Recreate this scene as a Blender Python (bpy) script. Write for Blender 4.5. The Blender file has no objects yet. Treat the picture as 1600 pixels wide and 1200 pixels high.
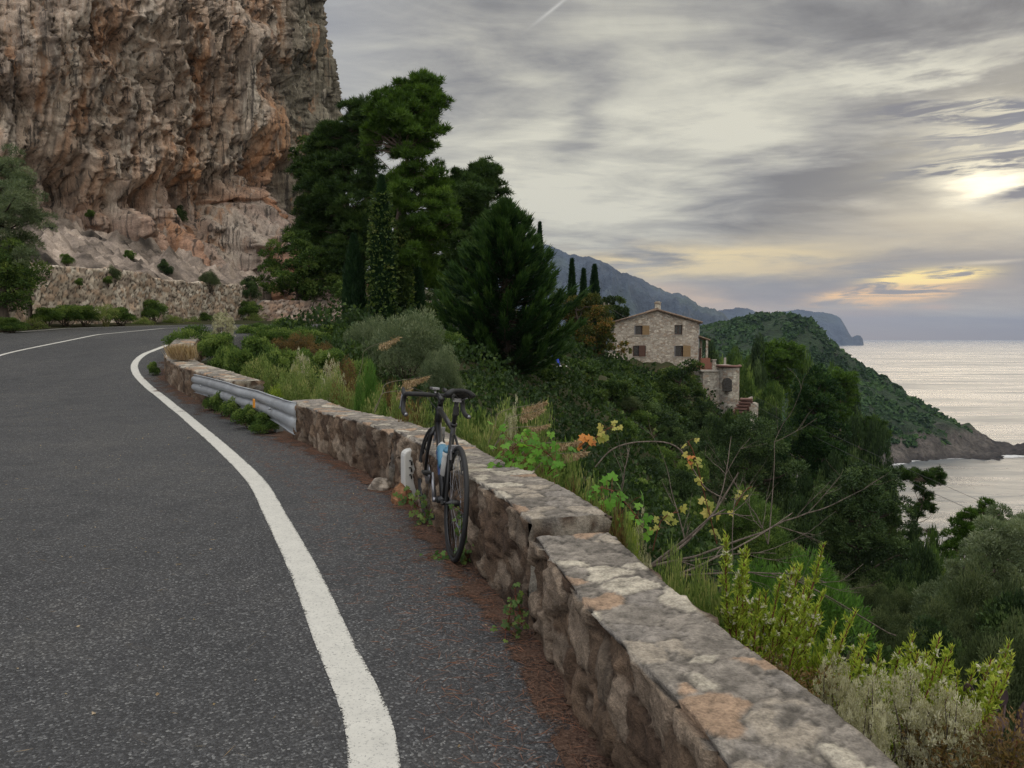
import bpy, math, random
import numpy as np
from mathutils import Vector, Matrix
R = math.radians
S = bpy.context.scene
# ------------------------------------------------------------------ camera
F = 1202.0                       # focal length in pixels of a 1600 px wide frame
CAM = np.array([0.0, 0.0, 1.3])
PITCH = -math.atan(73 / F)
cd = bpy.data.cameras.new("camera"); cam = bpy.data.objects.new("camera", cd)
S.collection.objects.link(cam); S.camera = cam
cam.location = CAM; cam.rotation_euler = (R(90) + PITCH, 0, 0)
cd.sensor_width = 36; cd.lens = F / 1600 * 36; cd.clip_start = .05; cd.clip_end = 90000
# ------------------------------------------------------------------ render settings
S.view_settings.view_transform = 'Standard'; S.view_settings.look = 'None'
S.view_settings.exposure = 0; S.view_settings.gamma = 1
S.cycles.use_denoising = True; S.cycles.denoising_prefilter = 'NONE'
S.cycles.max_bounces = 5; S.cycles.diffuse_bounces = 2; S.cycles.glossy_bounces = 2
S.cycles.transmission_bounces = 3; S.cycles.transparent_max_bounces = 6; S.cycles.volume_bounces = 0
S.cycles.use_adaptive_sampling = True; S.cycles.adaptive_threshold = .008
S.cycles.caustics_reflective = False; S.cycles.caustics_refractive = False
# ------------------------------------------------------------------ node helper
class NT:
    def __init__(s, nt): s.nt = nt; s.nt.nodes.clear()
    def n(s, t, ins=None, **kw):
        nd = s.nt.nodes.new(t)
        for k, v in kw.items(): setattr(nd, k, v)
        if ins:
            for k, v in ins.items(): s.put(nd.inputs[k], v)
        return nd
    def put(s, sock, v):
        if isinstance(v, bpy.types.NodeSocket): s.nt.links.new(v, sock)
        elif isinstance(v, bpy.types.Node): s.nt.links.new(v.outputs[0], sock)
        elif isinstance(v, (tuple, list)):
            sock.default_value = tuple(v) + (1,) if (len(v) == 3 and sock.type == 'RGBA') else tuple(v)
        else: sock.default_value = v
    def m(s, op, a, b=None, c=None, clamp=False):
        nd = s.nt.nodes.new('ShaderNodeMath'); nd.operation = op; nd.use_clamp = clamp
        for i, v in enumerate((a, b, c)):
            if v is not None: s.put(nd.inputs[i], v)
        return nd.outputs[0]
    def mix(s, f, a, b, blend='MIX'):
        nd = s.nt.nodes.new('ShaderNodeMix'); nd.data_type = 'RGBA'; nd.blend_type = blend
        s.put(nd.inputs[0], f); s.put(nd.inputs[6], a); s.put(nd.inputs[7], b)
        return nd.outputs[2]
    def ramp(s, f, stops, interp='LINEAR'):
        nd = s.nt.nodes.new('ShaderNodeValToRGB'); nd.color_ramp.interpolation = interp
        el = nd.color_ramp.elements
        while len(el) < len(stops): el.new(.5)
        for e, (p, c) in zip(el, stops):
            e.position = p; e.color = (tuple(c) + (1,)) if isinstance(c, (tuple, list)) else (c, c, c, 1)
        s.put(nd.inputs[0], f); return nd.outputs[0]
    def noise(s, vec, scale, detail=4, rough=.55, dist=0):
        return s.n('ShaderNodeTexNoise', {'Vector': vec, 'Scale': scale, 'Detail': detail, 'Roughness': rough, 'Distortion': dist}).outputs[0]
    def vmul(s, vec, v):
        nd = s.nt.nodes.new('ShaderNodeVectorMath'); nd.operation = 'MULTIPLY'
        s.put(nd.inputs[0], vec); s.put(nd.inputs[1], v); return nd.outputs[0]
    def sm(s, x, a, b):          # smoothstep
        nd = s.nt.nodes.new('ShaderNodeMapRange'); nd.interpolation_type = 'SMOOTHSTEP'
        s.put(nd.inputs[0], x); nd.inputs[1].default_value = a; nd.inputs[2].default_value = b
        return nd.outputs[0]
# ------------------------------------------------------------------ sky
SUN_AZ, SUN_EL = R(33.5), R(10)
def build_world():
    w = bpy.data.worlds.new("World"); S.world = w; w.use_nodes = True
    w.cycles.sampling_method = 'MANUAL'; w.cycles.sample_map_resolution = 512
    N = NT(w.node_tree)
    d = N.n('ShaderNodeTexCoord').outputs['Generated']
    sx = N.n('ShaderNodeSeparateXYZ', {0: d})
    x, y, z = sx.outputs
    D2 = 57.29578
    az = N.m('MULTIPLY', N.m('ARCTAN2', x, y), D2)
    el = N.m('MULTIPLY', N.m('ARCSINE', z), D2)
    zz = N.m('ADD', N.m('MAXIMUM', z, 0), .16)
    pv = N.n('ShaderNodeCombineXYZ', {0: N.m('DIVIDE', x, zz), 1: N.m('DIVIDE', y, zz), 2: 0}).outputs[0]
    # angular coordinates, stretched along the horizon, for the low banks
    av = N.n('ShaderNodeCombineXYZ', {0: N.m('MULTIPLY', az, .055), 1: N.m('MULTIPLY', el, .30), 2: 0}).outputs[0]
    rot = N.n('ShaderNodeMapping', {'Vector': pv, 'Rotation': (0, 0, R(28)), 'Scale': (.55, 1.25, 1)}).outputs[0]
    n1 = N.noise(rot, 1.05, 6, .52, .7)
    n2 = N.noise(N.vmul(pv, (.8, 1.6, 1)), 1.7, 5, .6, 1.2)
    n3 = N.noise(av, 1.6, 6, .6, .5)
    n4 = N.noise(N.vmul(av, (1.4, 2.2, 1)), 2.3, 7, .62, .7)
    w1 = N.m('SUBTRACT', N.noise(av, 2.4, 4, .6), .5)
    w2 = N.m('SUBTRACT', N.noise(N.vmul(av, (1, 1, 1)), 3.1, 5, .6, .2), .5)
    def blob(a0, e0, sa, se, ang=0, warp=1.0, sharp=1.0):
        u = N.m('SUBTRACT', N.m('ADD', az, N.m('MULTIPLY', w1, 9 * warp)), a0)
        v = N.m('SUBTRACT', N.m('ADD', el, N.m('MULTIPLY', w2, 4.5 * warp)), e0)
        c, s_ = math.cos(R(ang)), math.sin(R(ang))
        uu = N.m('ADD', N.m('MULTIPLY', u, c / sa), N.m('MULTIPLY', v, s_ / sa))
        vv = N.m('ADD', N.m('MULTIPLY', u, -s_ / se), N.m('MULTIPLY', v, c / se))
        q = N.m('ADD', N.m('MULTIPLY', uu, uu), N.m('MULTIPLY', vv, vv))
        return N.m('EXPONENT', N.m('MULTIPLY', q, -sharp))
    # cirrostratus veil
    n5 = N.noise(rot, 3.2, 7, .62, 1.5)
    t = N.m('ADD', N.m('MULTIPLY', n1, .48), N.m('ADD', N.m('MULTIPLY', n2, .30), N.m('MULTIPLY', n5, .22)))
    for b, k in SKY_SHADE:
        t = N.m('ADD', t, N.m('MULTIPLY', blob(*b), k))
    t = N.m('ADD', N.m('MULTIPLY', N.m('SUBTRACT', t, .5), 2.9), .575)
    col = N.ramp(t, [(.15, (.19, .185, .185)), (.36, (.285, .278, .268)), (.52, (.41, .395, .36)), (.68, (.56, .54, .46)), (.90, (.76, .73, .60))])
    # bluer towards the left / north-east
    lft = N.m('MULTIPLY', N.sm(az, 0, -22), .75)
    col = N.mix(lft, col, (.42, .435, .48))
    # warm bright bands low in the west
    for b, c, k, nn in SKY_GLOW:
        f = N.m('MULTIPLY', blob(*b), k, clamp=True)
        if nn == 1: f = N.m('MULTIPLY', f, N.sm(n4, .40, .60))
        if nn == 2: f = N.m('MULTIPLY', f, N.sm(n3, .38, .58))
        col = N.mix(f, col, c)
    for b, c, k, nn in SKY_DARK:
        f = N.m('MULTIPLY', blob(*b), k, clamp=True)
        if nn == 1: f = N.m('MULTIPLY', f, N.sm(n4, .42, .56))
        if nn == 2: f = N.m('MULTIPLY', f, N.sm(n3, .36, .52))
        col = N.mix(f, col, c)
    for b, c, k, nn in SKY_TOP:
        f = N.m('MULTIPLY', blob(*b), k, clamp=True)
        if nn == 1: f = N.m('MULTIPLY', f, N.sm(n4, .40, .55))
        col = N.mix(f, col, c)
    # haze at the horizon
    hz = N.m('EXPONENT', N.m('MULTIPLY', N.m('ABSOLUTE', el), -.8))
    hcol = N.mix(N.sm(az, 14, 36), (.88, .60, .36), (.56, .45, .35))
    col = N.mix(N.m('MULTIPLY', hz, .85), col, hcol)
    # unseen sky overhead and behind boosted, added fill light for the foreground
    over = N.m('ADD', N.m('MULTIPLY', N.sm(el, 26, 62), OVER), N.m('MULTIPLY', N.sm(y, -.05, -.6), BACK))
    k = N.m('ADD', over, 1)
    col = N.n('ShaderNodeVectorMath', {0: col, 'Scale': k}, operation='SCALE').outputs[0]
    sky = N.n('ShaderNodeTexSky', sky_type='NISHITA')
    sky.sun_disc = False; sky.sun_elevation = SUN_EL; sky.sun_rotation = SUN_AZ
    bg1 = N.n('ShaderNodeBackground', {'Color': sky.outputs[0], 'Strength': .05})
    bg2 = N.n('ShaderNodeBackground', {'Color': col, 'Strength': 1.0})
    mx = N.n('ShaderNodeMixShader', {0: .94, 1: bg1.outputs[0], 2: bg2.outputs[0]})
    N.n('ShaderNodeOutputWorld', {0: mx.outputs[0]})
# (azimuth, elevation, width, height, tilt, warp) in degrees
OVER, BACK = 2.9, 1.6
SKY_SHADE = [((5, 15, 1.6, 4, -25, .6), -.10), ((24, 10.8, 7, 1.9, 4, 1), -.19), ((13, 9.5, 7, 1.6, -8, 1), -.07),
             ((2, 18, 7, 2.5, -10, 1), .05), ((15, 14, 9, 2.2, 12, 1), .12), ((9, 9.0, 8, 2.0, 0, 1), .08),
             ((4, 13, 2.5, 3, 0, .5), .05), ((29, 15.5, 7, 1.0, 5, 1.2), -.12), ((-9, 20, 10, 6, 0, 1), .03), ((30, 20, 12, 2, 0, 1), -.10),
             ((28, 16.8, 6, .8, 0, 1), .12), ((8, 5.5, 12, 1.2, 6, .6), -.06)]
SKY_GLOW = [((29, 7.0, 8, 1.8, 0, .5), (.70, .60, .42), .75, 0), ((15, 5.3, 11, 1.1, 0, .4), (1.0, .80, .43), 1.5, 2), ((9, 3.2, 9, .8, -8, .3), (1.0, .70, .42), 1.5, 0),
            ((33, 11.3, 6, 3.6, 0, .7), (.92, .84, .62), .9, 0), ((31.3, 9.3, 1.9, 1.0, 0, .6), (1.7, 1.55, 1.15), 1.3, 0),
            ((22, 4.8, 5, .8, 3, .3), (.92, .72, .40), .9, 1)]
SKY_DARK = [((32, 4.2, 13, 1.9, 0, .6), (.20, .215, .25), .9, 0), ((22, 3.2, 9, .9, 0, .7), (.225, .24, .28), .9, 0),
            ((33.5, 13.2, 4.5, .7, -8, .7), (.20, .21, .245), 1.8, 1), ((31.5, 10.9, 4.5, .55, 5, .8), (.19, .20, .23), 1.9, 1), ((27.5, 14.3, 3.2, .5, 0, .7), (.22, .22, .24), 1.5, 1),
            ((33.5, 8.8, 2.6, .45, 8, .5), (.19, .20, .24), 1.3, 0), ((29, 12.4, 3, .45, 0, .6), (.26, .26, .28), 1.0, 1),
            ((33, 12.1, 5, 1.2, 0, .8), (.24, .25, .29), .8, 1)]
SKY_TOP = [((28.3, 3.9, 2.6, .42, 2, .2), (1.5, 1.15, .38), 2.6, 1), ((25.6, 2.75, 3.4, .5, 4, .35), (1.4, .85, .34), 2.6, 1),
           ((28.5, 1.95, 1.0, .22, 0, .2), (.85, .58, .40), .9, 0), ((31.5, 4.7, 2, .12, 2, .1), (.75, .66, .5), .8, 0),
           ((24.5, 1.5, 3, .5, 0, .3), (.62, .47, .38), .8, 0), ((3.0, 22.5, 1.5, .10, 33, .0), (.66, .645, .60), .75, 0)]
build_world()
sl = bpy.data.lights.new("sun", 'SUN'); sun = bpy.data.objects.new("sun", sl); S.collection.objects.link(sun)
sl.energy = .55; sl.angle = R(34); sl.color = (1.0, .84, .64)
sd = Vector((math.sin(SUN_AZ) * math.cos(SUN_EL), math.cos(SUN_AZ) * math.cos(SUN_EL), math.sin(SUN_EL)))
sun.rotation_euler = sd.to_track_quat('Z', 'Y').to_euler()
# ------------------------------------------------------------------ geometry helpers
FW = np.array([0, math.cos(PITCH), math.sin(PITCH)]); UP = np.array([0, -math.sin(PITCH), math.cos(PITCH)])
def at(px, py, Y):
    """world point seen at photo pixel (px,py) lying Y metres out"""
    d = FW + UP * ((600 - py) / F); d[0] = (px - 800) / F
    return CAM + d * (Y / d[1])
_rg = np.random.default_rng(7)
_perm = np.concatenate([_rg.permutation(256)] * 3)
_g = _rg.normal(size=(256, 3)); _g /= np.linalg.norm(_g, axis=1)[:, None]
def pn(P, seed=0):
    P = np.asarray(P, float) + seed * 17.31
    i = np.floor(P).astype(np.int64); f = P - i; i &= 255
    u = f * f * f * (f * (f * 6 - 15) + 10); out = np.zeros(len(P))
    for a in (0, 1):
        for b in (0, 1):
            for c in (0, 1):
                h = _perm[_perm[_perm[(i[:, 0] + a) & 255] + ((i[:, 1] + b) & 255)] + ((i[:, 2] + c) & 255)]
                g = _g[h]
                v = g[:, 0] * (f[:, 0] - a) + g[:, 1] * (f[:, 1] - b) + g[:, 2] * (f[:, 2] - c)
                wx = u[:, 0] if a else 1 - u[:, 0]; wy = u[:, 1] if b else 1 - u[:, 1]; wz = u[:, 2] if c else 1 - u[:, 2]
                out += v * wx * wy * wz
    return out * 1.6
def fbm(P, o=4, seed=0, gain=.5):
    s = np.zeros(len(P)); a = 1.0; P = np.asarray(P, float)
    for k in range(o):
        s += a * pn(P * 2 ** k, seed + k * 3); a *= gain
    return s
def worley(P, seed=0):
    i = np.floor(P).astype(np.int64); f1 = np.full(len(P), 9.); f2 = np.full(len(P), 9.); idn = np.zeros(len(P), np.int64)
    for a in (-1, 0, 1):
        for b in (-1, 0, 1):
            for c in (-1, 0, 1):
                q = i + np.array([a, b, c])
                h = _perm[_perm[_perm[(q[:, 0] + seed) & 255] + (q[:, 1] & 255)] + (q[:, 2] & 255)]
                pt = q + .5 + _g[h] * .42
                d = np.linalg.norm(P - pt, axis=1)
                m = d < f1
                f2 = np.where(m, f1, np.minimum(f2, d)); f1 = np.where(m, d, f1); idn = np.where(m, h, idn)
    return f1, f2, idn
_rt = _rg.random((256, 4))
def mesh_np(name, V, Q, mat, parent=None, smooth=False, attrs=None, col=None):
    """V (n,3); Q int array (m,3|4) -> linked object"""
    V = np.ascontiguousarray(V, np.float32); Q = np.ascontiguousarray(Q, np.int32)
    me = bpy.data.meshes.new(name); k = Q.shape[1]
    me.vertices.add(len(V)); me.vertices.foreach_set('co', V.ravel())
    me.loops.add(Q.size); me.loops.foreach_set('vertex_index', Q.ravel())
    me.polygons.add(len(Q)); me.polygons.foreach_set('loop_start', np.arange(0, Q.size, k, dtype=np.int32))
    me.polygons.foreach_set('use_smooth', np.full(len(Q), smooth))
    if attrs:
        for kk, a in attrs.items():
            at_ = me.attributes.new(kk, 'FLOAT', 'POINT'); at_.data.foreach_set('value', np.ascontiguousarray(a, np.float32))
    if col is not None:
        c4 = np.ones((len(V), 4), np.float32); c4[:, :3] = col
        at_ = me.attributes.new('col', 'FLOAT_COLOR', 'POINT'); at_.data.foreach_set('color', c4.ravel())
    me.update(calc_edges=True); me.validate()
    if mat: me.materials.append(mat)
    o = bpy.data.objects.new(name, me); S.collection.objects.link(o)
    if parent: o.parent = parent
    return o
class MB:
    """collects polygons of any size"""
    def __init__(s): s.v = []; s.f = []; s.sm = []
    def add(s, vs, fs, smooth=False):
        o = len(s.v); s.v += [tuple(map(float, p)) for p in vs]
        s.f += [[i + o for i in f] for f in fs]; s.sm += [smooth] * len(fs)
    def box(s, c, size, rz=0, rx=0, M=None, jit=0):
        hx, hy, hz = size[0] / 2, size[1] / 2, size[2] / 2
        b = min(hx, hy, hz) * .12
        A = Matrix.Translation(c) @ Matrix.Rotation(rz, 4, 'Z') @ Matrix.Rotation(rx, 4, 'X')
        if M is not None: A = M @ A
        vs = []
        for sz in (-1, 1):
            for (ix, iy) in ((-1, -1), (1, -1), (1, 1), (-1, 1)):
                vs.append(A @ Vector((ix * hx + random.uniform(-jit, jit), iy * hy + random.uniform(-jit, jit), sz * hz + random.uniform(-jit, jit))))
        s.add(vs, [(3, 2, 1, 0), (4, 5, 6, 7), (0, 1, 5, 4), (1, 2, 6, 5), (2, 3, 7, 6), (3, 0, 4, 7)])
    def tube(s, pts, r, n=8, cap=True, M=None):
        pts = [Vector(p) for p in pts]
        rs = r if isinstance(r, (list, tuple)) else [r] * len(pts)
        o = []; prev = None
        for i, p in enumerate(pts):
            t = (pts[min(i + 1, len(pts) - 1)] - pts[max(i - 1, 0)]).normalized()
            if prev is None:
                a = t.orthogonal().normalized()
            else:
                a = (prev - t * prev.dot(t)).normalized()
            prev = a; b = t.cross(a)
            for k in range(n):
                an = 2 * math.pi * k / n
                q = p + (a * math.cos(an) + b * math.sin(an)) * rs[i]
                o.append(M @ q if M is not None else q)
        fs = []
        for i in range(len(pts) - 1):
            for k in range(n):
                fs.append((i * n + k, i * n + (k + 1) % n, (i + 1) * n + (k + 1) % n, (i + 1) * n + k))
        if cap:
            fs.append(tuple(range(n - 1, -1, -1))); fs.append(tuple((len(pts) - 1) * n + k for k in range(n)))
        s.add(o, fs, True)
    def ring(s, c, rad, r, axis='X', n=48, m=8, a0=0, a1=2 * math.pi, flat=1.0):
        """torus round the given axis"""
        vs = []; full = abs(a1 - a0 - 2 * math.pi) < 1e-6
        cnt = n if full else n + 1
        for i in range(cnt):
            A = a0 + (a1 - a0) * i / n
            for k in range(m):
                B = 2 * math.pi * k / m
                rr = rad + r * math.cos(B); h = r * math.sin(B) * flat
                vs.append((c[0] + h, c[1] + rr * math.cos(A), c[2] + rr * math.sin(A)))
        fs = []
        for i in range(n):
            j = (i + 1) % cnt
            for k in range(m):
                fs.append((i * m + k, i * m + (k + 1) % m, j * m + (k + 1) % m, j * m + k))
        s.add(vs, fs, True)
    def build(s, name, mat, parent=None, bevel=0):
        me = bpy.data.meshes.new(name); me.from_pydata(s.v, [], s.f); me.update()
        me.polygons.foreach_set('use_smooth', s.sm)
        if mat: me.materials.append(mat)
        o = bpy.data.objects.new(name, me); S.collection.objects.link(o)
        if parent: o.parent = parent
        if bevel:
            md = o.modifiers.new('bevel', 'BEVEL'); md.width = bevel; md.segments = 2; md.limit_method = 'ANGLE'
        return o
def tag(o, label=None, cat=None, group=None, kind=None):
    if label: o['label'] = label
    if cat: o['category'] = cat
    if group: o['group'] = group
    if kind: o['kind'] = kind
    return o
def empty(name, loc=(0, 0, 0), label=None, cat=None, group=None, rz=0):
    o = bpy.data.objects.new(name, None); S.collection.objects.link(o)
    o.location = tuple(float(v) for v in loc); o.rotation_euler = (0, 0, rz); o.empty_display_size = .2
    return tag(o, label, cat, group)
def dup(root, loc, rz=0, sc=(1, 1, 1), label=None, group=None):
    r = root.copy(); S.collection.objects.link(r)
    r.location = tuple(float(v) for v in loc); r.rotation_euler = (0, 0, rz); r.scale = sc
    if label: r['label'] = label
    if group: r['group'] = group
    for ch in root.children:
        c = ch.copy(); S.collection.objects.link(c); c.parent = r
        for g in ch.children:
            e = g.copy(); S.collection.objects.link(e); e.parent = c
    return r
def grid_faces(nu, nv):
    """nu x nv vertices, row-major with v fastest"""
    a = np.arange((nu - 1) * nv).reshape(nu - 1, nv)[:, :-1].ravel()
    return np.stack([a, a + nv, a + nv + 1, a + 1], 1)
def polyline(pts, step):
    """smooth (Catmull-Rom) resampling of a polyline at about step"""
    P = np.array(pts, float); n = len(P); out = []
    for i in range(n - 1):
        p0, p1, p2, p3 = P[max(i - 1, 0)], P[i], P[i + 1], P[min(i + 2, n - 1)]
        L = np.linalg.norm(p2 - p1); k = max(2, int(L / step))
        t = np.linspace(0, 1, k, endpoint=False)[:, None]
        out.append(.5 * ((2 * p1) + (-p0 + p2) * t + (2 * p0 - 5 * p1 + 4 * p2 - p3) * t ** 2 + (-p0 + 3 * p1 - 3 * p2 + p3) * t ** 3))
    out.append(P[-1:]); Q = np.concatenate(out)
    s = np.concatenate([[0], np.cumsum(np.linalg.norm(np.diff(Q, axis=0), axis=1))])
    ns = max(2, int(s[-1] / step) + 1); ss = np.linspace(0, s[-1], ns)
    return np.stack([np.interp(ss, s, Q[:, k]) for k in range(P.shape[1])], 1), ss
def normals2(P):
    T = np.gradient(P[:, :2], axis=0); T /= np.linalg.norm(T, axis=1)[:, None]
    return np.stack([T[:, 1], -T[:, 0]], 1)          # to the right of travel
class TPS:
    def __init__(s, pts):
        P = np.array(pts, float); s.c = P[:, :2]; n = len(P)
        K = s.k(s.c, s.c) + np.eye(n) * .02 * 1
        A = np.zeros((n + 3, n + 3)); A[:n, :n] = K; A[:n, n] = 1; A[:n, n + 1:] = s.c; A[n, :n] = 1; A[n + 1:, :n] = s.c.T
        b = np.zeros(n + 3); b[:n] = P[:, 2]; s.w = np.linalg.solve(A, b)
    def k(s, a, b):
        r2 = ((a[:, None] - b[None]) ** 2).sum(2) + 1e-9
        return .5 * r2 * np.log(r2) * .01
    def __call__(s, x, y):
        q = np.stack([np.ravel(x), np.ravel(y)], 1).astype(float); out = []
        for i in range(0, len(q), 20000):
            c = q[i:i + 20000]; out.append(s.k(c, s.c) @ s.w[:-3] + s.w[-3] + c @ s.w[-2:])
        return np.concatenate(out)
# ------------------------------------------------------------------ materials
def newmat(name):
    m = bpy.data.materials.new(name); m.use_nodes = True
    return m, NT(m.node_tree)
def pbsdf(N, col, rough=.8, metal=0, bump=None, bs=.3, bd=.01, spec=.5, **kw):
    ins = {'Base Color': col, 'Roughness': rough, 'Metallic': metal, 'Specular IOR Level': spec}
    ins.update(kw)
    if bump is not None:
        ins['Normal'] = N.n('ShaderNodeBump', {'Strength': bs, 'Distance': bd, 'Height': bump}).outputs[0]
    b = N.n('ShaderNodeBsdfPrincipled', ins); return b
def out(N, sh): N.n('ShaderNodeOutputMaterial', {0: sh.outputs[0] if hasattr(sh, 'outputs') else sh})
def plain(name, col, rough=.5, metal=0, var=.15, scale=30, spec=.5, coat=0):
    m, N = newmat(name); v = N.n('ShaderNodeTexCoord').outputs['Object']
    n = N.noise(v, scale, 4, .6)
    c = N.mix(n, tuple(x * (1 - var) for x in col), tuple(min(1, x * (1 + var)) for x in col))
    out(N, pbsdf(N, c, N.m('ADD', N.m('MULTIPLY', n, .2), rough - .1), metal, n, .08, .004, spec, **{'Coat Weight': coat})); return m
def asphalt():
    m, N = newmat('asphalt'); v = N.n('ShaderNodeTexCoord').outputs['Object']
    vo = N.n('ShaderNodeTexVoronoi', {'Vector': v, 'Scale': 115, 'Randomness': 1})
    cr = N.n('ShaderNodeSeparateColor', {0: vo.outputs['Color']})
    c = N.ramp(cr.outputs[0], [(0, (.018, .018, .019)), (.45, (.036, .036, .038)), (.8, (.082, .082, .083)), (.92, (.145, .145, .145)), (1, (.28, .28, .27))])
    c = N.mix(.35, c, N.ramp(N.noise(v, 210, 3, .7), [(.3, .02), (.7, .12)]))
    big = N.noise(v, .35, 5, .6, .4); mid = N.noise(v, 3.0, 4, .6)
    c = N.mix(1, c, N.ramp(N.m('ADD', N.m('MULTIPLY', big, .6), N.m('MULTIPLY', mid, .4)), [(.3, (.66, .67, .70)), (.5, (.98, .98, 1.0)), (.7, (1.34, 1.30, 1.24))]), 'MULTIPLY')
    vc = N.n('ShaderNodeVectorMath', {0: v, 1: N.vmul(N.n('ShaderNodeTexNoise', {'Vector': v, 'Scale': 1.6, 'Detail': 5.}).outputs[1], (1.1, 1.1, 0))}, operation='ADD').outputs[0]
    ce = N.n('ShaderNodeTexVoronoi', {'Vector': vc, 'Scale': .33}, feature='DISTANCE_TO_EDGE').outputs[0]
    st = N.noise(N.vmul(v, (.9, .9, 1)), 1.3, 6, .7, 2.0)
    c = N.mix(N.m('MULTIPLY', N.sm(st, .60, .72), .35), c, (.115, .105, .095))
    tt = N.n('ShaderNodeAttribute', attribute_name='t').outputs['Fac']; wk = None
    for t0 in (.13, .33, .60, .79):
        q = N.m('DIVIDE', N.m('SUBTRACT', tt, t0), .045); g_ = N.m('EXPONENT', N.m('MULTIPLY', N.m('MULTIPLY', q, q), -1)); wk = g_ if wk is None else N.m('ADD', wk, g_)
    c = N.mix(N.m('MULTIPLY', N.m('MULTIPLY', wk, N.noise(v, .8, 4)), .45), c, (.095, .093, .09))
    h = N.m('SUBTRACT', N.m('MULTIPLY', cr.outputs[1], .6), vo.outputs['Distance'])
    out(N, pbsdf(N, c, .82, 0, h, .9, .006, .35)); return m
def paint():
    m, N = newmat('road_paint'); tc = N.n('ShaderNodeTexCoord').outputs['Object']
    uvt = N.n('ShaderNodeAttribute', attribute_name='t').outputs['Fac']      # 0..1 across the line
    e = N.m('SUBTRACT', .5, N.m('ABSOLUTE', N.m('SUBTRACT', uvt, .5)))       # 0 at the edges
    n = N.noise(tc, 95, 4, .75); b = N.noise(tc, 4, 4, .6)
    wear = N.m('ADD', N.m('MULTIPLY', e, 2.6), N.m('ADD', N.m('MULTIPLY', N.m('SUBTRACT', n, .5), 1.5), N.m('MULTIPLY', N.m('SUBTRACT', b, .5), .7)))
    mask = N.sm(wear, -.1, .12)
    c = N.mix(N.noise(tc, 9, 6, .7), (.40, .39, .36), (.68, .66, .60))
    c = N.mix(N.m('MULTIPLY', N.sm(N.noise(tc, 85, 3, .85), .54, .68), .75), c, (.14, .14, .14))
    p = pbsdf(N, c, .75, 0, n, .25, .003, .35)
    tr = N.n('ShaderNodeBsdfTransparent')
    out(N, N.n('ShaderNodeMixShader', {0: mask, 1: tr.outputs[0], 2: p.outputs[0]})); return m
def colattr(name, rough=.88, nscale=14, bs=.5, bd=.02, amp=.35, fine=60, spec=.3):
    """surface whose own colour comes from the mesh, with fine grain"""
    m, N = newmat(name); v = N.n('ShaderNodeTexCoord').outputs['Object']
    a = N.n('ShaderNodeAttribute', attribute_name='col').outputs['Color']
    n1 = N.noise(v, nscale, 7, .68); n2 = N.noise(v, fine, 4, .65)
    h = N.m('ADD', N.m('MULTIPLY', n1, .55), N.m('MULTIPLY', n2, .45))
    k = N.ramp(h, [(.38, 1 - amp), (.5, 1.0), (.61, 1 + amp)])
    c = N.mix(1, a, k, 'MULTIPLY')
    out(N, pbsdf(N, c, rough, 0, h, bs, bd, spec)); return m
def cliffmat():
    m, N = newmat('limestone_cliff'); v = N.n('ShaderNodeTexCoord').outputs['Object']
    a = N.n('ShaderNodeAttribute', attribute_name='col').outputs['Color']
    n1 = N.noise(v, 1.6, 8, .72, .3); st = N.noise(N.vmul(v, (1, 1, .22)), 4.5, 6, .7, .4); n3 = N.noise(v, 9, 5, .7)
    h = N.m('ADD', N.m('MULTIPLY', n1, .45), N.m('ADD', N.m('MULTIPLY', st, .35), N.m('MULTIPLY', n3, .2)))
    c = N.mix(1, a, N.ramp(h, [(.37, .48), (.47, .92), (.54, 1.16), (.64, 1.65)]), 'MULTIPLY')
    s1 = N.noise(N.vmul(v, (1, 1, .08)), 1.1, 7, .70, .5); s2 = N.noise(N.vmul(v, (1, 1, .07)), 2.6, 6, .7, .4); s3 = N.noise(N.vmul(v, (1, 1, .3)), .55, 6, .7, .4)
    c = N.mix(N.m('MULTIPLY', N.sm(s1, .55, .66), .70), c, (.66, .58, .50))
    c = N.mix(N.m('MULTIPLY', N.sm(s3, .53, .66), .65), c, N.mix(N.noise(v, 3, 4, .7), (.56, .29, .15), (.38, .19, .10)))
    c = N.mix(N.m('MULTIPLY', N.sm(s2, .53, .62), .85), c, (.065, .058, .055))
    out(N, pbsdf(N, c, .9, 0, h, 1.0, .35, .2)); return m
def leafmat(name, stops, trans=.35, rough=.6, patch=1.2, tint=None, spec=.25):
    m, N = newmat(name); v = N.n('ShaderNodeTexCoord').outputs['Object']
    r = N.n('ShaderNodeAttribute', attribute_name='r').outputs['Fac']
    n = N.noise(v, patch, 3, .6)
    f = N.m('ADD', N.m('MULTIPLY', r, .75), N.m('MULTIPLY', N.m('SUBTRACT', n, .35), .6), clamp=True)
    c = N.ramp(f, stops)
    p = pbsdf(N, c, rough, 0, spec=spec)
    t = N.n('ShaderNodeBsdfTranslucent', {'Color': N.mix(1, c, (1.2, 1.25, .6), 'MULTIPLY')})
    out(N, N.n('ShaderNodeMixShader', {0: trans, 1: p.outputs[0], 2: t.outputs[0]})); return m
def bark(name, c1, c2, sc=8):
    m, N = newmat(name); v = N.n('ShaderNodeTexCoord').outputs['Object']
    n = N.noise(N.vmul(v, (1, 1, .25)), sc, 6, .7, .5)
    out(N, pbsdf(N, N.ramp(n, [(.35, c1), (.65, c2)]), .9, 0, n, .8, .03, .2)); return m
def soil():
    m, N = newmat('hillside_soil'); v = N.n('ShaderNodeTexCoord').outputs['Object']
    n = N.noise(v, .7, 8, .7, .5); n2 = N.noise(v, 8, 5, .7)
    c = N.ramp(n, [(.3, (.02, .035, .012)), (.5, (.03, .04, .016)), (.68, (.06, .05, .028))])
    c = N.mix(N.m('MULTIPLY', n2, .5), c, (.075, .055, .032))
    out(N, pbsdf(N, c, .95, 0, n2, .9, .06, .15)); return m
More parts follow.
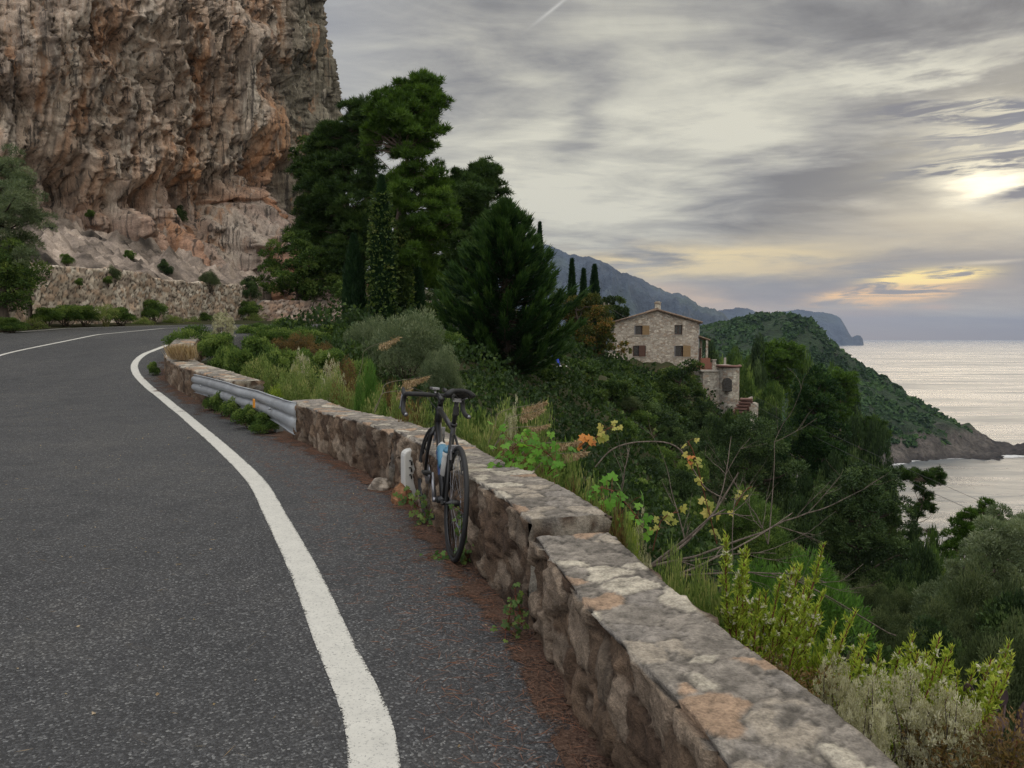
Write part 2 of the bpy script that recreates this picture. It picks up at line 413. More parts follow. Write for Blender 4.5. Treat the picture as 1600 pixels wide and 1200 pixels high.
def needles_mat():
    m, N = newmat('needle_litter'); v = N.n('ShaderNodeTexCoord').outputs['Object']
    n = N.noise(v, 3.5, 5, .7); n2 = N.noise(v, 90, 4, .8)
    c = N.ramp(n2, [(.3, (.04, .027, .021)), (.5, (.095, .056, .040)), (.7, (.20, .135, .10))])
    t = N.n('ShaderNodeAttribute', attribute_name='t').outputs['Fac']
    k = N.m('ADD', t, N.m('ADD', N.m('MULTIPLY', N.m('SUBTRACT', n, .5), 2.2), N.m('MULTIPLY', N.m('SUBTRACT', n2, .5), 1.2)))
    p = pbsdf(N, c, .95, 0, n2, .8, .01, .1)
    out(N, N.n('ShaderNodeMixShader', {0: N.sm(k, .30, .62), 1: N.n('ShaderNodeBsdfTransparent').outputs[0], 2: p.outputs[0]})); return m
def sea():
    m, N = newmat('sea_water'); v = N.n('ShaderNodeTexCoord').outputs['Object']
    w1 = N.noise(N.vmul(v, (.4, 1.0, 1)), .055, 7, .62, .5); w2 = N.noise(N.vmul(v, (.5, 1, 1)), .012, 5, .6, .6)
    w3 = N.noise(N.vmul(v, (.16, 1, 1)), .010, 8, .7, .6)
    h = N.m('ADD', N.m('MULTIPLY', w1, .8), N.m('MULTIPLY', w2, .9))
    r = N.ramp(w3, [(.36, .14), (.5, .30), (.62, .46)])
    c = N.ramp(w3, [(.38, (.045, .055, .065)), (.62, (.13, .14, .145))])
    out(N, pbsdf(N, c, r, 0, h, 1.0, 3.0, .62)); return m
def stoneblock(name, mortar=(.30, .26, .21), light=(.40, .36, .30), dark=(.17, .14, .115), sc=3.2):
    m, N = newmat(name); v = N.n('ShaderNodeTexCoord').outputs['Object']
    vv = N.n('ShaderNodeVectorMath', {0: N.vmul(v, (1, 1, 1.6)), 1: N.vmul(N.n('ShaderNodeTexNoise', {'Vector': v, 'Scale': 3.}).outputs[1], (.18, .18, .18))}, operation='ADD').outputs[0]
    vo = N.n('ShaderNodeTexVoronoi', {'Vector': vv, 'Scale': sc}); ve = N.n('ShaderNodeTexVoronoi', {'Vector': vv, 'Scale': sc}, feature='DISTANCE_TO_EDGE')
    r = N.n('ShaderNodeSeparateColor', {0: vo.outputs['Color']})
    c = N.ramp(r.outputs[0], [(0, dark), (.35, tuple((a + b) / 2 for a, b in zip(light, dark))), (.75, light), (1, tuple(x * 1.25 for x in light))])
    c = N.mix(N.m('MULTIPLY', N.sm(r.outputs[1], .7, .9), .5), c, (.34, .22, .14))
    e = N.sm(ve.outputs[0], .015, .09)
    c = N.mix(e, mortar, c); n = N.noise(v, 9, 6, .7)
    c = N.mix(1, c, N.ramp(n, [(.3, .7), (.7, 1.25)]), 'MULTIPLY')
    st = N.noise(N.vmul(v, (1, 1, .35)), .8, 5, .65, .5)
    c = N.mix(N.m('MULTIPLY', N.sm(st, .55, .75), .45), c, (.12, .11, .10))
    out(N, pbsdf(N, c, .9, 0, N.m('ADD', e, N.m('MULTIPLY', n, .6)), .9, .05, .2)); return m
def tiles():
    m, N = newmat('clay_tiles'); v = N.n('ShaderNodeTexCoord').outputs['Object']
    n = N.noise(v, 6, 5, .7)
    out(N, pbsdf(N, N.ramp(n, [(.3, (.12, .08, .055)), (.5, (.22, .155, .115)), (.7, (.34, .29, .23))]), .85, 0, n, .6, .03, .2)); return m
M = dict(asphalt=asphalt(), paint=paint(), stone=colattr('parapet_stone', nscale=20, bs=1.0, bd=.022, amp=.42, fine=110),
         rubble=colattr('rubble_wall_stone', nscale=5, bs=.8, bd=.06, amp=.3, fine=22), cliff=cliffmat(),
         rock=colattr('rock', nscale=4, bs=.9, bd=.06, amp=.4, fine=20), mount=colattr('mountain_rock', nscale=.004, bs=1, bd=90, amp=.35, fine=.02),
         headrock=colattr('headland_rock', nscale=.05, bs=1, bd=10, amp=.6, fine=.3),
         soil=soil(), needles=needles_mat(), sea=sea(), house=stoneblock('house_masonry', (.44, .38, .32), (.53, .47, .40), (.30, .25, .21), sc=3.2),
         pale=stoneblock('pale_masonry', (.38, .34, .28), (.50, .46, .39), (.26, .22, .19), 2.6), tiles=tiles(),
         black=plain('black_paint', (.010, .010, .011), .42, 0, .2, 20, .4, .2), rubber=plain('tyre_rubber', (.014, .014, .015), .75, 0, .2, 80),
         tape=plain('bar_tape', (.014, .014, .015), .7, 0, .2, 120), alu=plain('brushed_aluminium', (.27, .27, .29), .40, .85, .15, 60),
         steel=plain('galvanised_steel', (.36, .375, .39), .55, .5, .4, 5), blue=plain('blue_plastic', (.07, .20, .30), .4, 0, .2, 20),
         white=plain('white_paint', (.52, .51, .48), .6, 0, .12, 14), bluetrim=plain('deep_blue_paint', (.02, .05, .16), .35, 0, .2, 20),
         amber=plain('amber_reflector', (.75, .30, .03), .3, 0, .1, 60), dark=plain('dark_window', (.015, .013, .012), .25, 0, .2, 5),
         wood=plain('pale_shutter_wood', (.24, .155, .075), .7, 0, .3, 9), redwood=plain('red_brown_shutter', (.085, .038, .025), .7, 0, .3, 9),
         ubl=plain('blue_canvas', (.02, .05, .42), .8, 0, .15, 5), concrete=plain('pale_concrete', (.33, .30, .26), .9, 0, .25, 3),
         brick=plain('red_brick', (.22, .095, .065), .9, 0, .4, 12), redtile=plain('red_clay', (.165, .085, .066), .8, 0, .35, 6),
         wire=plain('wire', (.05, .05, .05), .7), pole=bark('pole_wood', (.12, .10, .07), (.25, .21, .16), 12),
         pinebark=bark('pine_bark', (.06, .045, .035), (.17, .13, .10)), darkbark=bark('dark_bark', (.035, .028, .022), (.09, .07, .055)),
         twig=bark('dead_twig', (.07, .055, .045), (.22, .18, .15), 30), stem=bark('green_stem', (.06, .07, .02), (.16, .15, .06), 30),
         redstem=bark('red_stem', (.10, .03, .02), (.20, .08, .05), 30),
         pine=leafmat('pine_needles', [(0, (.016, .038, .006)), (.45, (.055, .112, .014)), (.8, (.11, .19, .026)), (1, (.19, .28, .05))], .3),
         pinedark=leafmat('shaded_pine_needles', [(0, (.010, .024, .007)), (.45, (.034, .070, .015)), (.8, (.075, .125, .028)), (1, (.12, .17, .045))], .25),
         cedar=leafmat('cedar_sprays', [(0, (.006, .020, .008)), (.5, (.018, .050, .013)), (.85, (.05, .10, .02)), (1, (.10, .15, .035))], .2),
         cypress=leafmat('cypress_sprays', [(0, (.007, .022, .008)), (.5, (.016, .045, .014)), (1, (.045, .085, .03))], .2),
         ivy=leafmat('ivy_leaves', [(0, (.012, .026, .011)), (.45, (.042, .078, .024)), (.8, (.10, .15, .035)), (1, (.22, .22, .08))], .3),
         oak=leafmat('oak_leaves', [(0, (.012, .024, .012)), (.45, (.040, .072, .026)), (.8, (.09, .14, .045)), (1, (.17, .22, .09))], .25),
         olive=leafmat('olive_leaves', [(0, (.06, .09, .045)), (.5, (.14, .18, .095)), (.85, (.23, .27, .16)), (1, (.36, .39, .26))], .25),
         shrub=leafmat('shrub_leaves', [(0, (.022, .045, .014)), (.45, (.075, .135, .032)), (.8, (.17, .24, .06)), (1, (.30, .35, .12))], .35),
         fern=leafmat('bright_leaves', [(0, (.03, .075, .015)), (.5, (.075, .17, .03)), (1, (.18, .30, .07))], .4),
         scrub=leafmat('scrub_leaves', [(0, (.028, .042, .02)), (.5, (.075, .105, .045)), (.85, (.14, .17, .08)), (1, (.25, .26, .14))], .3),
         gold=leafmat('yellow_green_leaves', [(0, (.09, .14, .02)), (.45, (.28, .37, .05)), (.8, (.50, .54, .10)), (1, (.70, .60, .22))], .4),
         weed=leafmat('weed_leaves', [(0, (.07, .11, .03)), (.4, (.15, .22, .06)), (.75, (.30, .33, .12)), (1, (.46, .38, .22))], .35),
         rust=leafmat('reddish_weeds', [(0, (.05, .035, .02)), (.4, (.12, .085, .035)), (.75, (.20, .12, .05)), (1, (.24, .22, .08))], .35),
         straw=leafmat('dry_plume', [(0, (.22, .15, .09)), (.5, (.40, .29, .18)), (1, (.58, .46, .32))], .35),
         fluff=leafmat('seed_fluff', [(0, (.20, .19, .12)), (.45, (.42, .40, .30)), (1, (.75, .72, .62))], .4),
         vine=leafmat('vine_leaves', [(0, (.06, .16, .02)), (.5, (.12, .29, .035)), (1, (.26, .45, .08))], .45),
         yellowvine=leafmat('yellow_vine_leaves', [(0, (.22, .26, .06)), (.5, (.40, .38, .10)), (1, (.60, .50, .18))], .4),
         orange=leafmat('orange_leaves', [(0, (.36, .13, .04)), (.6, (.60, .25, .07)), (1, (.75, .38, .12))], .4),
         autumn=leafmat('autumn_leaves', [(0, (.03, .045, .015)), (.35, (.06, .08, .02)), (.6, (.13, .12, .03)), (.82, (.27, .15, .05)), (1, (.34, .17, .07))], .3),
         purple=leafmat('dull_purple_leaves', [(0, (.04, .03, .035)), (.5, (.09, .06, .07)), (1, (.17, .10, .07))], .2),
         forest=leafmat('forest_canopy', [(0, (.008, .024, .006)), (.5, (.022, .058, .010)), (.85, (.045, .095, .015)), (1, (.08, .13, .03))], .1, patch=.02),
         needle=plain('fallen_needles', (.20, .09, .05), .9, 0, .4, 40))
# ------------------------------------------------------------------ ground heights
def fz(Y):
    return np.interp(Y, [-20, 8, 11, 13, 15, 17, 20, 24, 28, 33, 38, 44, 60, 90], [0, 0, .05, .12, .25, .45, .88, 1.38, 1.62, 1.78, 1.92, 2.05, 2.3, 2.6])
WALL = [(.72, -1.2), (.51, .4), (.42, 1.5), (.345, 1.95), (.245, 2.44), (.10, 3.2), (-.05, 3.75), (-.31, 4.5), (-.55, 5.25), (-.88, 6.25), (-1.75, 7.9), (-2.8, 9.7)]   # road-side face of the parapets
WALL2 = [(-2.8, 9.7), (-4.1, 11.7), (-5.6, 13.7), (-6.9, 15.6), (-7.75, 17.2), (-8.35, 19.2), (-8.4, 21.5), (-8.3, 24.5)]
TER = TPS([(x, y, fz(y) - .35 - (0.1 if y < 9 else 0)) for x, y in WALL[::2] + WALL2[1:]] +
  [(-1.5, 0, -.4), (-1.2, 4, -.4), (-2.5, 6.5, -.4), (-6, 2, -.4), (-6, 6, -.4), (-9, 12, -.3), (-10.2, 17, 0), (-11, 22, .7), (-12, 27, 1.1), (-12, 33, 1.3), (-9, 39, 1.5), (-3, 43, 1.6),
   (3.5, 47, -.6), (-17, 12, 0), (-18, 20, .6), (-18, 30, 1.4), (-16, 40, 1.6), (-10, 47, 1.9), (-2, 52, 1.9), (-20, 46, 2.2), (-28, 30, 2), (-30, 0, 0),
   (1.3, 1.5, -.75), (1.5, 3, -.95), (1.0, 4.5, -.85), (.6, 6, -.7), (0, 8, -.7), (-2, 11, -.35), (-4.3, 16, .25), (-6, 20, .9), (-7, 26, 1.35), (-6, 32, 1.6), (-5, 37, 1.7),
   (-2, 20, -.35), (-1, 28, .1), (0, 33, -.1), (2.5, 40, -.5), (6, 46, -1.6), (3, 4, -1.9), (4, 7, -2.4), (5, 2, -2.6), (3.2, 11, -2.3), (2.5, 16, -2.1), (3, 24, -2.6), (4.5, 32, -2.6),
   (8, 44, -2.6), (6.7, 50, -1.8), (10, 62, -2.3), (13, 80, -2.2), (20, 84, -2.4), (13, 95, -2), (0, 70, 0), (22.5, 78, -7), (25, 80, -9), (10, 50, -5), (9, 40, -7), (5.5, 25, -5.6), (14, 60, -7.5), (21, 68, -12),
   (6, 14, -4.4), (9, 10, -4.2), (11, 22, -7.5), (12, 30, -9.5), (20, 45, -15), (30, 60, -23), (16, 12, -6.5), (25, 25, -17), (40, 40, -28), (34, 82, -20),
   (60, 60, -42), (60, 15, -38), (100, 50, -66), (110, 0, -75), (30, -10, -20), (10, -10, -6), (5, -6, -3.4), (24, 120, -10), (50, 120, -32), (0, 120, 5), (-40, 120, 14), (40, 180, -34), (90, 150, -72),
   (60, 240, -62), (130, 240, -108), (20, 240, -30), (-60, 260, 30), (60, 330, -82), (130, 330, -125), (-60, 60, 14), (-60, 0, 4), (180, 100, -125), (200, 0, -140)])
def terz(x, y):
    return TER(x, y)
def gz(x, y): return float(TER([x], [y])[0])
# ------------------------------------------------------------------ road
CEN = [(-2.2, -9), (-3.0, -4), (-4.0, 1), (-5.7, 5), (-8.2, 9), (-10.7, 12.8), (-12.4, 16.5), (-13.1, 19.7), (-13.0, 22.6), (-12.8, 25.5), (-12.6, 29), (-12.3, 33), (-11.4, 37), (-9, 40.6), (-5, 43.0), (-1, 44.2)]
EDGE_PX = [(585, 1200), (565, 1100), (520, 1000), (478, 900), (432, 810), (398, 750), (347, 700), (289, 650), (252, 620), (227, 600), (212, 582), (211, 568), (222, 556), (242, 547)]
def onroad(px, py):
    for Y in np.arange(1.5, 60, .02):
        p = at(px, py, Y)
        if p[2] <= fz(Y): return (p[0], Y)
    return (p[0], Y)
EDGE = [(.3, -3.5), (.12, -1), (-.12, .8)] + [onroad(*q) for q in EDGE_PX] + [(-9.75, 23.5), (-9.55, 27), (-9.35, 31), (-9.1, 34.5), (-8, 38), (-5, 41), (-1.5, 42.4)]
def strip(name, mat, pts, offs, dz, step, kind='structure', noise=0, label=None, tcol=None):
    P, s = polyline(pts, step); n = normals2(P); V = []; T = []
    for j, o in enumerate(offs):
        oo = o(s) if callable(o) else o
        q = P + n * np.reshape(oo, (-1, 1)) if np.ndim(oo) else P + n * oo
        V.append(np.c_[q, fz(q[:, 1]) + dz]); T.append(np.full(len(q), j / (len(offs) - 1) if tcol is None else tcol[j]))
    nv = len(offs); V = np.stack(V, 1).reshape(-1, 3); T = np.stack(T, 1).ravel()
    o = mesh_np(name, V, grid_faces(len(P), nv), mat, smooth=True, attrs={'t': T})
    tag(o, label, kind=kind); return o
def build_road():
    # one asphalt sheet on a fine grid, from beyond the outer line to under the parapets
    P, s = polyline(CEN, .4); n = normals2(P); W2, _ = polyline(WALL + WALL2[1:] + [(-8.6, 28), (-8.3, 33), (-7.3, 37), (-4.5, 40), (0, 42), (10, 44)], .4)
    inner = []
    for p, q in zip(P, n):
        d = W2 - p; a = d @ q; b = np.abs(d[:, 0] * q[1] - d[:, 1] * q[0])
        k = (b < .45) & (a > 0); inner.append(min(a[k].min() + .06, 5.2) if k.any() else 4.2)
    inner = np.array(inner); inner = np.convolve(np.pad(inner, 2, 'edge'), np.ones(5) / 5, 'valid')
    K = 26; V = []
    for j in range(K):
        t = min(1, j / (K - 2)); o = -3.95 + (inner + 3.95) * t + (.25 if j == K - 1 else 0)
        q = P + n * o[:, None]; V.append(np.c_[q, fz(q[:, 1]) - (1.3 if j == K - 1 else 0) * (P[:, 1] > 19)])
    V = np.stack(V, 1).reshape(-1, 3)
    tag(mesh_np('road', V, grid_faces(len(P), K), M['asphalt'], smooth=True), 'dark grey asphalt road bending left below the cliff', kind='structure')
    w = .075
    strip('edge_line', M['paint'], EDGE, [-w * 1.05, -w / 2, 0, w / 2, w * 1.05], .004, .15, label='white edge line along the parapet side of the road')
    strip('centre_line', M['paint'], CEN[3:], [-.06, 0, .06], .004, .3, label='white centre line of the road')
    strip('outer_edge_line', M['paint'], CEN[5:], [-3.62, -3.55, -3.48], .004, .3, label='white line on the cliff side of the road')
    # pine-needle litter on the shoulder
    L, _ = polyline(WALL + WALL2[1:], .25); 
    litw = lambda k: (lambda s: -k * np.interp(s, [0, 2, 4, 6, 8.5, 12, 16, 20], [.26, .20, .30, .52, .44, .75, .95, .8]))
    wd = lambda a, b: (lambda s: a + b * .5 * (1 + np.sin(s * 1.7) * np.sin(s * .53 + 1)))
    strip('needle_litter', M['needles'], WALL + WALL2[1:6], [litw(1.25), litw(.85), litw(.45), -.12, .1], .007, .1, 'stuff', label='reddish pine needle litter swept against the parapet foot', tcol=[-.75, -.12, .16, .5, .8])
build_road()
def build_terrain():
    us = np.concatenate([np.linspace(-60, -12, 30), np.linspace(-11.6, 30, 130), np.linspace(31, 90, 45), np.linspace(95, 240, 22)])
    vs = np.concatenate([np.linspace(-25, -1, 16), np.linspace(-.7, 50, 170), np.linspace(51, 130, 80), np.linspace(135, 420, 40)])
    X, Y = np.meshgrid(us, vs, indexing='ij'); x, y = X.ravel(), Y.ravel(); z = terz(x, y)
    P = np.stack([x, y, z * 0], 1); a = np.clip((x + 2 + y * .0) / 6, 0, 1) * np.clip(y / 20, .1, 3)
    z = z + fbm(P * .35, 4, 3) * .22 * a
    # keep it under the asphalt
    C, _ = polyline(CEN, 1.0); d = np.full(len(x), 99.); Z = z.copy()
    for c in C: d = np.minimum(d, np.hypot(x - c[0], y - c[1]))
    near = d < 5.5; z = np.where(near, np.minimum(z, fz(y) - .12), z)
    W, _ = polyline(WALL + WALL2[1:], .5); dw = np.full(len(x), 99.); iw = np.zeros(len(x), int)
    for i, c in enumerate(W):
        q = np.hypot(x - c[0], y - c[1]); m = q < dw; dw[m] = q[m]; iw[m] = i
    nW = normals2(W); side = (x - W[iw, 0]) * nW[iw, 0] + (y - W[iw, 1]) * nW[iw, 1]
    z = np.where((side < .25) & (dw < 7), np.minimum(z, fz(y) - .12), z)
    tag(mesh_np('hillside', np.stack([x, y, z], 1), grid_faces(len(us), len(vs)), M['soil'], smooth=True), 'steep planted hillside falling from the road', kind='structure')
    # verge between the road and the foot of the retaining walls
    P2, s = polyline(CEN[4:], .4); n = normals2(P2); V = []
    for o, dz in ((-3.9, -.02), (-4.4, .04), (-5.2, .10), (-6.0, .15), (-6.6, .2), (-7.2, .2)):
        q = P2 + n * o; V.append(np.c_[q, fz(q[:, 1]) + dz + .05 * fbm(np.c_[q * 1.5, q[:, 0] * 0], 3, 8)])
    tag(mesh_np('verge', np.stack(V, 1).reshape(-1, 3), grid_faces(len(P2), 6), M['soil'], smooth=True), kind='structure')
build_terrain()
# ------------------------------------------------------------------ parapet walls
def stonecol(P, scale, aniso=1.5, seed=0, pal=None):
    """rubble stones: returns joint depth, per-stone values, colour"""
    Q = P * scale; Q = Q * np.array([1, 1, aniso]) + np.stack([fbm(P * scale * .9, 2, seed + k) for k in (11, 12, 13)], 1) * .28
    f1, f2, idn = worley(Q, seed); e = np.clip((f2 - f1) / .22, 0, 1); rv = _rt[idn]
    return e, rv
def wall_mesh(path, width, height, res, name, parent=None, z0=-.25, mat=None, pal=None, sscale=5, cap=True, outer=.7, top=.0, bulge=1.0, ends=True, seed=0):
    P, s = polyline(path, res); n = normals2(P); H = height(s) if callable(height) else np.full(len(P), height)
    k1 = max(3, int((np.mean(H) - z0) / res)); k2 = max(3, int(width / res)); k3 = max(3, int(outer / res))
    prof = [(0, t) for t in np.linspace(0, 1, k1, endpoint=False)] + [(t, 1) for t in np.linspace(0, 1, k2, endpoint=False)] + [(1, 1 - t) for t in np.linspace(0, 1, k3)]
    V = []; Nn = []; top_ = []
    rnd = .035
    for (a, b) in prof:
        zt = fz(P[:, 1]) + H
        zb = fz(P[:, 1]) + z0 if a < .5 else fz(P[:, 1]) + H - outer
        z = zb + (zt - zb) * b
        q = P + n * (a * width)
        nn = np.zeros((len(P), 3))
        if b >= 1 and 0 < a < 1: nn[:, 2] = 1
        elif a == 0: nn[:, :2] = -n; nn[:, 2] = .9 if b >= 1 else 0
        else: nn[:, :2] = n; nn[:, 2] = .9 if b >= 1 else 0
        V.append(np.c_[q, z]); Nn.append(nn); top_.append(np.full(len(P), (b >= .999) * 1.0))
    V = np.stack(V, 1).reshape(-1, 3); Nn = np.stack(Nn, 1).reshape(-1, 3); Nn /= np.linalg.norm(Nn, axis=1)[:, None] + 1e-9
    T = np.stack(top_, 1).ravel(); nu, nv = len(P), len(prof)
    e, rv = stonecol(V, sscale, 1.35, seed)
    e2, rv2 = stonecol(V * np.array([1, 1, .4]), sscale * (1.45 if seed == 1 else 1.05), 1, seed + 5); pit = np.abs(fbm(V * 22, 4, seed + 61, .6))
    grime = fbm(V * 1.7, 4, seed + 40); fine = fbm(V * 14, 4, seed + 60)
    jag = fbm(V * 3.2, 3, seed + 31)
    e = np.clip(e * 1.9, 0, 1); rough = np.abs(fbm(V * 9, 4, seed + 66, .6))
    e = np.clip(e * 1.5, 0, 1); side_d = (e - 1) * .024 * bulge + (rv[:, 0] - .5) * .036 * bulge * e + fine * .010 + jag * .03 - rough * .014
    cover = np.clip(.55 - e2 * (rv2[:, 1] > .35), 0, 1)           # mortar-rendered coping with stones showing
    shows = (e2 > .35) & (rv2[:, 1] > .38)
    top_d = fine * .003 + grime * .003 - pit * .004 - (e2 < .10) * .003 + np.where(shows, .003 * np.clip(e2 * 1.6 - .5, 0, 1), 0)
    disp = np.where(T > .5, top_d, side_d)
    # broken arris: the two top corners are pulled in by random bites
    lip = fbm(V * 6, 3, seed + 77) * .035
    disp = disp + np.where((T > .5) & (np.abs(Nn[:, 2]) < .95), -.022 + lip, 0)
    V = V + Nn * disp[:, None]
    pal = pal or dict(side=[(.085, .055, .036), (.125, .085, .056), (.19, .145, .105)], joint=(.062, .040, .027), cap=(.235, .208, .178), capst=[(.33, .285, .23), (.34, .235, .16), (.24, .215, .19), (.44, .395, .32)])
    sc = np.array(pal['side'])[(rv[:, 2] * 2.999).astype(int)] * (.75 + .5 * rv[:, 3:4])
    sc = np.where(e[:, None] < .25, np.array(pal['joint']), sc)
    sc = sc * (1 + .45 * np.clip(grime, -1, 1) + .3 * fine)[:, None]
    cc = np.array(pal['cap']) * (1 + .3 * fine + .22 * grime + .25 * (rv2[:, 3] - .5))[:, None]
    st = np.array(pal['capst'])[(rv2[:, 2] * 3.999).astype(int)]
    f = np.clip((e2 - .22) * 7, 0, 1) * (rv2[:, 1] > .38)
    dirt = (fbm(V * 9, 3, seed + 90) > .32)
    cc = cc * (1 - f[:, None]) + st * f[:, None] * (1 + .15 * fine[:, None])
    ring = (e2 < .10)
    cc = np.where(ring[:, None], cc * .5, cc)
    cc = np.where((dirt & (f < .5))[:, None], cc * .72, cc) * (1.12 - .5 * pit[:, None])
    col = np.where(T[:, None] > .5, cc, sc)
    Fq = grid_faces(nu, nv); Vx = V; parts = [Fq]
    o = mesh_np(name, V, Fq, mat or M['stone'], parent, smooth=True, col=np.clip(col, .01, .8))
    # end faces
    if ends:
        bm_v = []; bm_c = []; faces = []
        for end, i in ((0, 0), (1, nu - 1)):
            ring = V[i * nv:(i + 1) * nv]; L = ring[:k1]; Rr = ring[k1 + k2:]
            kk = 14; ll = 14; base = sum(len(x) for x in bm_v)
            lz = np.linspace(0, len(L) - 1, ll).astype(int)
            tt = (n[i])
            G = []
            rz_ = np.linspace(len(Rr) - 1, 0, ll).astype(int)
            for a in np.linspace(0, 1, kk):
                for j, jr in zip(lz, rz_):
                    p = L[j] * (1 - a) + Rr[jr] * a
                    G.append(p)
            # top row follows the coping
            G = np.array(G).reshape(kk, ll, 3)
            ct = ring[np.linspace(k1, k1 + k2, kk).astype(int)]
            G[:, -1] = ct; G = G.reshape(-1, 3)
            t3 = np.array([tt[1], -tt[0], 0]) * (1 if end == 0 else -1)
            eE, rE = stonecol(G, sscale, 1.3, seed + 2)
            inn = np.ones((kk, ll)); inn[0] = inn[-1] = 0; inn[:, -1] = 0; inn = inn.ravel()
            G = G + t3 * (inn * ((eE - .6) * .02 + .02 * (rE[:, 0] - .3) + .012))[:, None]
            cE = np.array(pal['capst'])[(rE[:, 2] * 3.999).astype(int)] * .62
            cE = np.where(eE[:, None] < .25, np.array(pal['joint']), cE)
            bm_v.append(G); bm_c.append(cE); faces.append(grid_faces(kk, ll) + base)
        o2 = mesh_np('end_stones', np.concatenate(bm_v), np.concatenate(faces), mat or M['stone'], parent or o, smooth=True, col=np.concatenate(bm_c))
    return o
def sub(path, y0, y1):
    P, s = polyline(path, .1); k = (P[:, 1] >= y0) & (P[:, 1] <= y1); P = P[k]
    return [tuple(p) for p in P[::4]] + [tuple(P[-1])]
def build_parapets():
    def hn(s): return .435 + .015 * np.sin(s * 3)
    r = wall_mesh(sub(WALL, -1.2, 3.28), .36, hn, .014, 'parapet_wall', seed=1, sscale=4.2, outer=.6)
    tag(r, 'nearest low stone parapet with rough mortared top in the bottom right corner', 'stone wall', 'parapet walls along the road')
    r = wall_mesh(sub(WALL, 3.31, 6.6), .40, lambda s: .50 + .012 * np.sin(s * 2.2), .017, 'parapet_wall', seed=3, sscale=5.5, outer=.6)
    tag(r, 'stone parapet the bicycle leans on, one step higher than the nearest one', 'stone wall', 'parapet walls along the road')
    r = wall_mesh(sub(WALL, 6.62, 9.7), .42, lambda s: .47 + .02 * np.sin(s * 1.9), .022, 'parapet_wall', seed=5, sscale=5.0, outer=.6)
    tag(r, 'stone parapet between the bicycle and the bent guardrail', 'stone wall', 'parapet walls along the road')
    r = wall_mesh(sub(WALL2, 12.2, 20.2), .55, lambda s: .50 + .03 * np.sin(s * .9), .035, 'parapet_wall', seed=9, sscale=4.5, outer=.6)
    tag(r, 'far curved stone parapet at the inside of the bend beyond the guardrail', 'stone wall', 'parapet walls along the road')
build_parapets()
def build_guardrail():
    g = empty('guardrail', (-2.85, 9.6, 0), 'galvanised steel guardrail bent against the end of the stone parapet', 'guardrail')
    o = np.array([-2.85, 9.6, 0])
    path = [(-2.66, 9.52), (-2.92, 9.72), (-3.5, 10.55), (-4.15, 11.5), (-4.95, 12.5), (-5.42, 13.2)]
    P, s = polyline(path, .12); n = normals2(P)
    prof = [(-.03, .145), (-.01, .15), (.0, .14), (-.045, .11), (-.066, .085), (-.066, .045), (-.045, .015), (-.005, 0), (-.045, -.015), (-.066, -.045), (-.066, -.085), (-.045, -.11), (0, -.15), (-.01, -.165), (-.03, -.155)]
    V = []
    zc = np.interp(s, [0, .35, 1.2, 2.5, 6.5], [.27, .33, .385, .415, .36]); hk = np.interp(s, [0, .25, .8, 7], [1.35, 1.15, 1.0, 1])
    fl = np.interp(s, [0, .3, .7, 7], [.25, .6, 1, 1]); dent = .055 * np.sin(s * 1.9 + .3)
    for a, b in prof:
        q = P + n * (a * fl + dent - .04)[:, None]; V.append(np.c_[q, fz(q[:, 1]) + zc + b * hk] - o)
    r = mesh_np('rail', np.stack(V, 1).reshape(-1, 3), grid_faces(len(P), len(prof)), M['steel'], g, smooth=True)
    md = r.modifiers.new('t', 'SOLIDIFY'); md.thickness = .004
    b = MB()
    i = np.argmin(np.abs(s - 1.15)); c = P[i] - n[i] * .12; an = math.atan2(n[i][1], n[i][0])
    b.box((c[0] - o[0], c[1] - o[1], fz(c[1]) + zc[i] - o[2]), (.012, .085, .12), rz=an)
    b.build('reflector', M['amber'], g, .004)
    for ss in (.9, 2.9):
        i = np.argmin(np.abs(s - ss)); c = P[i] + n[i] * .09; an = math.atan2(n[i][1], n[i][0]); b = MB(); z = fz(c[1])
        b.box((c[0] - o[0], c[1] - o[1], z + .08), (.012, .11, .75), rz=an); b.box((c[0] - o[0] + n[i][0] * .05, c[1] - o[1] + n[i][1] * .05, z + .08), (.10, .012, .75), rz=an)
        b.build('post', M['steel'], g)
    for ss in (.55, 2.2, 4.0):
        b = MB(); i = np.argmin(np.abs(s - ss))
        for dz in (0,):
            c = P[i] - n[i] * .05; b.tube([(c[0] - o[0], c[1] - o[1], fz(c[1]) + zc[i]), (c[0] - o[0] - n[i][0] * .02, c[1] - o[1] - n[i][1] * .02, fz(c[1]) + zc[i])], .018, 8)
        b.build('bolt', M['steel'], g)
build_guardrail()
def build_marker():
    # whitewashed marker stone let into the parapet corner
    p = np.array([-.80, 6.03, 0]); r = empty('marker_stone', p, 'whitewashed upright marker stone with faded black digits against the parapet behind the bicycle', 'marker stone', rz=R(25))
    b = MB(); pts = []; 
    for k in range(9):
        a = math.pi * k / 8; pts.append((-.07 * math.cos(a), .375 + .07 * math.sin(a) * .7))
    pts = [(-.07, -.1)] + pts + [(.07, -.1)]
    f = [(x, -.05, z) for x, z in pts]; bk = [(x, .05, z) for x, z in pts]; n = len(pts)
    b.add(f + bk, [tuple(range(n)), tuple(range(2 * n - 1, n - 1, -1))] + [(i, i + n, (i + 1) % n + n, (i + 1) % n) for i in range(n)])
    b.build('slab', M['white'], r, .012)
    for z, w in ((.315, .018), (.26, .022), (.205, .02)):
        b = MB(); b.box((-.012, -.056, z), (w * .6, .006, .028), jit=.002); b.box((-.016 - w * .3, -.056, z + .02), (w * .9, .006, .009), jit=.002); b.build('digit', M['black'], r)
build_marker()
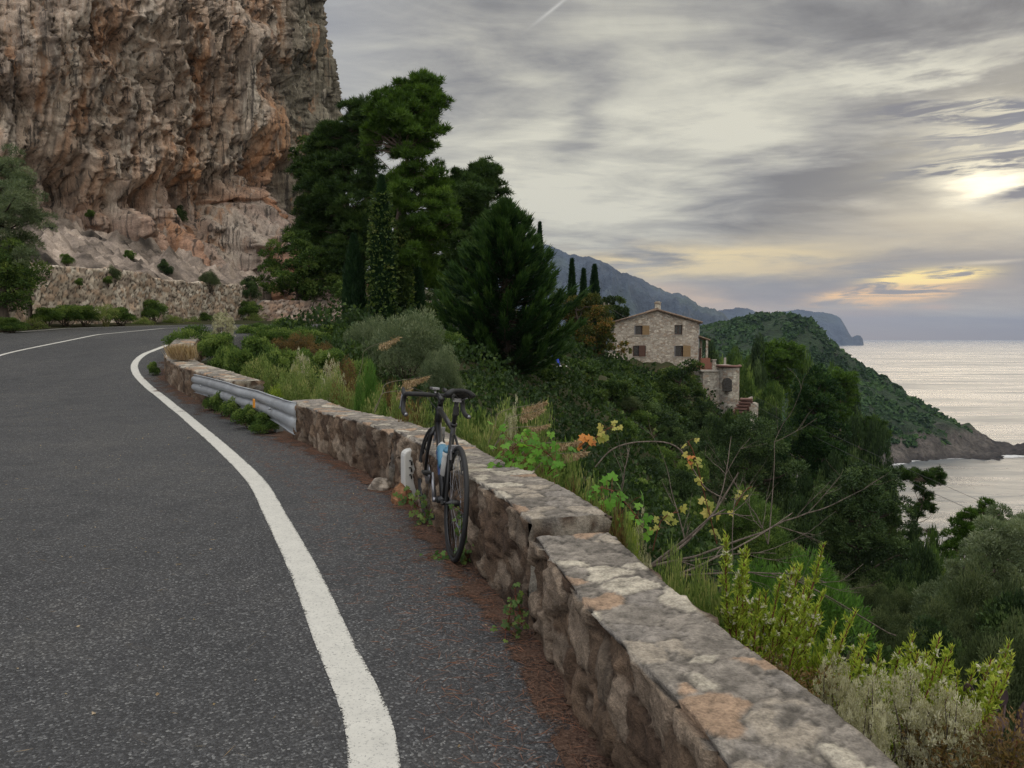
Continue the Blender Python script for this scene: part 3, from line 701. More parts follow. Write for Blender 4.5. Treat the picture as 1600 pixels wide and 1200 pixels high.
def rock_mesh(name, c, r, seed, mat, label, cat, group=None, tint=(.26, .22, .18)):
    n = 30; U, Vv = np.meshgrid(np.linspace(0, 2 * math.pi, n), np.linspace(0, math.pi, n // 2), indexing='ij')
    D = np.stack([np.cos(U) * np.sin(Vv), np.sin(U) * np.sin(Vv), np.cos(Vv)], -1).reshape(-1, 3)
    k = 1 + .28 * fbm(D * 1.3, 4, seed) ; V = D * np.array(r) * k[:, None]
    o = mesh_np(name, V, grid_faces(n, n // 2), mat, smooth=False, col=np.array(tint) * (1 + .4 * fbm(D * 2, 3, seed + 4))[:, None]); o.location = tuple(float(v) for v in c)
    return tag(o, label, cat, group)
rock_mesh('loose_stone', (-1.12, 6.5, .03), (.10, .07, .075), 5, M['rock'], 'pale loose stone lying at the foot of the parapet left of the marker stone', 'stone')
rock_mesh('loose_stone', (-.86, 5.95, .05), (.08, .07, .10), 9, M['rock'], 'rusty brown stone wedged under the marker stone', 'stone', tint=(.24, .12, .06))
# ------------------------------------------------------------------ retaining walls under the cliff
def rubble_wall(name, path, ztop, zbot, res, seed, label, thick=.5, sscale=3.6, tint=(1, 1, 1), cap=False, topn=.12, group='dry stone retaining walls below the cliff'):
    P, s = polyline(path, res); n = normals2(P)           # n points to the road
    zt = np.interp(s / s[-1], *ztop) + topn * fbm(np.c_[P * .9, s * 0], 3, seed); zb = np.interp(s / s[-1], *zbot)
    k = max(4, int(np.mean(zt - zb) / res)); k2 = 6; V = []; T = []
    for t in np.linspace(0, 1, k): V.append(np.c_[P + n * (.12 * (1 - t)), zb + (zt - zb) * t]); T.append(np.zeros(len(P)))
    for t in np.linspace(.1, 1, k2): V.append(np.c_[P - n * thick * t, zt]); T.append(np.ones(len(P)))
    V.append(np.c_[P - n * thick, zb]); T.append(np.zeros(len(P)))
    nv = len(V); V = np.stack(V, 1).reshape(-1, 3); T = np.stack(T, 1).ravel()
    e, rv = stonecol(V, sscale, 1.5, seed); N3 = np.repeat(np.c_[n, np.zeros(len(n))], nv, 0); N3[T > .5] = (0, 0, 1)
    V2 = V + N3 * ((e - .6) * .05 + (rv[:, 0] - .5) * .07 * e + .05 * fbm(V * .8, 3, seed + 4))[:, None]
    pal = np.array([(.32, .255, .205), (.46, .385, .31), (.58, .51, .43), (.42, .31, .23)])[(rv[:, 2] * 3.999).astype(int)]
    g = 1 + .3 * fbm(V * .5, 4, seed + 9)
    c = np.where(e[:, None] < .22, np.array((.085, .068, .053)), pal * (.75 + .5 * rv[:, 3:4])) * g[:, None] * np.array(tint)
    if cap: c = np.where(T[:, None] > .5, np.array((.36, .34, .31)), c)
    o = mesh_np(name, V2, grid_faces(len(P), nv), M['rubble'], smooth=True, col=np.clip(c, .01, .8))
    return tag(o, label, 'stone wall', group)
def zt(py, Y): return 1.3 + (527 - py) / F * Y
def xa(px, Y): return (px - 800) / F * Y
def build_retaining():
    MW = [(xa(50, 29), 29), (xa(130, 32), 32), (xa(215, 36), 36), (xa(300, 41), 41), (xa(360, 45), 45), (xa(408, 48.5), 48.5), (xa(409, 50), 50.2)]
    g = 'dry stone retaining walls below the cliff'
    w = rubble_wall('retaining_wall', MW, ([0, .2, .38, .41, .6, .8, .93, 1], [zt(414, 29), zt(415, 32), zt(424, 36), zt(437, 37), zt(439, 41), zt(444, 45), zt(449, 48.5), zt(449, 49)]),
                    ([0, 1], [1.3, 1.9]), .07, 21, 'long tall dry stone retaining wall with a small hatch, below the cliff', sscale=3.4)
    b = MB(); Y = 36.2; c = (xa(213, Y), Y - .14, zt(485, Y))
    h = empty('drain_hatch', (c[0], c[1], c[2] - .3), 'small rusty hatch at the foot of the long retaining wall', 'hatch', rz=R(38))
    b.box((0, -.02, .3), (.40, .04, .62)); b.build('panel', M['redwood'], h)
    b = MB(); b.box((0, -.01, .67), (.62, .12, .10), jit=.01); b.box((-.26, -.01, .3), (.1, .1, .64), jit=.01); b.box((.26, -.01, .3), (.1, .1, .64), jit=.01); b.build('frame', M['concrete'], h)
    rubble_wall('retaining_wall', [(xa(-120, 22.5), 22.5), (xa(-40, 25), 25), (xa(31, 27), 27), (xa(36, 28), 28.2)], ([0, .8, 1], [zt(452, 23), zt(463, 27), zt(466, 27)]), ([0, 1], [.7, 1.2]), .07, 25,
                'dry stone retaining wall under the olive tree at the left edge', sscale=3.2)
    rubble_wall('retaining_wall', [(xa(386, 46), 46), (xa(398, 46.8), 46.8), (xa(440, 48), 48), (xa(490, 49), 49), (xa(545, 50), 50), (xa(640, 52), 52), (xa(730, 54), 54)], ([0, .03, .1, .5, 1], [zt(497, 46), zt(487, 46.5), zt(470, 47.5), zt(468, 49), zt(467, 52)]), ([0, 1], [1.8, 1.8]), .08, 29,
                'pink-grey rubble wall with a pale capping behind the far bend', sscale=3.6, tint=(1.0, .93, .95), cap=True, topn=.03)
build_retaining()
# ------------------------------------------------------------------ the cliff
def build_cliff():
    # foot line in plan, left to right, then turning away from the road
    path = [(-47, 22), (-36, 34), (-28.5, 42), (-25, 47), (-22.5, 51), (-19.5, 56), (-18.4, 60), (-17.5, 63), (-17.4, 67), (-20, 74), (-29, 86)]
    P, s = polyline(path, .085); n = normals2(P); nu = len(P)       # n towards the road
    z = np.arange(1.5, 41, .085); nv = len(z)
    # smooth the normals a little so that folds do not cross
    k = 61; kr = np.ones(k) / k; n = np.stack([np.convolve(np.pad(n[:, i], k // 2, 'edge'), kr, 'valid') for i in (0, 1)], 1); n /= np.linalg.norm(n, axis=1)[:, None]
    S2 = np.repeat(s, nv); Z = np.tile(z, nu); B = np.repeat(P, nv, 0); Nn = np.repeat(n, nv, 0)
    W = np.stack([B[:, 0], B[:, 1], Z], 1); U = np.stack([S2, Z * 0, Z], 1)
    warp = fbm(U * .16, 3, 2) * 1.2
    big = fbm(np.stack([S2 * .10, Z * .07, Z * 0], 1), 3, 5)
    lip = 9.0 + 3.6 * np.clip((S2 - 34) / 9, 0, 1) + 1.6 * fbm(np.stack([S2 * .16, S2 * 0, S2 * 0], 1), 3, 17)          # height of the overhang's lip
    apron = np.clip(lip - 2.2 - Z, 0, 9)
    d = big * 2.0
    d += np.clip((Z - lip) / 1.6, 0, 1) * 1.0                                          # upper face hangs out
    d += apron ** 1.1 * .62
    # second and third tier of overhangs
    for zc, am, sd in ((15.5, .9, 31), (21, .9, 37), (27, .8, 39)):
        l2 = zc + 3.2 * fbm(np.stack([S2 * .17, S2 * 0, S2 * 0], 1), 3, sd); q = (Z - l2)
        d += am * (np.clip(q / .9, 0, 1) - np.clip(q / 6.5, 0, 1)) * np.clip(.75 + fbm(np.stack([S2 * .12, Z * .05, S2 * 0], 1), 2, sd + 2) * 1.6, 0, 1.5)
    up = np.clip((Z - lip + 1) / 2, 0, 1)
    # flowstone curtains: vertical ridges cut off below at ragged heights
    dr = 1 - np.abs(fbm(np.stack([S2 * .62 + warp * .5, Z * .045, Z * 0], 1), 3, 21)) * 2.0
    sf = np.clip(fbm(U * np.array([.14, 1, .11]), 3, 161) * 1.9 + .62, .22, 1.1)
    mod = np.clip(fbm(U * np.array([.2, 1, .16]), 3, 141) * 1.6 + .55, .1, 1.3)
    d += dr * .62 * (up * .8 + .2) * mod
    dr2 = 1 - np.abs(fbm(np.stack([S2 * 1.9 + warp, Z * .12, Z * 0], 1), 3, 23)) * 2.0
    d += sf * dr2 * .40 * (up * .7 + .3) * (1.5 - mod)
    blk = np.abs(fbm(np.stack([S2 * .33, Z * .42, Z * 0 + 3], 1), 4, 143, .6)); d -= blk * .9 * up * (1.5 - mod)
    cell = np.floor(S2 * 1.15 + fbm(np.stack([S2 * .7, Z * .25, Z * 0], 1), 2, 44) * .8)
    h1 = _rt[(cell.astype(int) * 7) & 255, 0]; saw = (Z / (2.2 + 2.8 * h1) + h1 * 5) % 1.0
    d += (saw ** 1.4) * .32 * sf * up * (np.clip(fbm(U * .23, 2, 51) * 2 + .5, 0, 1))
    # hollows
    f1, f2, idn = worley(np.stack([S2 * .30 + warp * .3, Z * .21, Z * 0 + .5], 1), 7); rv = _rt[idn]
    d -= np.clip(.42 - f1, 0, 1) * 4.2 * (rv[:, 0] > .5) * up
    f1b, f2b, idb = worley(np.stack([S2 * .8 + warp * .5, Z * .5, Z * 0 + .5], 1), 19); rvb = _rt[idb]
    d -= np.clip(.40 - f1b, 0, 1) * 1.6 * (rvb[:, 0] > .55) * up
    # deep slots under the lip
    slot = np.exp(-((Z - lip + .2) / 1.5) ** 2); d -= slot * (.75 + 1.9 * np.clip(fbm(np.stack([S2 * .5, S2 * 0, Z * .1], 1), 3, 61) * 1.6, -1, 1))
    # boulders of the apron
    f1c, f2c, idc = worley(np.stack([S2 * .36, Z * .36, Z * 0 + .3], 1) + np.stack([fbm(U * .4, 2, 63)] * 3, 1) * .4, 11); rvc = _rt[idc]
    ap = 1 - up
    d += ap * (np.clip((f2c - f1c) * 4, 0, 1) * (.2 + .9 * rvc[:, 0]) - .4)
    f1d, f2d, idd = worley(U * 1.1, 15); d += ap * np.clip((f2d - f1d) * 4, 0, 1) * .5 * _rt[idd][:, 0]
    # standing pinnacles at the right half of the apron
    for s0, w0, zt0, am in ((44.6, 1.5, 13.0, 2.7), (46.6, 1.3, 11.0, 2.9), (42.6, .9, 10.2, 2.1), (37.6, .8, 9.6, 2.4), (35.2, 1.2, 9.3, 2.1), (39.6, .8, 7.8, 2.2), (31.5, 1.5, 7.4, 1.6)):
        u = (S2 - s0) / w0; q = np.clip(1 - u * u, 0, 1) ** .5 * np.clip((zt0 - Z) / 2.4, 0, 1) ** .5; d += q * am
    fine = fbm(np.stack([W[:, 0], W[:, 1], W[:, 2] * .6], 1) * .8, 6, 71, .58); d += fine * .24 * sf
    ck = fbm(np.stack([S2 * .75 + warp, Z * .10, Z * 0 + 7], 1), 4, 151, .55); d -= np.clip(1 - np.abs(ck) / .07, 0, 1) * .85 * up
    ck2 = fbm(np.stack([S2 * 2.2 + warp, Z * .22 + S2 * .2, Z * 0 + 9], 1), 4, 153, .6); d -= np.clip(1 - np.abs(ck2) / .09, 0, 1) * .34 * sf * (.4 + .6 * up)
    ck3 = fbm(np.stack([S2 * .5 + Z * .1, Z * .8, Z * 0 + 11], 1), 4, 157, .6); d -= np.clip(1 - np.abs(ck3) / .06, 0, 1) * .22
    fine2 = np.abs(fbm(U * np.array([2.6, 1, 1.2]), 4, 75, .55)); d -= fine2 * .22 * sf
    V = np.c_[B + Nn * d[:, None], Z + (fbm(U * .9, 3, 81) * .25)]
    ln = np.clip((S2 - 43) / 7, 0, 1) * np.clip(Z - 8, 0, 30); V[:, 0] += np.clip((S2 - 43) / 7, 0, 1) * (np.clip(Z - 8, 0, 4) * .35 - np.clip(Z - 12, 0, 30) * .17)
    # lean: the skyline edge at the far right comes out lower down
    # colours
    c1 = np.array((.50, .395, .32)); c2 = np.array((.52, .29, .17)); c3 = np.array((.58, .52, .45)); c4 = np.array((.17, .14, .12)); c5 = np.array((.40, .30, .25))
    o = np.clip(fbm(np.stack([S2 * .33 + warp * .3, Z * .10, Z * 0], 1), 4, 91) * 1.7 + .32 + .25 * np.clip((S2 - 42) / 8, -1, 1), 0, 1)[:, None]
    gr = np.clip(fbm(np.stack([S2 * .8, Z * .16, Z * 0], 1), 4, 95) * 2.2 + .1, 0, 1)[:, None]
    dk = np.clip(fbm(np.stack([S2 * 1.9 + warp * .6, Z * .10, Z * 0], 1), 5, 99, .65) * 3.2 - .45, 0, 1)[:, None]
    col = c1 * (1 - o) + c2 * o; col = col * (1 - gr * .6) + c3 * gr * .6; col = col * (1 - dk * .8) + c4 * dk * .8
    ac = c5 * (1 - .5 * gr) + c3 * .5 * gr; rc = np.clip((rvc[:, 1] - .62) * 4, 0, 1)[:, None] * np.clip((S2 - 33) / 6, .15, 1)[:, None]
    ac = ac * (1 - rc * .8) + np.array((.45, .22, .12)) * rc * .8
    ac = ac * (1 - dk * .45) + c4 * dk * .45
    col = col * up[:, None] + ac * ap[:, None]
    far = np.clip((S2 - (s[-1] - 31)) / 3, 0, 1)[:, None]                      # grey scrubby flank at the skyline
    g2 = np.array((.22, .195, .155)) * (1 + .5 * fbm(U * .5, 3, 103))[:, None]
    col = col * (1 - far) + g2 * far
    ob = mesh_np('cliff', V, grid_faces(nu, nv), M['cliff'], smooth=True, col=np.clip(col, .02, .8))
    tag(ob, 'tall orange and grey limestone cliff with overhangs and flowstone above the road', kind='structure')
    print('cliff length', s[-1], nu * nv)
    # sloping ground between the retaining wall and the cliff
    Y = np.linspace(20, 60, 300); X = np.linspace(-45, -6, 300); XX, YY = np.meshgrid(X, Y, indexing='ij'); x, y = XX.ravel(), YY.ravel()
    def bould(x, y):
        Q = np.stack([x, y, x * 0 + .5], 1); a1, a2, i1 = worley(Q * .42, 5); b1, b2, i2 = worley(Q * 1.1, 6)
        c1_, c2_, i3 = worley(Q * 2.6, 8)
        return np.clip((a2 - a1) * 5, 0, 1) * (.2 + .8 * _rt[i1][:, 0]) + np.clip((b2 - b1) * 4, 0, 1) * .45 * _rt[i2][:, 1] + np.clip((c2_ - c1_) * 4, 0, 1) * .25 * _rt[i3][:, 1]
    MWx = np.interp(y, [20, 29, 36, 41, 48.5, 60], [-16.5, xa(50, 29), xa(215, 36), xa(300, 41), xa(408, 48.5), -16]); dd = MWx - x
    zz = np.interp(y, [20, 27, 29, 36, 45, 50, 60], [2.0, 2.4, 3.7, 4.0, 4.2, 4.2, 5.5]) + np.clip(dd, 0, 30) * .33 + .45 * fbm(np.stack([x, y, x * 0], 1) * .5, 5, 7) + (np.abs(fbm(np.stack([x, y, x * 0 + 4], 1) * .55, 5, 27, .58)) * .8 + np.abs(fbm(np.stack([x * 1.6, y * .7, x * 0 + 8], 1), 4, 28, .6)) * .25 + .12 * bould(x, y)) * np.clip(dd / 2, 0, 1)
    zz = np.where(dd < .35, zz - 5 * np.clip(.35 - dd, 0, 1), zz); zz = np.where(dd < -1, -3, zz)
    kp = dd.reshape(300, 300) > -.3; Fq = grid_faces(300, 300); ok = kp.ravel()[Fq].all(1)
    cc = np.array((.24, .195, .165)) * (1 + 1.1 * fbm(np.stack([x, y, x * 0], 1) * .7, 3, 17))[:, None]
    tag(mesh_np('rocky_bank', np.stack([x, y, zz], 1), Fq[ok], M['rock'], smooth=True, col=cc), kind='structure')
build_cliff()
# ------------------------------------------------------------------ sea, headland, mountains
SEA = -109.5
def build_sea():
    r = 30000
    xs = np.linspace(-r, r, 41); V = np.array([(x, y, SEA) for x in xs for y in np.linspace(-2000, r, 41)])
    tag(mesh_np('sea', V, grid_faces(41, 41), M['sea']), 'grey sea reflecting the cloudy sky', kind='structure')
build_sea()
def hp(px, py, D): p = at(px, py, D); return tuple(p)
HEAD = TPS([hp(1040, 540, 1020), hp(1100, 526, 1000), hp(1150, 508, 960), hp(1200, 499, 940), hp(1240, 496, 900), hp(1272, 506, 880), hp(1300, 538, 868), hp(1340, 568, 850), hp(1400, 604, 820), hp(1450, 637, 800), hp(1500, 668, 775),
   hp(1530, 687, 758), hp(1560, 695, 735), hp(1585, 698, 724), (500, 718, -104.5), (520, 716, -106), (545, 714, -108), (575, 716, -113), (620, 740, -135),
   (290, 640, -112), (330, 661, -114), (362, 680, -114), (410, 694, -114), (460, 699, -114), (500, 698, -115), (540, 698, -115), (330, 600, -135), (420, 640, -140), (520, 660, -145), (260, 560, -125),
   hp(1372, 690, 678), hp(1440, 676, 715), hp(1500, 684, 738), (375, 780, -62), (330, 760, -52), (280, 750, -40), (250, 850, -10), (200, 700, -50), (150, 560, -60), (180, 450, -100), (60, 420, -55), (0, 500, -20), (100, 850, -15), (0, 1000, -25),
   (260, 1200, -80), (360, 1100, -110), (420, 1000, -120), (480, 900, -135), (520, 820, -135), (560, 780, -135), (600, 1000, -170), (-200, 1200, 10), (-200, 500, -10), (100, 1300, -40), (230, 380, -130), (330, 500, -150)])
def build_headland():
    us = np.linspace(-160, 640, 260); vs = np.linspace(400, 1150, 240); X, Y = np.meshgrid(us, vs, indexing='ij'); x, y = X.ravel(), Y.ravel()
    z = HEAD(x, y); P = np.stack([x, y, x * 0], 1)
    low = np.clip((-72 - z) / 20, 0, 1); z = z + fbm(P * .02, 5, 3, .55) * (3.5 + 5 * low) + np.abs(fbm(P * np.array([.09, .03, 1]), 4, 8)) * 5 * low
    c = np.array((.105, .09, .078)) * (1 + .5 * fbm(P * .03, 4, 13))[:, None]; wet = np.clip((SEA + 6 + 8 * np.clip((x - 440) / 40, 0, 1) - z) / 5, 0, 1)[:, None]
    c = c * (1 - wet) + np.array((.045, .038, .035)) * wet
    green = np.clip((z + 91 + fbm(P * .03, 3, 19) * 9) / 6, 0, 1)[:, None]; c = c * (1 - green) + np.array((.022, .040, .015)) * green
    tag(mesh_np('headland', np.stack([x, y, z], 1), grid_faces(260, 240), M['headrock'], smooth=True, col=np.clip(c, .01, 1)), 'wooded headland with bare rock at the waterline', kind='structure')
    # canopy: one object, thousands of crowns
    rng = np.random.default_rng(5); n = 19000; x = rng.uniform(60, 500, n); y = rng.uniform(480, 1080, n); z = HEAD(x, y)
    keep = (z > -94 + rng.normal(0, 4, n)) & (x / y > .16) & (fbm(np.stack([x, y, x * 0], 1) * .035, 4, 33) < .42); x, y, z = x[keep], y[keep], z[keep]
    # icosphere-like crown template
    bm = []; nt = 7; mt = 9
    th = np.linspace(0, math.pi, nt); ph = np.linspace(0, 2 * math.pi, mt, endpoint=False)
    T = np.array([(math.sin(a) * math.cos(b), math.sin(a) * math.sin(b), math.cos(a)) for a in th for b in ph])
    q = []
    for i in range(nt - 1):
        for j in range(mt): q.append((i * mt + j, (i + 1) * mt + j, (i + 1) * mt + (j + 1) % mt, i * mt + (j + 1) % mt))
    q = np.array(q); N_ = len(x); rr = 1.3 + 3.0 * rng.random(N_) ** 1.8; 
    V = T[None] * rr[:, None, None] * np.array([1, 1, .78]); jitter = rng.normal(0, .36, V.shape) * rr[:, None, None]; V = V + jitter
    V = V + np.stack([x, y, z + rr * .7 - 3.2], 1)[:, None]
    Q = q[None] + (np.arange(N_) * len(T))[:, None, None]
    rv = np.repeat(np.clip(rng.random(N_) * .75 + .5 * fbm(np.stack([x, y, x * 0], 1) * .02, 3, 35), 0, 1), len(T)) * .8 + rng.random(N_ * len(T)) * .3
    tag(mesh_np('headland_forest', V.reshape(-1, 3), Q.reshape(-1, 4), M['forest'], smooth=False, attrs={'r': rv}), 'dense dark green pine wood covering the headland', kind='stuff')
    # surf
    foam, N = newmat('foam'); v = N.n('ShaderNodeTexCoord').outputs['Object']; t = N.n('ShaderNodeAttribute', attribute_name='t').outputs['Fac']
    f = N.sm(N.m('MULTIPLY', N.noise(v, .12, 6, .7), t), .26, .42)
    out(N, N.n('ShaderNodeMixShader', {0: N.m('MULTIPLY', f, .8), 1: N.n('ShaderNodeBsdfTransparent').outputs[0], 2: pbsdf(N, (.7, .7, .7), .8).outputs[0]}))
    L, _ = polyline([(300, 655), (328, 664), (362, 690), (410, 704), (440, 705), (480, 712), (520, 715), (545, 722)], 4); nn = normals2(L)
    V = []; T = []
    for o, tt in ((-14, .2), (-4, 1), (4, .9), (12, .1)): V.append(np.c_[L + nn * o, np.full(len(L), SEA + .3)]); T.append(np.full(len(L), tt))
    tag(mesh_np('surf', np.stack(V, 1).reshape(-1, 3), grid_faces(len(L), 4), foam, attrs={'t': np.stack(T, 1).ravel()}), kind='stuff')
build_headland()
def build_mountain(name, pts, D0, depth, seed, label, rough=1.0, tint=(.05, .066, .088)):  # tint has the blue of distant light and haze put into the rock
    px = np.array([p[0] for p in pts], float); py = np.array([p[1] for p in pts], float)
    n = 520; xs = np.linspace(px[0], px[-1], n); D = D0(xs) if callable(D0) else np.full(n, D0)
    ys = np.interp(xs, px, py); top = np.array([at(a, b, d) for a, b, d in zip(xs, ys, D)]); hz = top[:, 2] - SEA
    nz = fbm(np.stack([xs * .05, xs * 0, xs * 0], 1), 5, seed, .6); top[:, 2] += nz * .018 * D * rough * .13 * np.clip(hz / 150, 0, 1)
    V = []; m = 90; t = np.concatenate([np.linspace(0, 1, 70), 1 + np.linspace(.05, 1, 20)])
    for k in range(m):
        tt = t[k]; y = top[:, 1] - depth * (1 - tt); 
        prof = (tt ** .75) if tt <= 1 else max(0, 2 - tt)
        x = top[:, 0] * (y / top[:, 1]) if tt <= 1 else top[:, 0]
        Q = np.stack([x, y, x * 0], 1); sc = 10.0 / D0_mean(D0)
        fn = np.abs(fbm(Q * sc * np.array([1, .5, 1]), 5, seed + 4, .6)); f2 = fbm(Q * sc * 2.2, 5, seed + 9, .6)
        z = SEA - 20 + (top[:, 2] - SEA + 20) * prof + (np.sin(math.pi * min(tt, 1)) if tt < 1 else 0) * (-fn * .55 + f2 * .22) * (top[:, 2] - SEA)
        if tt > 1: z = np.minimum(z, top[:, 2])
        V.append(np.stack([x, y, z], 1))
    V = np.stack(V, 1).reshape(-1, 3)
    g = fbm(V * (8.0 / D0_mean(D0)) * np.array([1, 1, 3]), 5, seed + 21, .6)
    c = np.array(tint) * (1 + .55 * g)[:, None]; sc = np.clip(g * 2 + .2, 0, 1)[:, None]; c = c * (1 - sc * .5) + np.array((.045, .065, .03)) * sc * .5
    tag(mesh_np(name, V, grid_faces(n, m), M['mount'], smooth=True, col=np.clip(c, .01, 1)), label, kind='structure')
def D0_mean(D): return 6500. if callable(D) else float(D)
build_mountain('mountain', [(700, 420), (780, 385), (826, 378), (850, 381), (880, 394), (920, 403), (945, 413), (960, 419), (985, 431), (1005, 436), (1020, 447), (1060, 459), (1085, 472), (1110, 482), (1130, 489), (1150, 505), (1180, 524), (1230, 552)], 5000., 1700, 41, 'high blue-grey mountain ridge behind the house', 1.3)
build_mountain('mountain', [(1040, 520), (1090, 497), (1128, 485), (1150, 481), (1172, 482), (1190, 492), (1215, 510), (1250, 535), (1270, 548)], 8000., 1500, 47, 'small rounded blue hill in the gap of the far coast', .8)
build_mountain('mountain', [(1120, 515), (1180, 494), (1205, 489), (1240, 485), (1270, 486), (1298, 489), (1313, 497), (1322, 511), (1330, 525), (1333, 527), (1338, 524), (1344, 524), (1348, 529), (1350, 541)], 11000., 900, 53, 'distant blue cape dropping to the sea', .8)
HAZE = 5.2e-5
def build_haze():
    b = MB(); b.box((0, 14300, (SEA - 1.5 + 760) / 2), (60400, 33600, 760 - SEA + 1.5))
    m, N = newmat('haze'); v = N.n('ShaderNodeVolumePrincipled', {'Color': (.48, .61, .88), 'Density': HAZE, 'Anisotropy': .3})
    N.nt.links.new(v.outputs[0], N.n('ShaderNodeOutputMaterial').inputs['Volume'])
    tag(b.build('haze', m), kind='stuff')
build_haze()
# ------------------------------------------------------------------ bicycle
def build_bike():
    rear = np.array([-.352, 4.42]); d = np.array([-.240, .971]); d /= np.linalg.norm(d)
    root = empty('bicycle', (rear[0], rear[1], 0.0), 'black road bicycle with drop handlebars leaning on the stone parapet', 'bicycle')
    yaw = math.atan2(-d[0], d[1]); lean = R(4.5)
    root.rotation_euler = (Matrix.Rotation(yaw, 3, 'Z') @ Matrix.Rotation(lean, 3, 'Y')).to_euler()
    # local: x right, y forwards, z up, origin at the rear tyre's contact
    WR = .336; RA = Vector((0, 0, WR)); FA = Vector((0, .99, WR)); BB = Vector((0, .415, .272)); ST = Vector((0, .265, .765)); HT = Vector((0, .845, .835)); HB = Vector((0, .895, .695))
    f = MB()
    f.tube([HT, HB], [.021, .025], 14); f.tube([BB, BB.lerp(HB, .5), HB + Vector((0, -.01, .02))], [.026, .024, .022], 14)
    f.tube([BB, ST], [.018, .016], 12); f.tube([ST + Vector((0, .01, -.03)), HT + Vector((0, -.01, -.03))], [.015, .018], 12)
    f.tube([BB + Vector((-.045, 0, 0)), BB + Vector((.045, 0, 0))], .023, 14)
    for sx in (-1, 1):
        f.tube([BB + Vector((sx * .02, -.03, 0)), Vector((sx * .045, .2, .29)), Vector((sx * .062, .02, WR))], [.012, .011, .009], 10)
        f.tube([ST + Vector((sx * .01, -.01, -.06)), Vector((sx * .035, .16, .60)), Vector((sx * .055, .0, WR + .01))], [.008, .008, .007], 10)
    f.tube([Vector((-.04, .155, .60)), Vector((.04, .155, .60))], .007, 8)
    f.build('frame', M['black'], root)
    b = MB(); mid = BB.lerp(HB, .62); dirn = (HB - BB).normalized()
    for a, c in ((.30, .44), (.50, .64)): b.tube([BB.lerp(HB, a), BB.lerp(HB, c)], .0262, 14, False)
    b.build('frame_band', M['bluetrim'], root)
    def wheel(ax, steer=0, cassette=False):
        w = bpy.data.objects.new('wheel', None); S.collection.objects.link(w); w.parent = root; w.location = ax; w.rotation_euler = (0, 0, steer)
        t = MB(); t.ring((0, 0, 0), .322, .0145, n=72, m=10); t.build('tyre', M['rubber'], w)
        r = MB(); r.ring((0, 0, 0), .298, .013, n=72, m=8, flat=.75); r.build('rim', M['black'], w)
        s = MB()
        for i in range(24):
            a = 2 * math.pi * i / 24; s_ = 1 if i % 2 else -1; o = .35 * (1 if i % 4 < 2 else -1)
            s.tube([(s_ * .028, .02 * math.cos(a + o), .02 * math.sin(a + o)), (0, .292 * math.cos(a), .292 * math.sin(a))], .0013, 4, False)
        s.build('spokes', M['alu'], w)
        h = MB(); h.tube([(-.06, 0, 0), (-.045, 0, 0), (-.03, 0, 0), (.03, 0, 0), (.045, 0, 0), (.06, 0, 0)], [.009, .012, .022, .022, .012, .009], 14); h.build('hub', M['black'], w)
        if cassette:
            c = MB()
            for i in range(8): c.tube([(.020 + i * .004, 0, 0), (.022 + i * .004, 0, 0)], .050 - i * .0035, 22)
            c.build('cassette', M['alu'], w)
        else:
            c = MB(); c.tube([(-.036, 0, 0), (-.034, 0, 0)], .07, 26); c.build('brake_disc', M['alu'], w)
        return w
    wheel(RA, 0, True); stv = R(8); wheel(FA, stv)
    A = Matrix.Translation(FA) @ Matrix.Rotation(stv, 4, 'Z')
    ax = (HT - HB).normalized()
    fk = MB(); crown = A.inverted() @ (HB - ax * .02)
    fk.tube([crown + Vector((0, 0, .03)), crown], [.019, .026], 12, M=A)
    for sx in (-1, 1): fk.tube([crown + Vector((sx * .012, 0, 0)), crown + Vector((sx * .042, .004, -.05)), Vector((sx * .050, -.012, .16)), Vector((sx * .052, 0, 0))], [.019, .017, .013, .009], 10, M=A)
    fk.build('fork', M['black'], root)
    bc = MB(); bc.box((0, crown.y - .035, crown.z - .015), (.06, .03, .05), M=A); bc.box((-.03, crown.y - .01, crown.z - .06), (.012, .03, .07), M=A); bc.box((.03, crown.y - .01, crown.z - .06), (.012, .03, .07), M=A); bc.build('brake_calliper', M['alu'], root, .003)
    bc = MB(); bc.box((0, .15, .635), (.055, .03, .045)); bc.box((-.028, .13, .60), (.012, .03, .06)); bc.box((.028, .13, .60), (.012, .03, .06)); bc.build('brake_calliper', M['alu'], root, .003)
    # cockpit
    top = HT + ax * .05; tl = A.inverted() @ top
    sm = MB(); sm.tube([HT, top], .019, 12); sm.build('headset', M['black'], root)
    st = MB(); bar = tl + Vector((0, .085, .018)); st.tube([tl + Vector((0, -.02, -.003)), tl + Vector((0, .03, .005)), bar], [.019, .017, .021], 12, M=A); st.build('stem', M['black'], root)
    hb = MB()
    for sx in (-1, 1):
        pts = [bar, bar + Vector((sx * .11, 0, .002)), bar + Vector((sx * .185, .012, .0)), bar + Vector((sx * .208, .05, -.003)), bar + Vector((sx * .212, .088, -.022)), bar + Vector((sx * .216, .098, -.065)), bar + Vector((sx * .220, .075, -.108)), bar + Vector((sx * .224, .03, -.132)), bar + Vector((sx * .226, -.035, -.138))]
        P, _ = polyline([tuple(p) for p in pts], .015); r = [.0135 if abs(p[0] - bar.x) < .05 else .0165 for p in P]; hb.tube(P, r, 10, M=A)
    hb.build('handlebar', M['tape'], root)
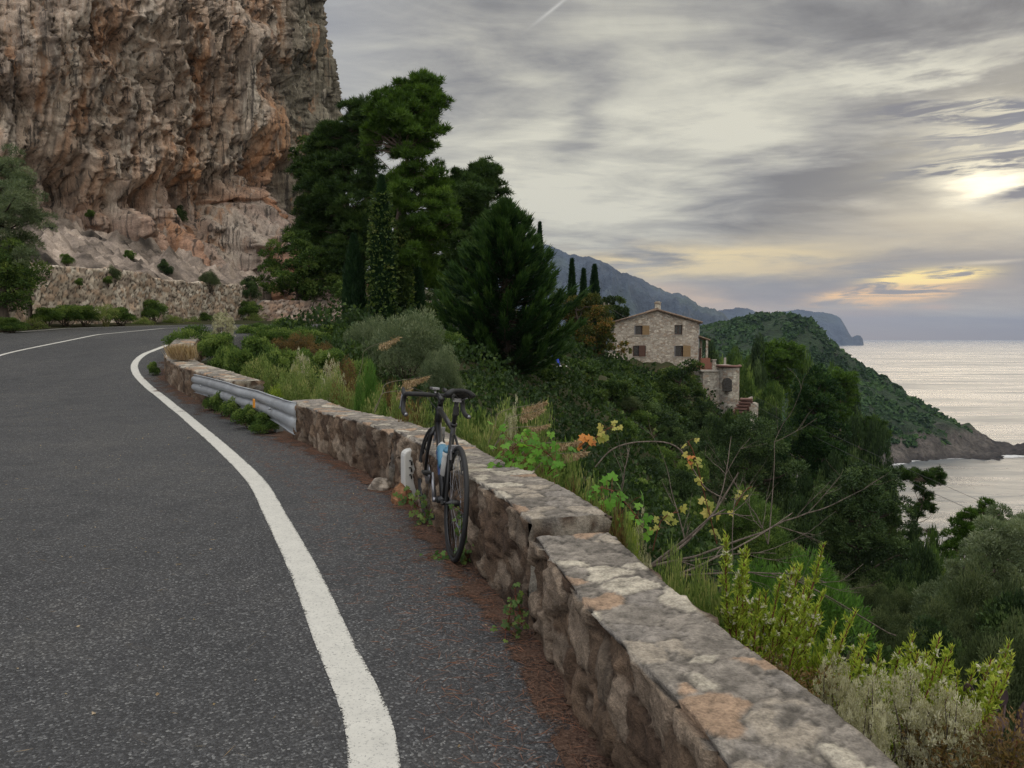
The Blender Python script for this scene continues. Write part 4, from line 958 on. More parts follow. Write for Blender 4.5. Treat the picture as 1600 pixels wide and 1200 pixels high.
    for sx in (-1, 1):
        h = MB(); q = bar + Vector((sx * .214, .088, -.012)); h.tube([q + Vector((0, -.035, -.002)), q + Vector((0, 0, .004)), q + Vector((0, .03, .014)), q + Vector((0, .048, .034)), q + Vector((0, .05, .046))], [.015, .017, .016, .014, .009], 10, M=A)
        o = h.build('brake_hood', M['tape'], root)
        l = MB(); l.tube([q + Vector((0, .045, .016)), q + Vector((sx * .004, .062, -.03)), q + Vector((sx * .010, .055, -.085)), q + Vector((sx * .016, .06, -.105))], [.008, .006, .005, .004], 8, M=A); l.build('brake_lever', M['alu'], root)
        c = MB(); e = bar + Vector((sx * .226, -.04, -.138)); c.tube([e, e + Vector((0, -.006, 0))], .013, 8, M=A); c.build('bar_plug', M['alu'], root)
    cb = MB(); cb.tube([bar + Vector((-.2, .09, .02)), bar + Vector((-.15, .13, .035)), bar + Vector((-.07, .13, .01)), A.inverted() @ (HT + Vector((-.02, .02, -.03))), A.inverted() @ (HB + Vector((-.03, 0, 0)))], .0025, 6, M=A)
    cb.tube([bar + Vector((.2, .09, .02)), bar + Vector((.15, .13, .03)), bar + Vector((.07, .13, .0)), A.inverted() @ (HT + Vector((.02, .02, -.04)))], .0025, 6, M=A); cb.build('brake_cable', M['black'], root)
    cp = MB(); q = bar + Vector((-.018, .03, .045)); cp.box(q, (.052, .075, .016), M=A); cp.tube([bar + Vector((-.018, .0, .012)), q], .008, 8, M=A); o = cp.build('bicycle_computer', M['alu'], root, .004)
    lt = MB(); lt.tube([bar + Vector((.055, -.02, .032)), bar + Vector((.055, .05, .036))], [.014, .017], 12, M=A); lt.build('front_light', M['black'], root)
    # seatpost and saddle
    sa = (ST - BB).normalized(); stp = ST + sa * .165
    p = MB(); p.tube([ST - sa * .03, stp], .0138, 12); p.tube([ST - sa * .005, ST + sa * .012], .021, 12); p.build('seatpost', M['black'], root)
    sd_ = MB(); n = 15; V = []; m = 13
    for i in range(n):
        t = i / (n - 1); y = stp.y - .125 + t * .27; w = .070 * (1 - t) ** .6 * (1 - .15 * (1 - t) ** 8) + .019 + .004 * t; w = w if t < .97 else w * .6
        if t < .02: w *= .75
        z = stp.z + .045 + .012 * (1 - t) ** 3 - .006 * t
        for k in range(m):
            a = -1 + 2 * k / (m - 1); V.append((a * w, y, z - .030 * abs(a) ** 3 - .014 * max(0, 1 - abs(a) * 5) * (.2 < t < .8)))
    o = mesh_np('saddle', np.array(V), grid_faces(n, m), M['tape'], root, smooth=True); md = o.modifiers.new('t', 'SOLIDIFY'); md.thickness = .022; md.offset = -1
    rl = MB()
    for sx in (-1, 1): rl.tube([(sx * .045, stp.y - .10, stp.z + .022), (sx * .022, stp.y - .03, stp.z + .004), (sx * .022, stp.y + .05, stp.z + .004), (sx * .012, stp.y + .12, stp.z + .02)], .0035, 6)
    rl.box((0, stp.y, stp.z), (.05, .04, .022)); rl.build('saddle_rails', M['alu'], root)
    lb = MB(); lb.box((0, ST.y - .045, ST.z + .09), (.035, .03, .055)); lb.build('tail_light', M['black'], root, .006)
    # drivetrain
    ca = R(-100); k = MB(); 
    for i in range(2): k.ring(BB + Vector((.043 + i * .007, 0, 0)), .078 - i * -.012, .0035, n=40, m=6)
    for i in range(5):
        a = 2 * math.pi * i / 5; k.tube([BB + Vector((.05, 0, 0)), BB + Vector((.05, .086 * math.cos(a), .086 * math.sin(a)))], .006, 6)
    k.build('chainring', M['black'], root)
    for sx, a in ((-1, R(68)), (1, R(248))):
        c = MB(); v = Vector((0, math.cos(a), math.sin(a))); c.tube([BB + Vector((sx * .062, 0, 0)), BB + Vector((sx * .078, 0, 0)) + v * .172], [.015, .011], 10); c.tube([BB + Vector((sx * .05, 0, 0)), BB + Vector((sx * .074, 0, 0))], .018, 12); c.build('crank_arm', M['alu'], root)
        q = BB + Vector((sx * .115, 0, 0)) + v * .172; pd = MB(); pd.box(q, (.058, .075, .018)); pd.tube([q - Vector((sx * .045, 0, 0)), q], .006, 8); pd.build('pedal', M['black'], root, .004)
    ch = MB(); ch.tube([BB + Vector((.048, -.01, .088)), RA + Vector((.036, .0, .035))], .0045, 6); ch.tube([BB + Vector((.048, -.01, -.088)), Vector((.036, .05, .18)), Vector((.036, .015, .20)), Vector((.036, .02, .29))], .0045, 6); ch.build('chain', M['steel'], root)
    dr = MB(); dr.tube([Vector((.062, .0, WR)), Vector((.055, -.005, .29)), Vector((.045, .045, .185))], [.012, .014, .009], 8); dr.tube([Vector((.036, .05, .18)), Vector((.042, .05, .18))], .022, 12); dr.tube([Vector((.036, .02, .26)), Vector((.042, .02, .26))], .02, 12); dr.build('rear_derailleur', M['alu'], root)
    # bottles
    for c, dr_, off, mt, mc in ((BB.lerp(HB, .47), (HB - BB).normalized(), Vector((0, -.055, .055)), 'blue', 'white'), (BB.lerp(ST, .45), sa, Vector((0, .062, .02)), 'white', 'blue')):
        q = c + off; h = MB(); h.tube([q - dr_ * .09, q - dr_ * .085, q + dr_ * .02, q + dr_ * .035, q + dr_ * .05, q + dr_ * .075], [.030, .036, .036, .031, .036, .034], 16); o = h.build('bottle', M[mt], root)
        h = MB(); h.tube([q + dr_ * .075, q + dr_ * .092, q + dr_ * .094, q + dr_ * .115], [.035, .028, .013, .011], 14); h.build('cap', M[mc], o)
        h = MB(); h.tube([c + dr_ * .04, c - dr_ * .07, q - dr_ * .11 + (c - q) * .5, q - dr_ * .112, q - dr_ * .11 + (q - c) * .5, q - dr_ * .02 + (q - c) * .72], .005, 6); h.build('bottle_cage', M['black'], root)
build_bike()
# ------------------------------------------------------------------ stone house
def build_house():
    Y = 83.0; x0, x1 = xa(960, Y), xa(1090, Y); o = np.array([(x0 + x1) / 2, Y, -3.6])
    h = empty('stone_house', o, 'two storey rubble stone farmhouse with a low gable and brown shutters above the ivy slope', 'house', rz=R(-4))
    w = x1 - x0; D = 9.5; ze = zt(505, Y) - o[2]; zr = zt(486, Y) - o[2]
    # front gable wall with real window openings: (centre px, top px, bottom px, width px)
    wins = [(1002, 509, 523, 22, 'open'), (1059, 508, 523, 12, 'dark'), (999, 540, 557, 20, 'red'), (1065, 540, 557, 24, 'open')]
    def lx(px): return xa(px, Y) - o[0]
    def lz(py): return zt(py, Y) - o[2]
    xs = sorted({-w / 2, w / 2, 0.0} | {lx(c - a / 2) for c, t, b, a, k in wins} | {lx(c + a / 2) for c, t, b, a, k in wins})
    zs = sorted({0.0, ze} | {lz(t) for c, t, b, a, k in wins} | {lz(b) for c, t, b, a, k in wins})
    holes = [(lx(c - a / 2), lx(c + a / 2), lz(b), lz(t)) for c, t, b, a, k in wins]
    b = MB()
    for i in range(len(xs) - 1):
        for j in range(len(zs) - 1):
            cx, cz = (xs[i] + xs[i + 1]) / 2, (zs[j] + zs[j + 1]) / 2
            if any(a0 < cx < a1 and b0 < cz < b1 for a0, a1, b0, b1 in holes): continue
            b.add([(xs[i], 0, zs[j]), (xs[i + 1], 0, zs[j]), (xs[i + 1], 0, zs[j + 1]), (xs[i], 0, zs[j + 1])], [(0, 1, 2, 3)])
    b.add([(-w / 2, 0, ze), (w / 2, 0, ze), (0, 0, zr)], [(0, 1, 2)])
    for a0, a1, b0, b1 in holes:
        b.add([(a0, 0, b0), (a1, 0, b0), (a1, 0, b1), (a0, 0, b1), (a0, .35, b0), (a1, .35, b0), (a1, .35, b1), (a0, .35, b1)], [(0, 1, 5, 4), (1, 2, 6, 5), (2, 3, 7, 6), (3, 0, 4, 7)])
    b.add([(-w / 2, 0, 0), (-w / 2, D, 0), (-w / 2, D, ze), (-w / 2, 0, ze)], [(0, 3, 2, 1)]); b.add([(w / 2, 0, 0), (w / 2, D, 0), (w / 2, D, ze), (w / 2, 0, ze)], [(0, 1, 2, 3)])
    b.add([(-w / 2, D, 0), (w / 2, D, 0), (w / 2, D, ze), (0, D, zr), (-w / 2, D, ze)], [(0, 1, 2, 3, 4)])
    b.build('wall', M['house'], h)
    r = MB(); ov = .32; sl_ = (zr - ze) / (w / 2)
    for sx in (-1, 1):
        a = [(0, -.3, zr + .03), (sx * (w / 2 + ov), -.3, ze - sl_ * ov + .03), (sx * (w / 2 + ov), D + .3, ze - sl_ * ov + .03), (0, D + .3, zr + .03)]
        a2 = [(x, y, z + .13) for x, y, z in a]; r.add(a + a2, [(0, 1, 2, 3), (7, 6, 5, 4), (0, 4, 5, 1), (1, 5, 6, 2), (2, 6, 7, 3)])
        for k in range(22):                                              # rows of barrel tiles running down the slope
            y = -.28 + k * (D + .55) / 21; r.tube([(sx * .02, y, zr + .15), (sx * (w / 2 + ov + .04), y, ze - sl_ * ov + .15)], .10, 7)
    r.tube([(0, -.34, zr + .20), (0, D + .34, zr + .20)], .14, 8); rf = r.build('roof', M['tiles'], h)
    c = MB(); c.box((.25, 1.1, zr + .35), (.62, .5, 1.1), jit=.02); c.box((.25, 1.1, zr + .93), (.75, .62, .08)); c.box((.25, 1.1, zr + 1.03), (.45, .4, .12)); c.build('chimney', M['pale'], rf)
    for (cpx, t, bt, a, kind), (a0, a1, b0, b1) in zip(wins, holes):
        p = MB(); p.box(((a0 + a1) / 2, .30, (b0 + b1) / 2), (a1 - a0, .03, b1 - b0)); wn = p.build('window', M['dark'], h)
        fr = MB(); t_ = .06
        fr.box((a0 + t_ / 2, .26, (b0 + b1) / 2), (t_, .06, b1 - b0)); fr.box((a1 - t_ / 2, .26, (b0 + b1) / 2), (t_, .06, b1 - b0)); fr.box(((a0 + a1) / 2, .262, b1 - .03), (a1 - a0 - .13, .05, .06)); fr.box(((a0 + a1) / 2, .262, b0 + .03), (a1 - a0 - .13, .05, .06)); fr.box(((a0 + a1) / 2, .255, (b0 + b1) / 2), (.05, .05, b1 - b0 - .13)); fr.build('frame', M['redwood'], wn)
        s = MB(); s.box(((a0 + a1) / 2, .02, b0 - .05), (a1 - a0 + .2, .16, .08), jit=.008); s.build('sill', M['concrete'], wn)
        if kind != 'dark':
            mt = M['wood'] if kind == 'open' else M['redwood']; hw = (a1 - a0) * .52
            s = MB(); cx = a1 - hw * .55 + (.14 if kind == 'open' else 0); s.box((cx, -.045, (b0 + b1) / 2), (hw * .94, .05, b1 - b0 + .04), rz=R(3))
            for dz in (-.33, .0, .33): s.box((cx, -.08, (b0 + b1) / 2 + dz * (b1 - b0)), (hw * .9, .03, .07), rz=R(3))
            o_ = s.build('shutter', mt, wn)
            s = MB(); s.box((a0 + .06, .09, (b0 + b1) / 2), (.05, .26, b1 - b0)); s.build('shutter', M['alu'] if kind == 'open' else M['redwood'], wn)
    # low buttress wing at the left
    b = MB(); xw = lx(944); b.box(((xw - w / 2) / 2 - .02, 1.8, 1.45 + .2), (abs(xw + w / 2), 3.4, 3.3), jit=.04); b.build('side_wing', M['pale'], h)
    dp = MB(); dp.tube([(w / 2 + .06, .15, ze - .1), (w / 2 + .06, .15, 1.2)], .05, 8); dp.build('drainpipe', M['alu'], h)
    # porch on the right
    p = MB(); zp = lz(532); xr = lx(1108); p.add([(w / 2 + .003, -.2, zp + .42), (xr, -.2, zp), (xr, 4, zp), (w / 2 + .003, 4, zp + .42), (w / 2 + .003, -.2, zp + .56), (xr, -.2, zp + .14), (xr, 4, zp + .14), (w / 2 + .003, 4, zp + .56)], [(3, 2, 1, 0), (4, 5, 6, 7), (0, 1, 5, 4), (1, 2, 6, 5), (2, 3, 7, 6)]); p.build('porch_roof', M['tiles'], h)
    for yy in (0, 3.6):
        p = MB(); p.box((xr - .35, yy, zp / 2 + .3), (.22, .22, zp - .6)); p.build('porch_post', M['pale'], h)
    p = MB(); p.box((lx(1094.5), 2.0, lz(560)), (.7, .08, 2.2)); p.build('door', M['redwood'], h)
build_house()
def build_tower():
    Y = 78.0; x0, x1 = xa(1100, Y), xa(1157, Y); o = np.array([(x0 + x1) / 2, Y, zt(676, Y)])
    h = empty('terrace_tower', o, 'round-cornered pale stone terrace bastion with red tile rim right of the farmhouse', 'stone bastion')
    def lx(px): return xa(px, Y) - o[0]
    def lz(py): return zt(py, Y) - o[2]
    b = MB(); n = 20; xl, xr = lx(1125), lx(1157); cx, rad = (xl + xr) / 2, (xr - xl) / 2
    ring = [(cx + rad * math.cos(a) * (1.0), .8 + 2.0 * math.sin(a)) for a in np.linspace(0, -math.pi, n)] + [(xl, 5), (xr, 5)]
    zT = lz(572); zB = -2.5; vs = []
    for z in np.linspace(zB, zT, 7):
        k = 1 + .04 * (zT - z) / 8
        vs += [(cx + (x - cx) * k, y, z) for x, y in ring]
    m = len(ring); fs = [(i * m + j, i * m + (j + 1) % m, (i + 1) * m + (j + 1) % m, (i + 1) * m + j) for i in range(6) for j in range(m)]; fs.append(tuple(6 * m + j for j in range(m)))
    b.add(vs, fs); b.build('drum_wall', M['pale'], h)
    c = MB(); rr = [(cx + (x - cx) * 1.08, y - .1 if y < 3 else y) for x, y in ring[:n]]
    c.tube([(x, y, zT + .02) for x, y in rr], .13, 8); c.build('coping', M['redtile'], h)
    b = MB(); b.box((lx(1112), 1.9, lz(620)), (lx(1124) - lx(1098), 3.4, lz(580) - lz(660)), jit=.05); b.build('side_wall', M['pale'], h)
    b = MB(); b.box((lx(1110), 1.0, lz(579.5)), (lx(1124) - lx(1096), 2.0, .12), jit=.01); b.build('ledge', M['concrete'], h)
    b = MB(); b.box((lx(1107), 1.8, lz(573)), (lx(1121) - lx(1095), .25, .75), jit=.02); b.box((lx(1112), 2.6, lz(566)), (1.0, .25, .7), jit=.02); b.build('brick_parapet', M['brick'], h)
    b = MB(); b.box((lx(1118.5), .7, lz(572)), (.34, .34, 1.15), jit=.01); b.box((lx(1118.5), .7, lz(562.5)), (.46, .46, .08)); b.build('gate_pillar', M['pale'], h)
    b = MB(); b.box((lx(1136.5), .9, lz(564.5)), (.2, .2, .7), jit=.01); b.build('gate_pillar', M['concrete'], h)
    b = MB()
    aw = .85; z0 = lz(610); z1 = lz(596); ax_ = lx(1132.5)
    pts = [(ax_ - aw / 2, z0)] + [(ax_ + aw / 2 * math.cos(a), z1 + aw / 2 * math.sin(a)) for a in np.linspace(math.pi, 0, 9)] + [(ax_ + aw / 2, z0)]
    yy = -1.22; b.add([(x, yy, z) for x, z in pts] + [(x, yy + .5, z) for x, z in pts], [tuple(range(len(pts) - 1, -1, -1))] + [(i, (i + 1) % len(pts), (i + 1) % len(pts) + len(pts), i + len(pts)) for i in range(len(pts))])
    b.build('arched_window', M['dark'], h)
    # wall and steps descending at the right
    o2 = np.array([xa(1165, 75), 75, zt(700, 75)]); s = empty('garden_steps', o2, 'flight of worn red steps with a stone cheek wall below the bastion', 'steps')
    def sx(px): return xa(px, 75) - o2[0]
    def sz(py): return zt(py, 75) - o2[2]
    for i in range(8):
        t = i / 7; b = MB(); cx2 = sx(1168 - 20 * t); b.box((cx2, .15 - .0 * t, sz(624 + 34 * t)), (1.15, 1.1, .15), rz=R(-18), jit=.012); b.box((cx2 + .1, .3, sz(628 + 34 * t)), (1.1, .8, .25), rz=R(-18)); b.build('step', M['redtile'], s)
    b = MB(); zA = sz(621); pts = [(sx(1181), zA), (sx(1181), -4), (sx(1142), -4), (sx(1148), sz(668)), (sx(1160), sz(648)), (sx(1174), sz(624))]
    b.add([(x, .75, z) for x, z in pts] + [(x, 1.3, z) for x, z in pts], [tuple(range(6)), tuple(range(11, 5, -1))] + [((i + 1) % 6, i, i + 6, (i + 1) % 6 + 6) for i in range(6)]); b.build('cheek_wall', M['pale'], s)
    b = MB(); b.box((sx(1178), .3, sz(664)), (sx(1184) - sx(1171), 1.1, sz(630) - sz(698)), jit=.05); b.build('end_pier', M['pale'], s)
build_tower()
def build_pole():
    Y = 71.; x = xa(943.5, Y); z0 = gz(x, Y); p = empty('utility_pole', (x, Y, z0), 'thin weathered wooden utility pole standing at the left of the farmhouse', 'utility pole')
    H = zt(473, Y) - z0; b = MB(); b.tube([(0, 0, -.3), (0, 0, H)], [.11, .075], 10); b.build('pole', M['pole'], p)
    b = MB(); b.box((0, -.1, H - .25), (.9, .08, .08)); b.build('crossarm', M['pole'], p)
    for dx in (-.4, .4):
        b = MB(); b.tube([(dx, -.1, H - .21), (dx, -.1, H - .15), (dx, -.1, H - .08)], [.02, .035, .02], 8); b.build('insulator', M['white'], p)
    # service wires over the ravine
    def wire(a, c, sag, label, r=.012):
        a, c = np.array(a), np.array(c); L = [tuple(a + (c - a) * t - np.array([0, 0, 4 * sag * t * (1 - t)])) for t in np.linspace(0, 1, 30)]
        b = MB(); b.tube(L, r, 5); tag(b.build('overhead_wire', M['wire']), label, 'wire', 'overhead wires')
    wire(at(1165, 612, 76), at(1700, 855, 26), .25, 'upper overhead wire slanting down across the bay', .009)
    wire(at(1160, 622, 76), at(1640, 850, 30), .35, 'middle overhead wire slanting down across the bay', .012)
    wire(at(1150, 640, 75), at(1330, 712, 60), .2, 'short low overhead wire crossing the dark trees below the bastion', .014)
    wire((x, Y - .1, z0 + H - .1), at(985, 500, 84), .1, 'short overhead wire from the pole to the farmhouse gable', .02)
build_pole()
def build_umbrella():
    Y = 41.; p = at(866, 556, Y); z0 = p[2] - 1.25; u = empty('garden_umbrella', (p[0], Y, z0), 'folded dark blue garden umbrella in the shade under the big dark conifer', 'umbrella')
    b = MB(); b.tube([(0, 0, 0), (0, 0, 1.5)], .02, 8); b.build('pole', M['alu'], u)
    b = MB(); n = 18; vs = []; zs = [(.62, .30), (.8, .27), (1.1, .20), (1.35, .11), (1.47, .03)]
    for z, r in zs:
        for k in range(n): a = 2 * math.pi * k / n; q = r * (1 + .22 * (k % 2)); vs.append((q * math.cos(a), q * math.sin(a), z))
    b.add(vs, [(i * n + k, i * n + (k + 1) % n, (i + 1) * n + (k + 1) % n, (i + 1) * n + k) for i in range(4) for k in range(n)], True); b.build('canopy', M['ubl'], u)
    t = empty('garden_table', (p[0] + .1, Y - .6, z0), 'small pale round garden table beside the blue umbrella', 'table'); b = MB(); b.tube([(0, 0, .70), (0, 0, .74)], .55, 20); b.build('table_top', M['white'], t); b = MB(); b.tube([(0, 0, 0), (0, 0, .7)], .04, 8); b.tube([(0, 0, 0), (0, 0, .03)], .25, 14); b.build('pedestal', M['alu'], t)
build_umbrella()
# ------------------------------------------------------------------ foliage builders
def rs(seed): return np.random.default_rng(seed)
def unit(v): return v / (np.linalg.norm(v, axis=-1, keepdims=True) + 1e-9)
def leaves(rng, P, D, L, W, rv=None, lvar=.35, fold=.25, wide=.45):
    n = len(P); D = unit(D); L = L * (1 + lvar * rng.uniform(-1, 1, n)); W = W * (1 + lvar * rng.uniform(-1, 1, n))
    a = rng.normal(size=(n, 3)); s = unit(np.cross(D, a)); u = np.cross(s, D)
    L = L[:, None]; W = W[:, None]
    mid = P + D * L * wide
    V = np.stack([P, mid + s * W * .5 + u * W * fold, P + D * L, mid - s * W * .5 + u * W * fold], 1).reshape(-1, 3)
    Q = np.arange(4 * n).reshape(n, 4)
    r = rng.random(n) if rv is None else np.clip(rv + rng.normal(0, .16, n), 0, 1)
    return V, Q, np.repeat(r, 4)
def join(parts):
    V = np.concatenate([p[0] for p in parts]); o = 0; Q = []
    for p in parts: Q.append(p[1] + o); o += len(p[0])
    return V, np.concatenate(Q), np.concatenate([p[2] for p in parts])
def clump_foliage(rng, C, Rc, nper, L, W, up=.3, out_=1.0, rnd=.6, flat=1.0, shell=.45, droop=0, rbase=None, wide=.45):
    """leaves spread through the outer part of each clump"""
    C = np.asarray(C, float); K = len(C); Rc = np.broadcast_to(np.asarray(Rc, float), (K,))
    cnt = np.maximum(3, (nper * (Rc / Rc.mean()) ** 2).astype(int)); idx = np.repeat(np.arange(K), cnt); n = len(idx)
    d = unit(rng.normal(size=(n, 3))); d[:, 2] = np.where(d[:, 2] < -.35, -d[:, 2] * .6, d[:, 2]); d = unit(d)
    rad = (shell + (1 - shell) * rng.random(n) ** .6) * Rc[idx]
    off = d * rad[:, None]; off[:, 2] *= flat; P = C[idx] + off
    D = d * out_ + rng.normal(size=(n, 3)) * rnd; D[:, 2] += up - droop
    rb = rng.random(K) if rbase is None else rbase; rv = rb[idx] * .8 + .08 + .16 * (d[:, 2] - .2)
    return leaves(rng, P, D, L, W, rv, wide=wide)
def shell_points(rng, n, rad, c, low=-.3, fill=.6):
    d = unit(rng.normal(size=(n * 3, 3))); d = d[d[:, 2] > low][:n]
    return d * (fill + (1 - fill) * rng.random((len(d), 1)) ** .5) * np.array(rad) + np.array(c)
def leaf_obj(name, parts, mat, parent=None):
    V, Q, r = join(parts) if isinstance(parts, list) else parts
    return mesh_np(name, V, Q, mat, parent, attrs={'r': r})
def wiggle(rng, a, b, n=6, amp=.06, sag=0):
    a, b = np.array(a, float), np.array(b, float); L = np.linalg.norm(b - a); out_ = []
    for i in range(n):
        t = i / (n - 1); p = a + (b - a) * t + rng.normal(size=3) * amp * L * math.sin(math.pi * t) * .5; p[2] -= sag * 4 * t * (1 - t); out_.append(p)
    return out_
def limbs(rng, mb, trunk, C, r0, k=6, amp=.12):
    """branches from the trunk polyline out to clump centres"""
    T = np.array(trunk)
    for c in C:
        i = int(np.clip(np.argmin(np.abs(T[:, 2] - (c[2] - .35 * np.hypot(c[0] - T[-1][0], c[1] - T[-1][1])))), 0, len(T) - 1))
        a = T[i]; L = np.linalg.norm(c - a); mb.tube(wiggle(rng, a, c, 5, amp), [r0 * .5 * (1 - .8 * t) + .008 for t in np.linspace(0, 1, 5)], 5, False)
def put(px, ytop, Y, wpx=None):
    """foot on the ground below photo column px at distance Y, and the height that reaches row ytop"""
    p = at(px, ytop, Y); x = p[0]; z = gz(x, Y); return np.array([x, Y, z]), p[2] - z
# --- prototypes, unit-ish size, local origin at the foot
def proto_shrub(name, mat, rad, seed, K=26, nper=190, L=.09, W=.035, crad=.32, up=.35, flat=.9, stem='darkbark', low=-.1, droop=0, shell=.45, rnd=.6):
    rng = rs(seed); root = empty(name, (0, 0, -500)); c0 = (0, 0, rad[2] * .55)
    C = shell_points(rng, K, (rad[0] * .75, rad[1] * .75, rad[2] * .55), c0, low - .4, .45)
    C = C + rng.normal(size=C.shape) * .06 * rad[0]
    Rc = crad * (.6 + .8 * rng.random(len(C)))
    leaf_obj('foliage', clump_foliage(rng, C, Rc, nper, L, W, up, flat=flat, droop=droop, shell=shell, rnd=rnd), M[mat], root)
    b = MB()
    for c in C[::max(3, len(C) // 40)]: b.tube(wiggle(rng, (rng.normal() * .05, rng.normal() * .05, -.1), c, 5, .12), [.022, .018, .013, .009, .004], 5, False)
    b.build('stems', M[stem], root); return root
def used(o): return o
FIRST = set()
def place(proto, loc, sc, rz, label, cat, group=None, name=None):
    if isinstance(sc, (int, float)): sc = (sc,) * 3
    if proto.name not in FIRST:
        FIRST.add(proto.name); o = proto; o.location = tuple(float(v) for v in loc); o.rotation_euler = (0, 0, rz); o.scale = sc
    else: o = dup(proto, loc, rz, sc)
    return tag(o, label, cat, group)
# --------------------------------------------------------------- pines
def pine_tree(label, base, H, clumps, seed, mat='pine', trunk_top=None, r0=.22, nt=46, L=.26, W=.030, needles=9, lean=(0, 0), group=None, trunkmat='pinebark', name='pine_tree'):
    """clumps: (x, y, z, r) relative to the foot"""
    rng = rs(seed); root = empty(name, base, label, 'tree', group)
    C = np.array([c[:3] for c in clumps]); Rc = np.array([c[3] for c in clumps])
    # break every clump into sub-clumps so the outline is ragged
    sub_, sr, rb = [], [], []
    for c, r in zip(C, Rc):
        k = max(9, int(13 + r * 12)); d = unit(rng.normal(size=(k, 3))) * (.35 + .65 * rng.random((k, 1)) ** .6)
        sub_.append(c + d * r * np.array([1.0, 1.0, 1.0])); sr.append(r * (.15 + .22 * rng.random(k))); rb.append(np.clip(rng.normal(.45, .22, k), 0, 1))
    C2 = np.concatenate(sub_); R2 = np.concatenate(sr); rb = np.concatenate(rb)
    cnt = np.maximum(6, (1.1 * nt * (R2 / .5) ** 1.25).astype(int)); idx = np.repeat(np.arange(len(C2)), cnt); n = len(idx)
    d = unit(rng.normal(size=(n, 3))); d[:, 2] = np.where(d[:, 2] < -.2, -d[:, 2] * .5, d[:, 2]); P = C2[idx] + d * (R2[idx] * (.35 + .65 * rng.random(n) ** .5 + np.abs(rng.normal(size=n)) * .16))[:, None] * np.array([1, 1, .8])
    D = d * .8 + np.array([0, 0, .75]) + rng.normal(size=(n, 3)) * .3
    P = np.repeat(P, needles, 0); D = np.repeat(D, needles, 0) + rng.normal(size=(n * needles, 3)) * .75
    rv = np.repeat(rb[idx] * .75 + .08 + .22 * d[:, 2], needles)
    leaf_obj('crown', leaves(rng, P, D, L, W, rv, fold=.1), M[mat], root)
    tt = trunk_top if trunk_top is not None else (C[np.argmax(C[:, 2])] - np.array([0, 0, .6]))
    T = wiggle(rng, (0, 0, -.3), tt, 9, .035); b = MB(); b.tube(T, [r0 * (1 - .82 * t) for t in np.linspace(0, 1, 9)], 9)
    limbs(rng, b, T, C, r0 * .55); limbs(rng, b, T, C2[::3], r0 * .22)
    b.build('trunk', M[trunkmat], root); return root
def px_clumps(base, items):
    """(px, py, dy, r) -> clump relative to the foot; dy metres nearer(-)/farther(+) than the foot"""
    o = []
    for px, py, dy, r in items:
        p = at(px, py, base[1] + dy); o.append((p[0] - base[0], dy, p[2] - base[2], r))
    return o
def fill_clumps(rng, items, extra, jx, r):
    o = list(items)
    for k in range(extra):
        a = items[rng.integers(len(items))]; o.append((a[0] + rng.normal() * jx, a[1] + rng.normal() * jx * .8, a[2] + rng.normal() * 1.0, r * rng.uniform(.7, 1.2)))
    return o
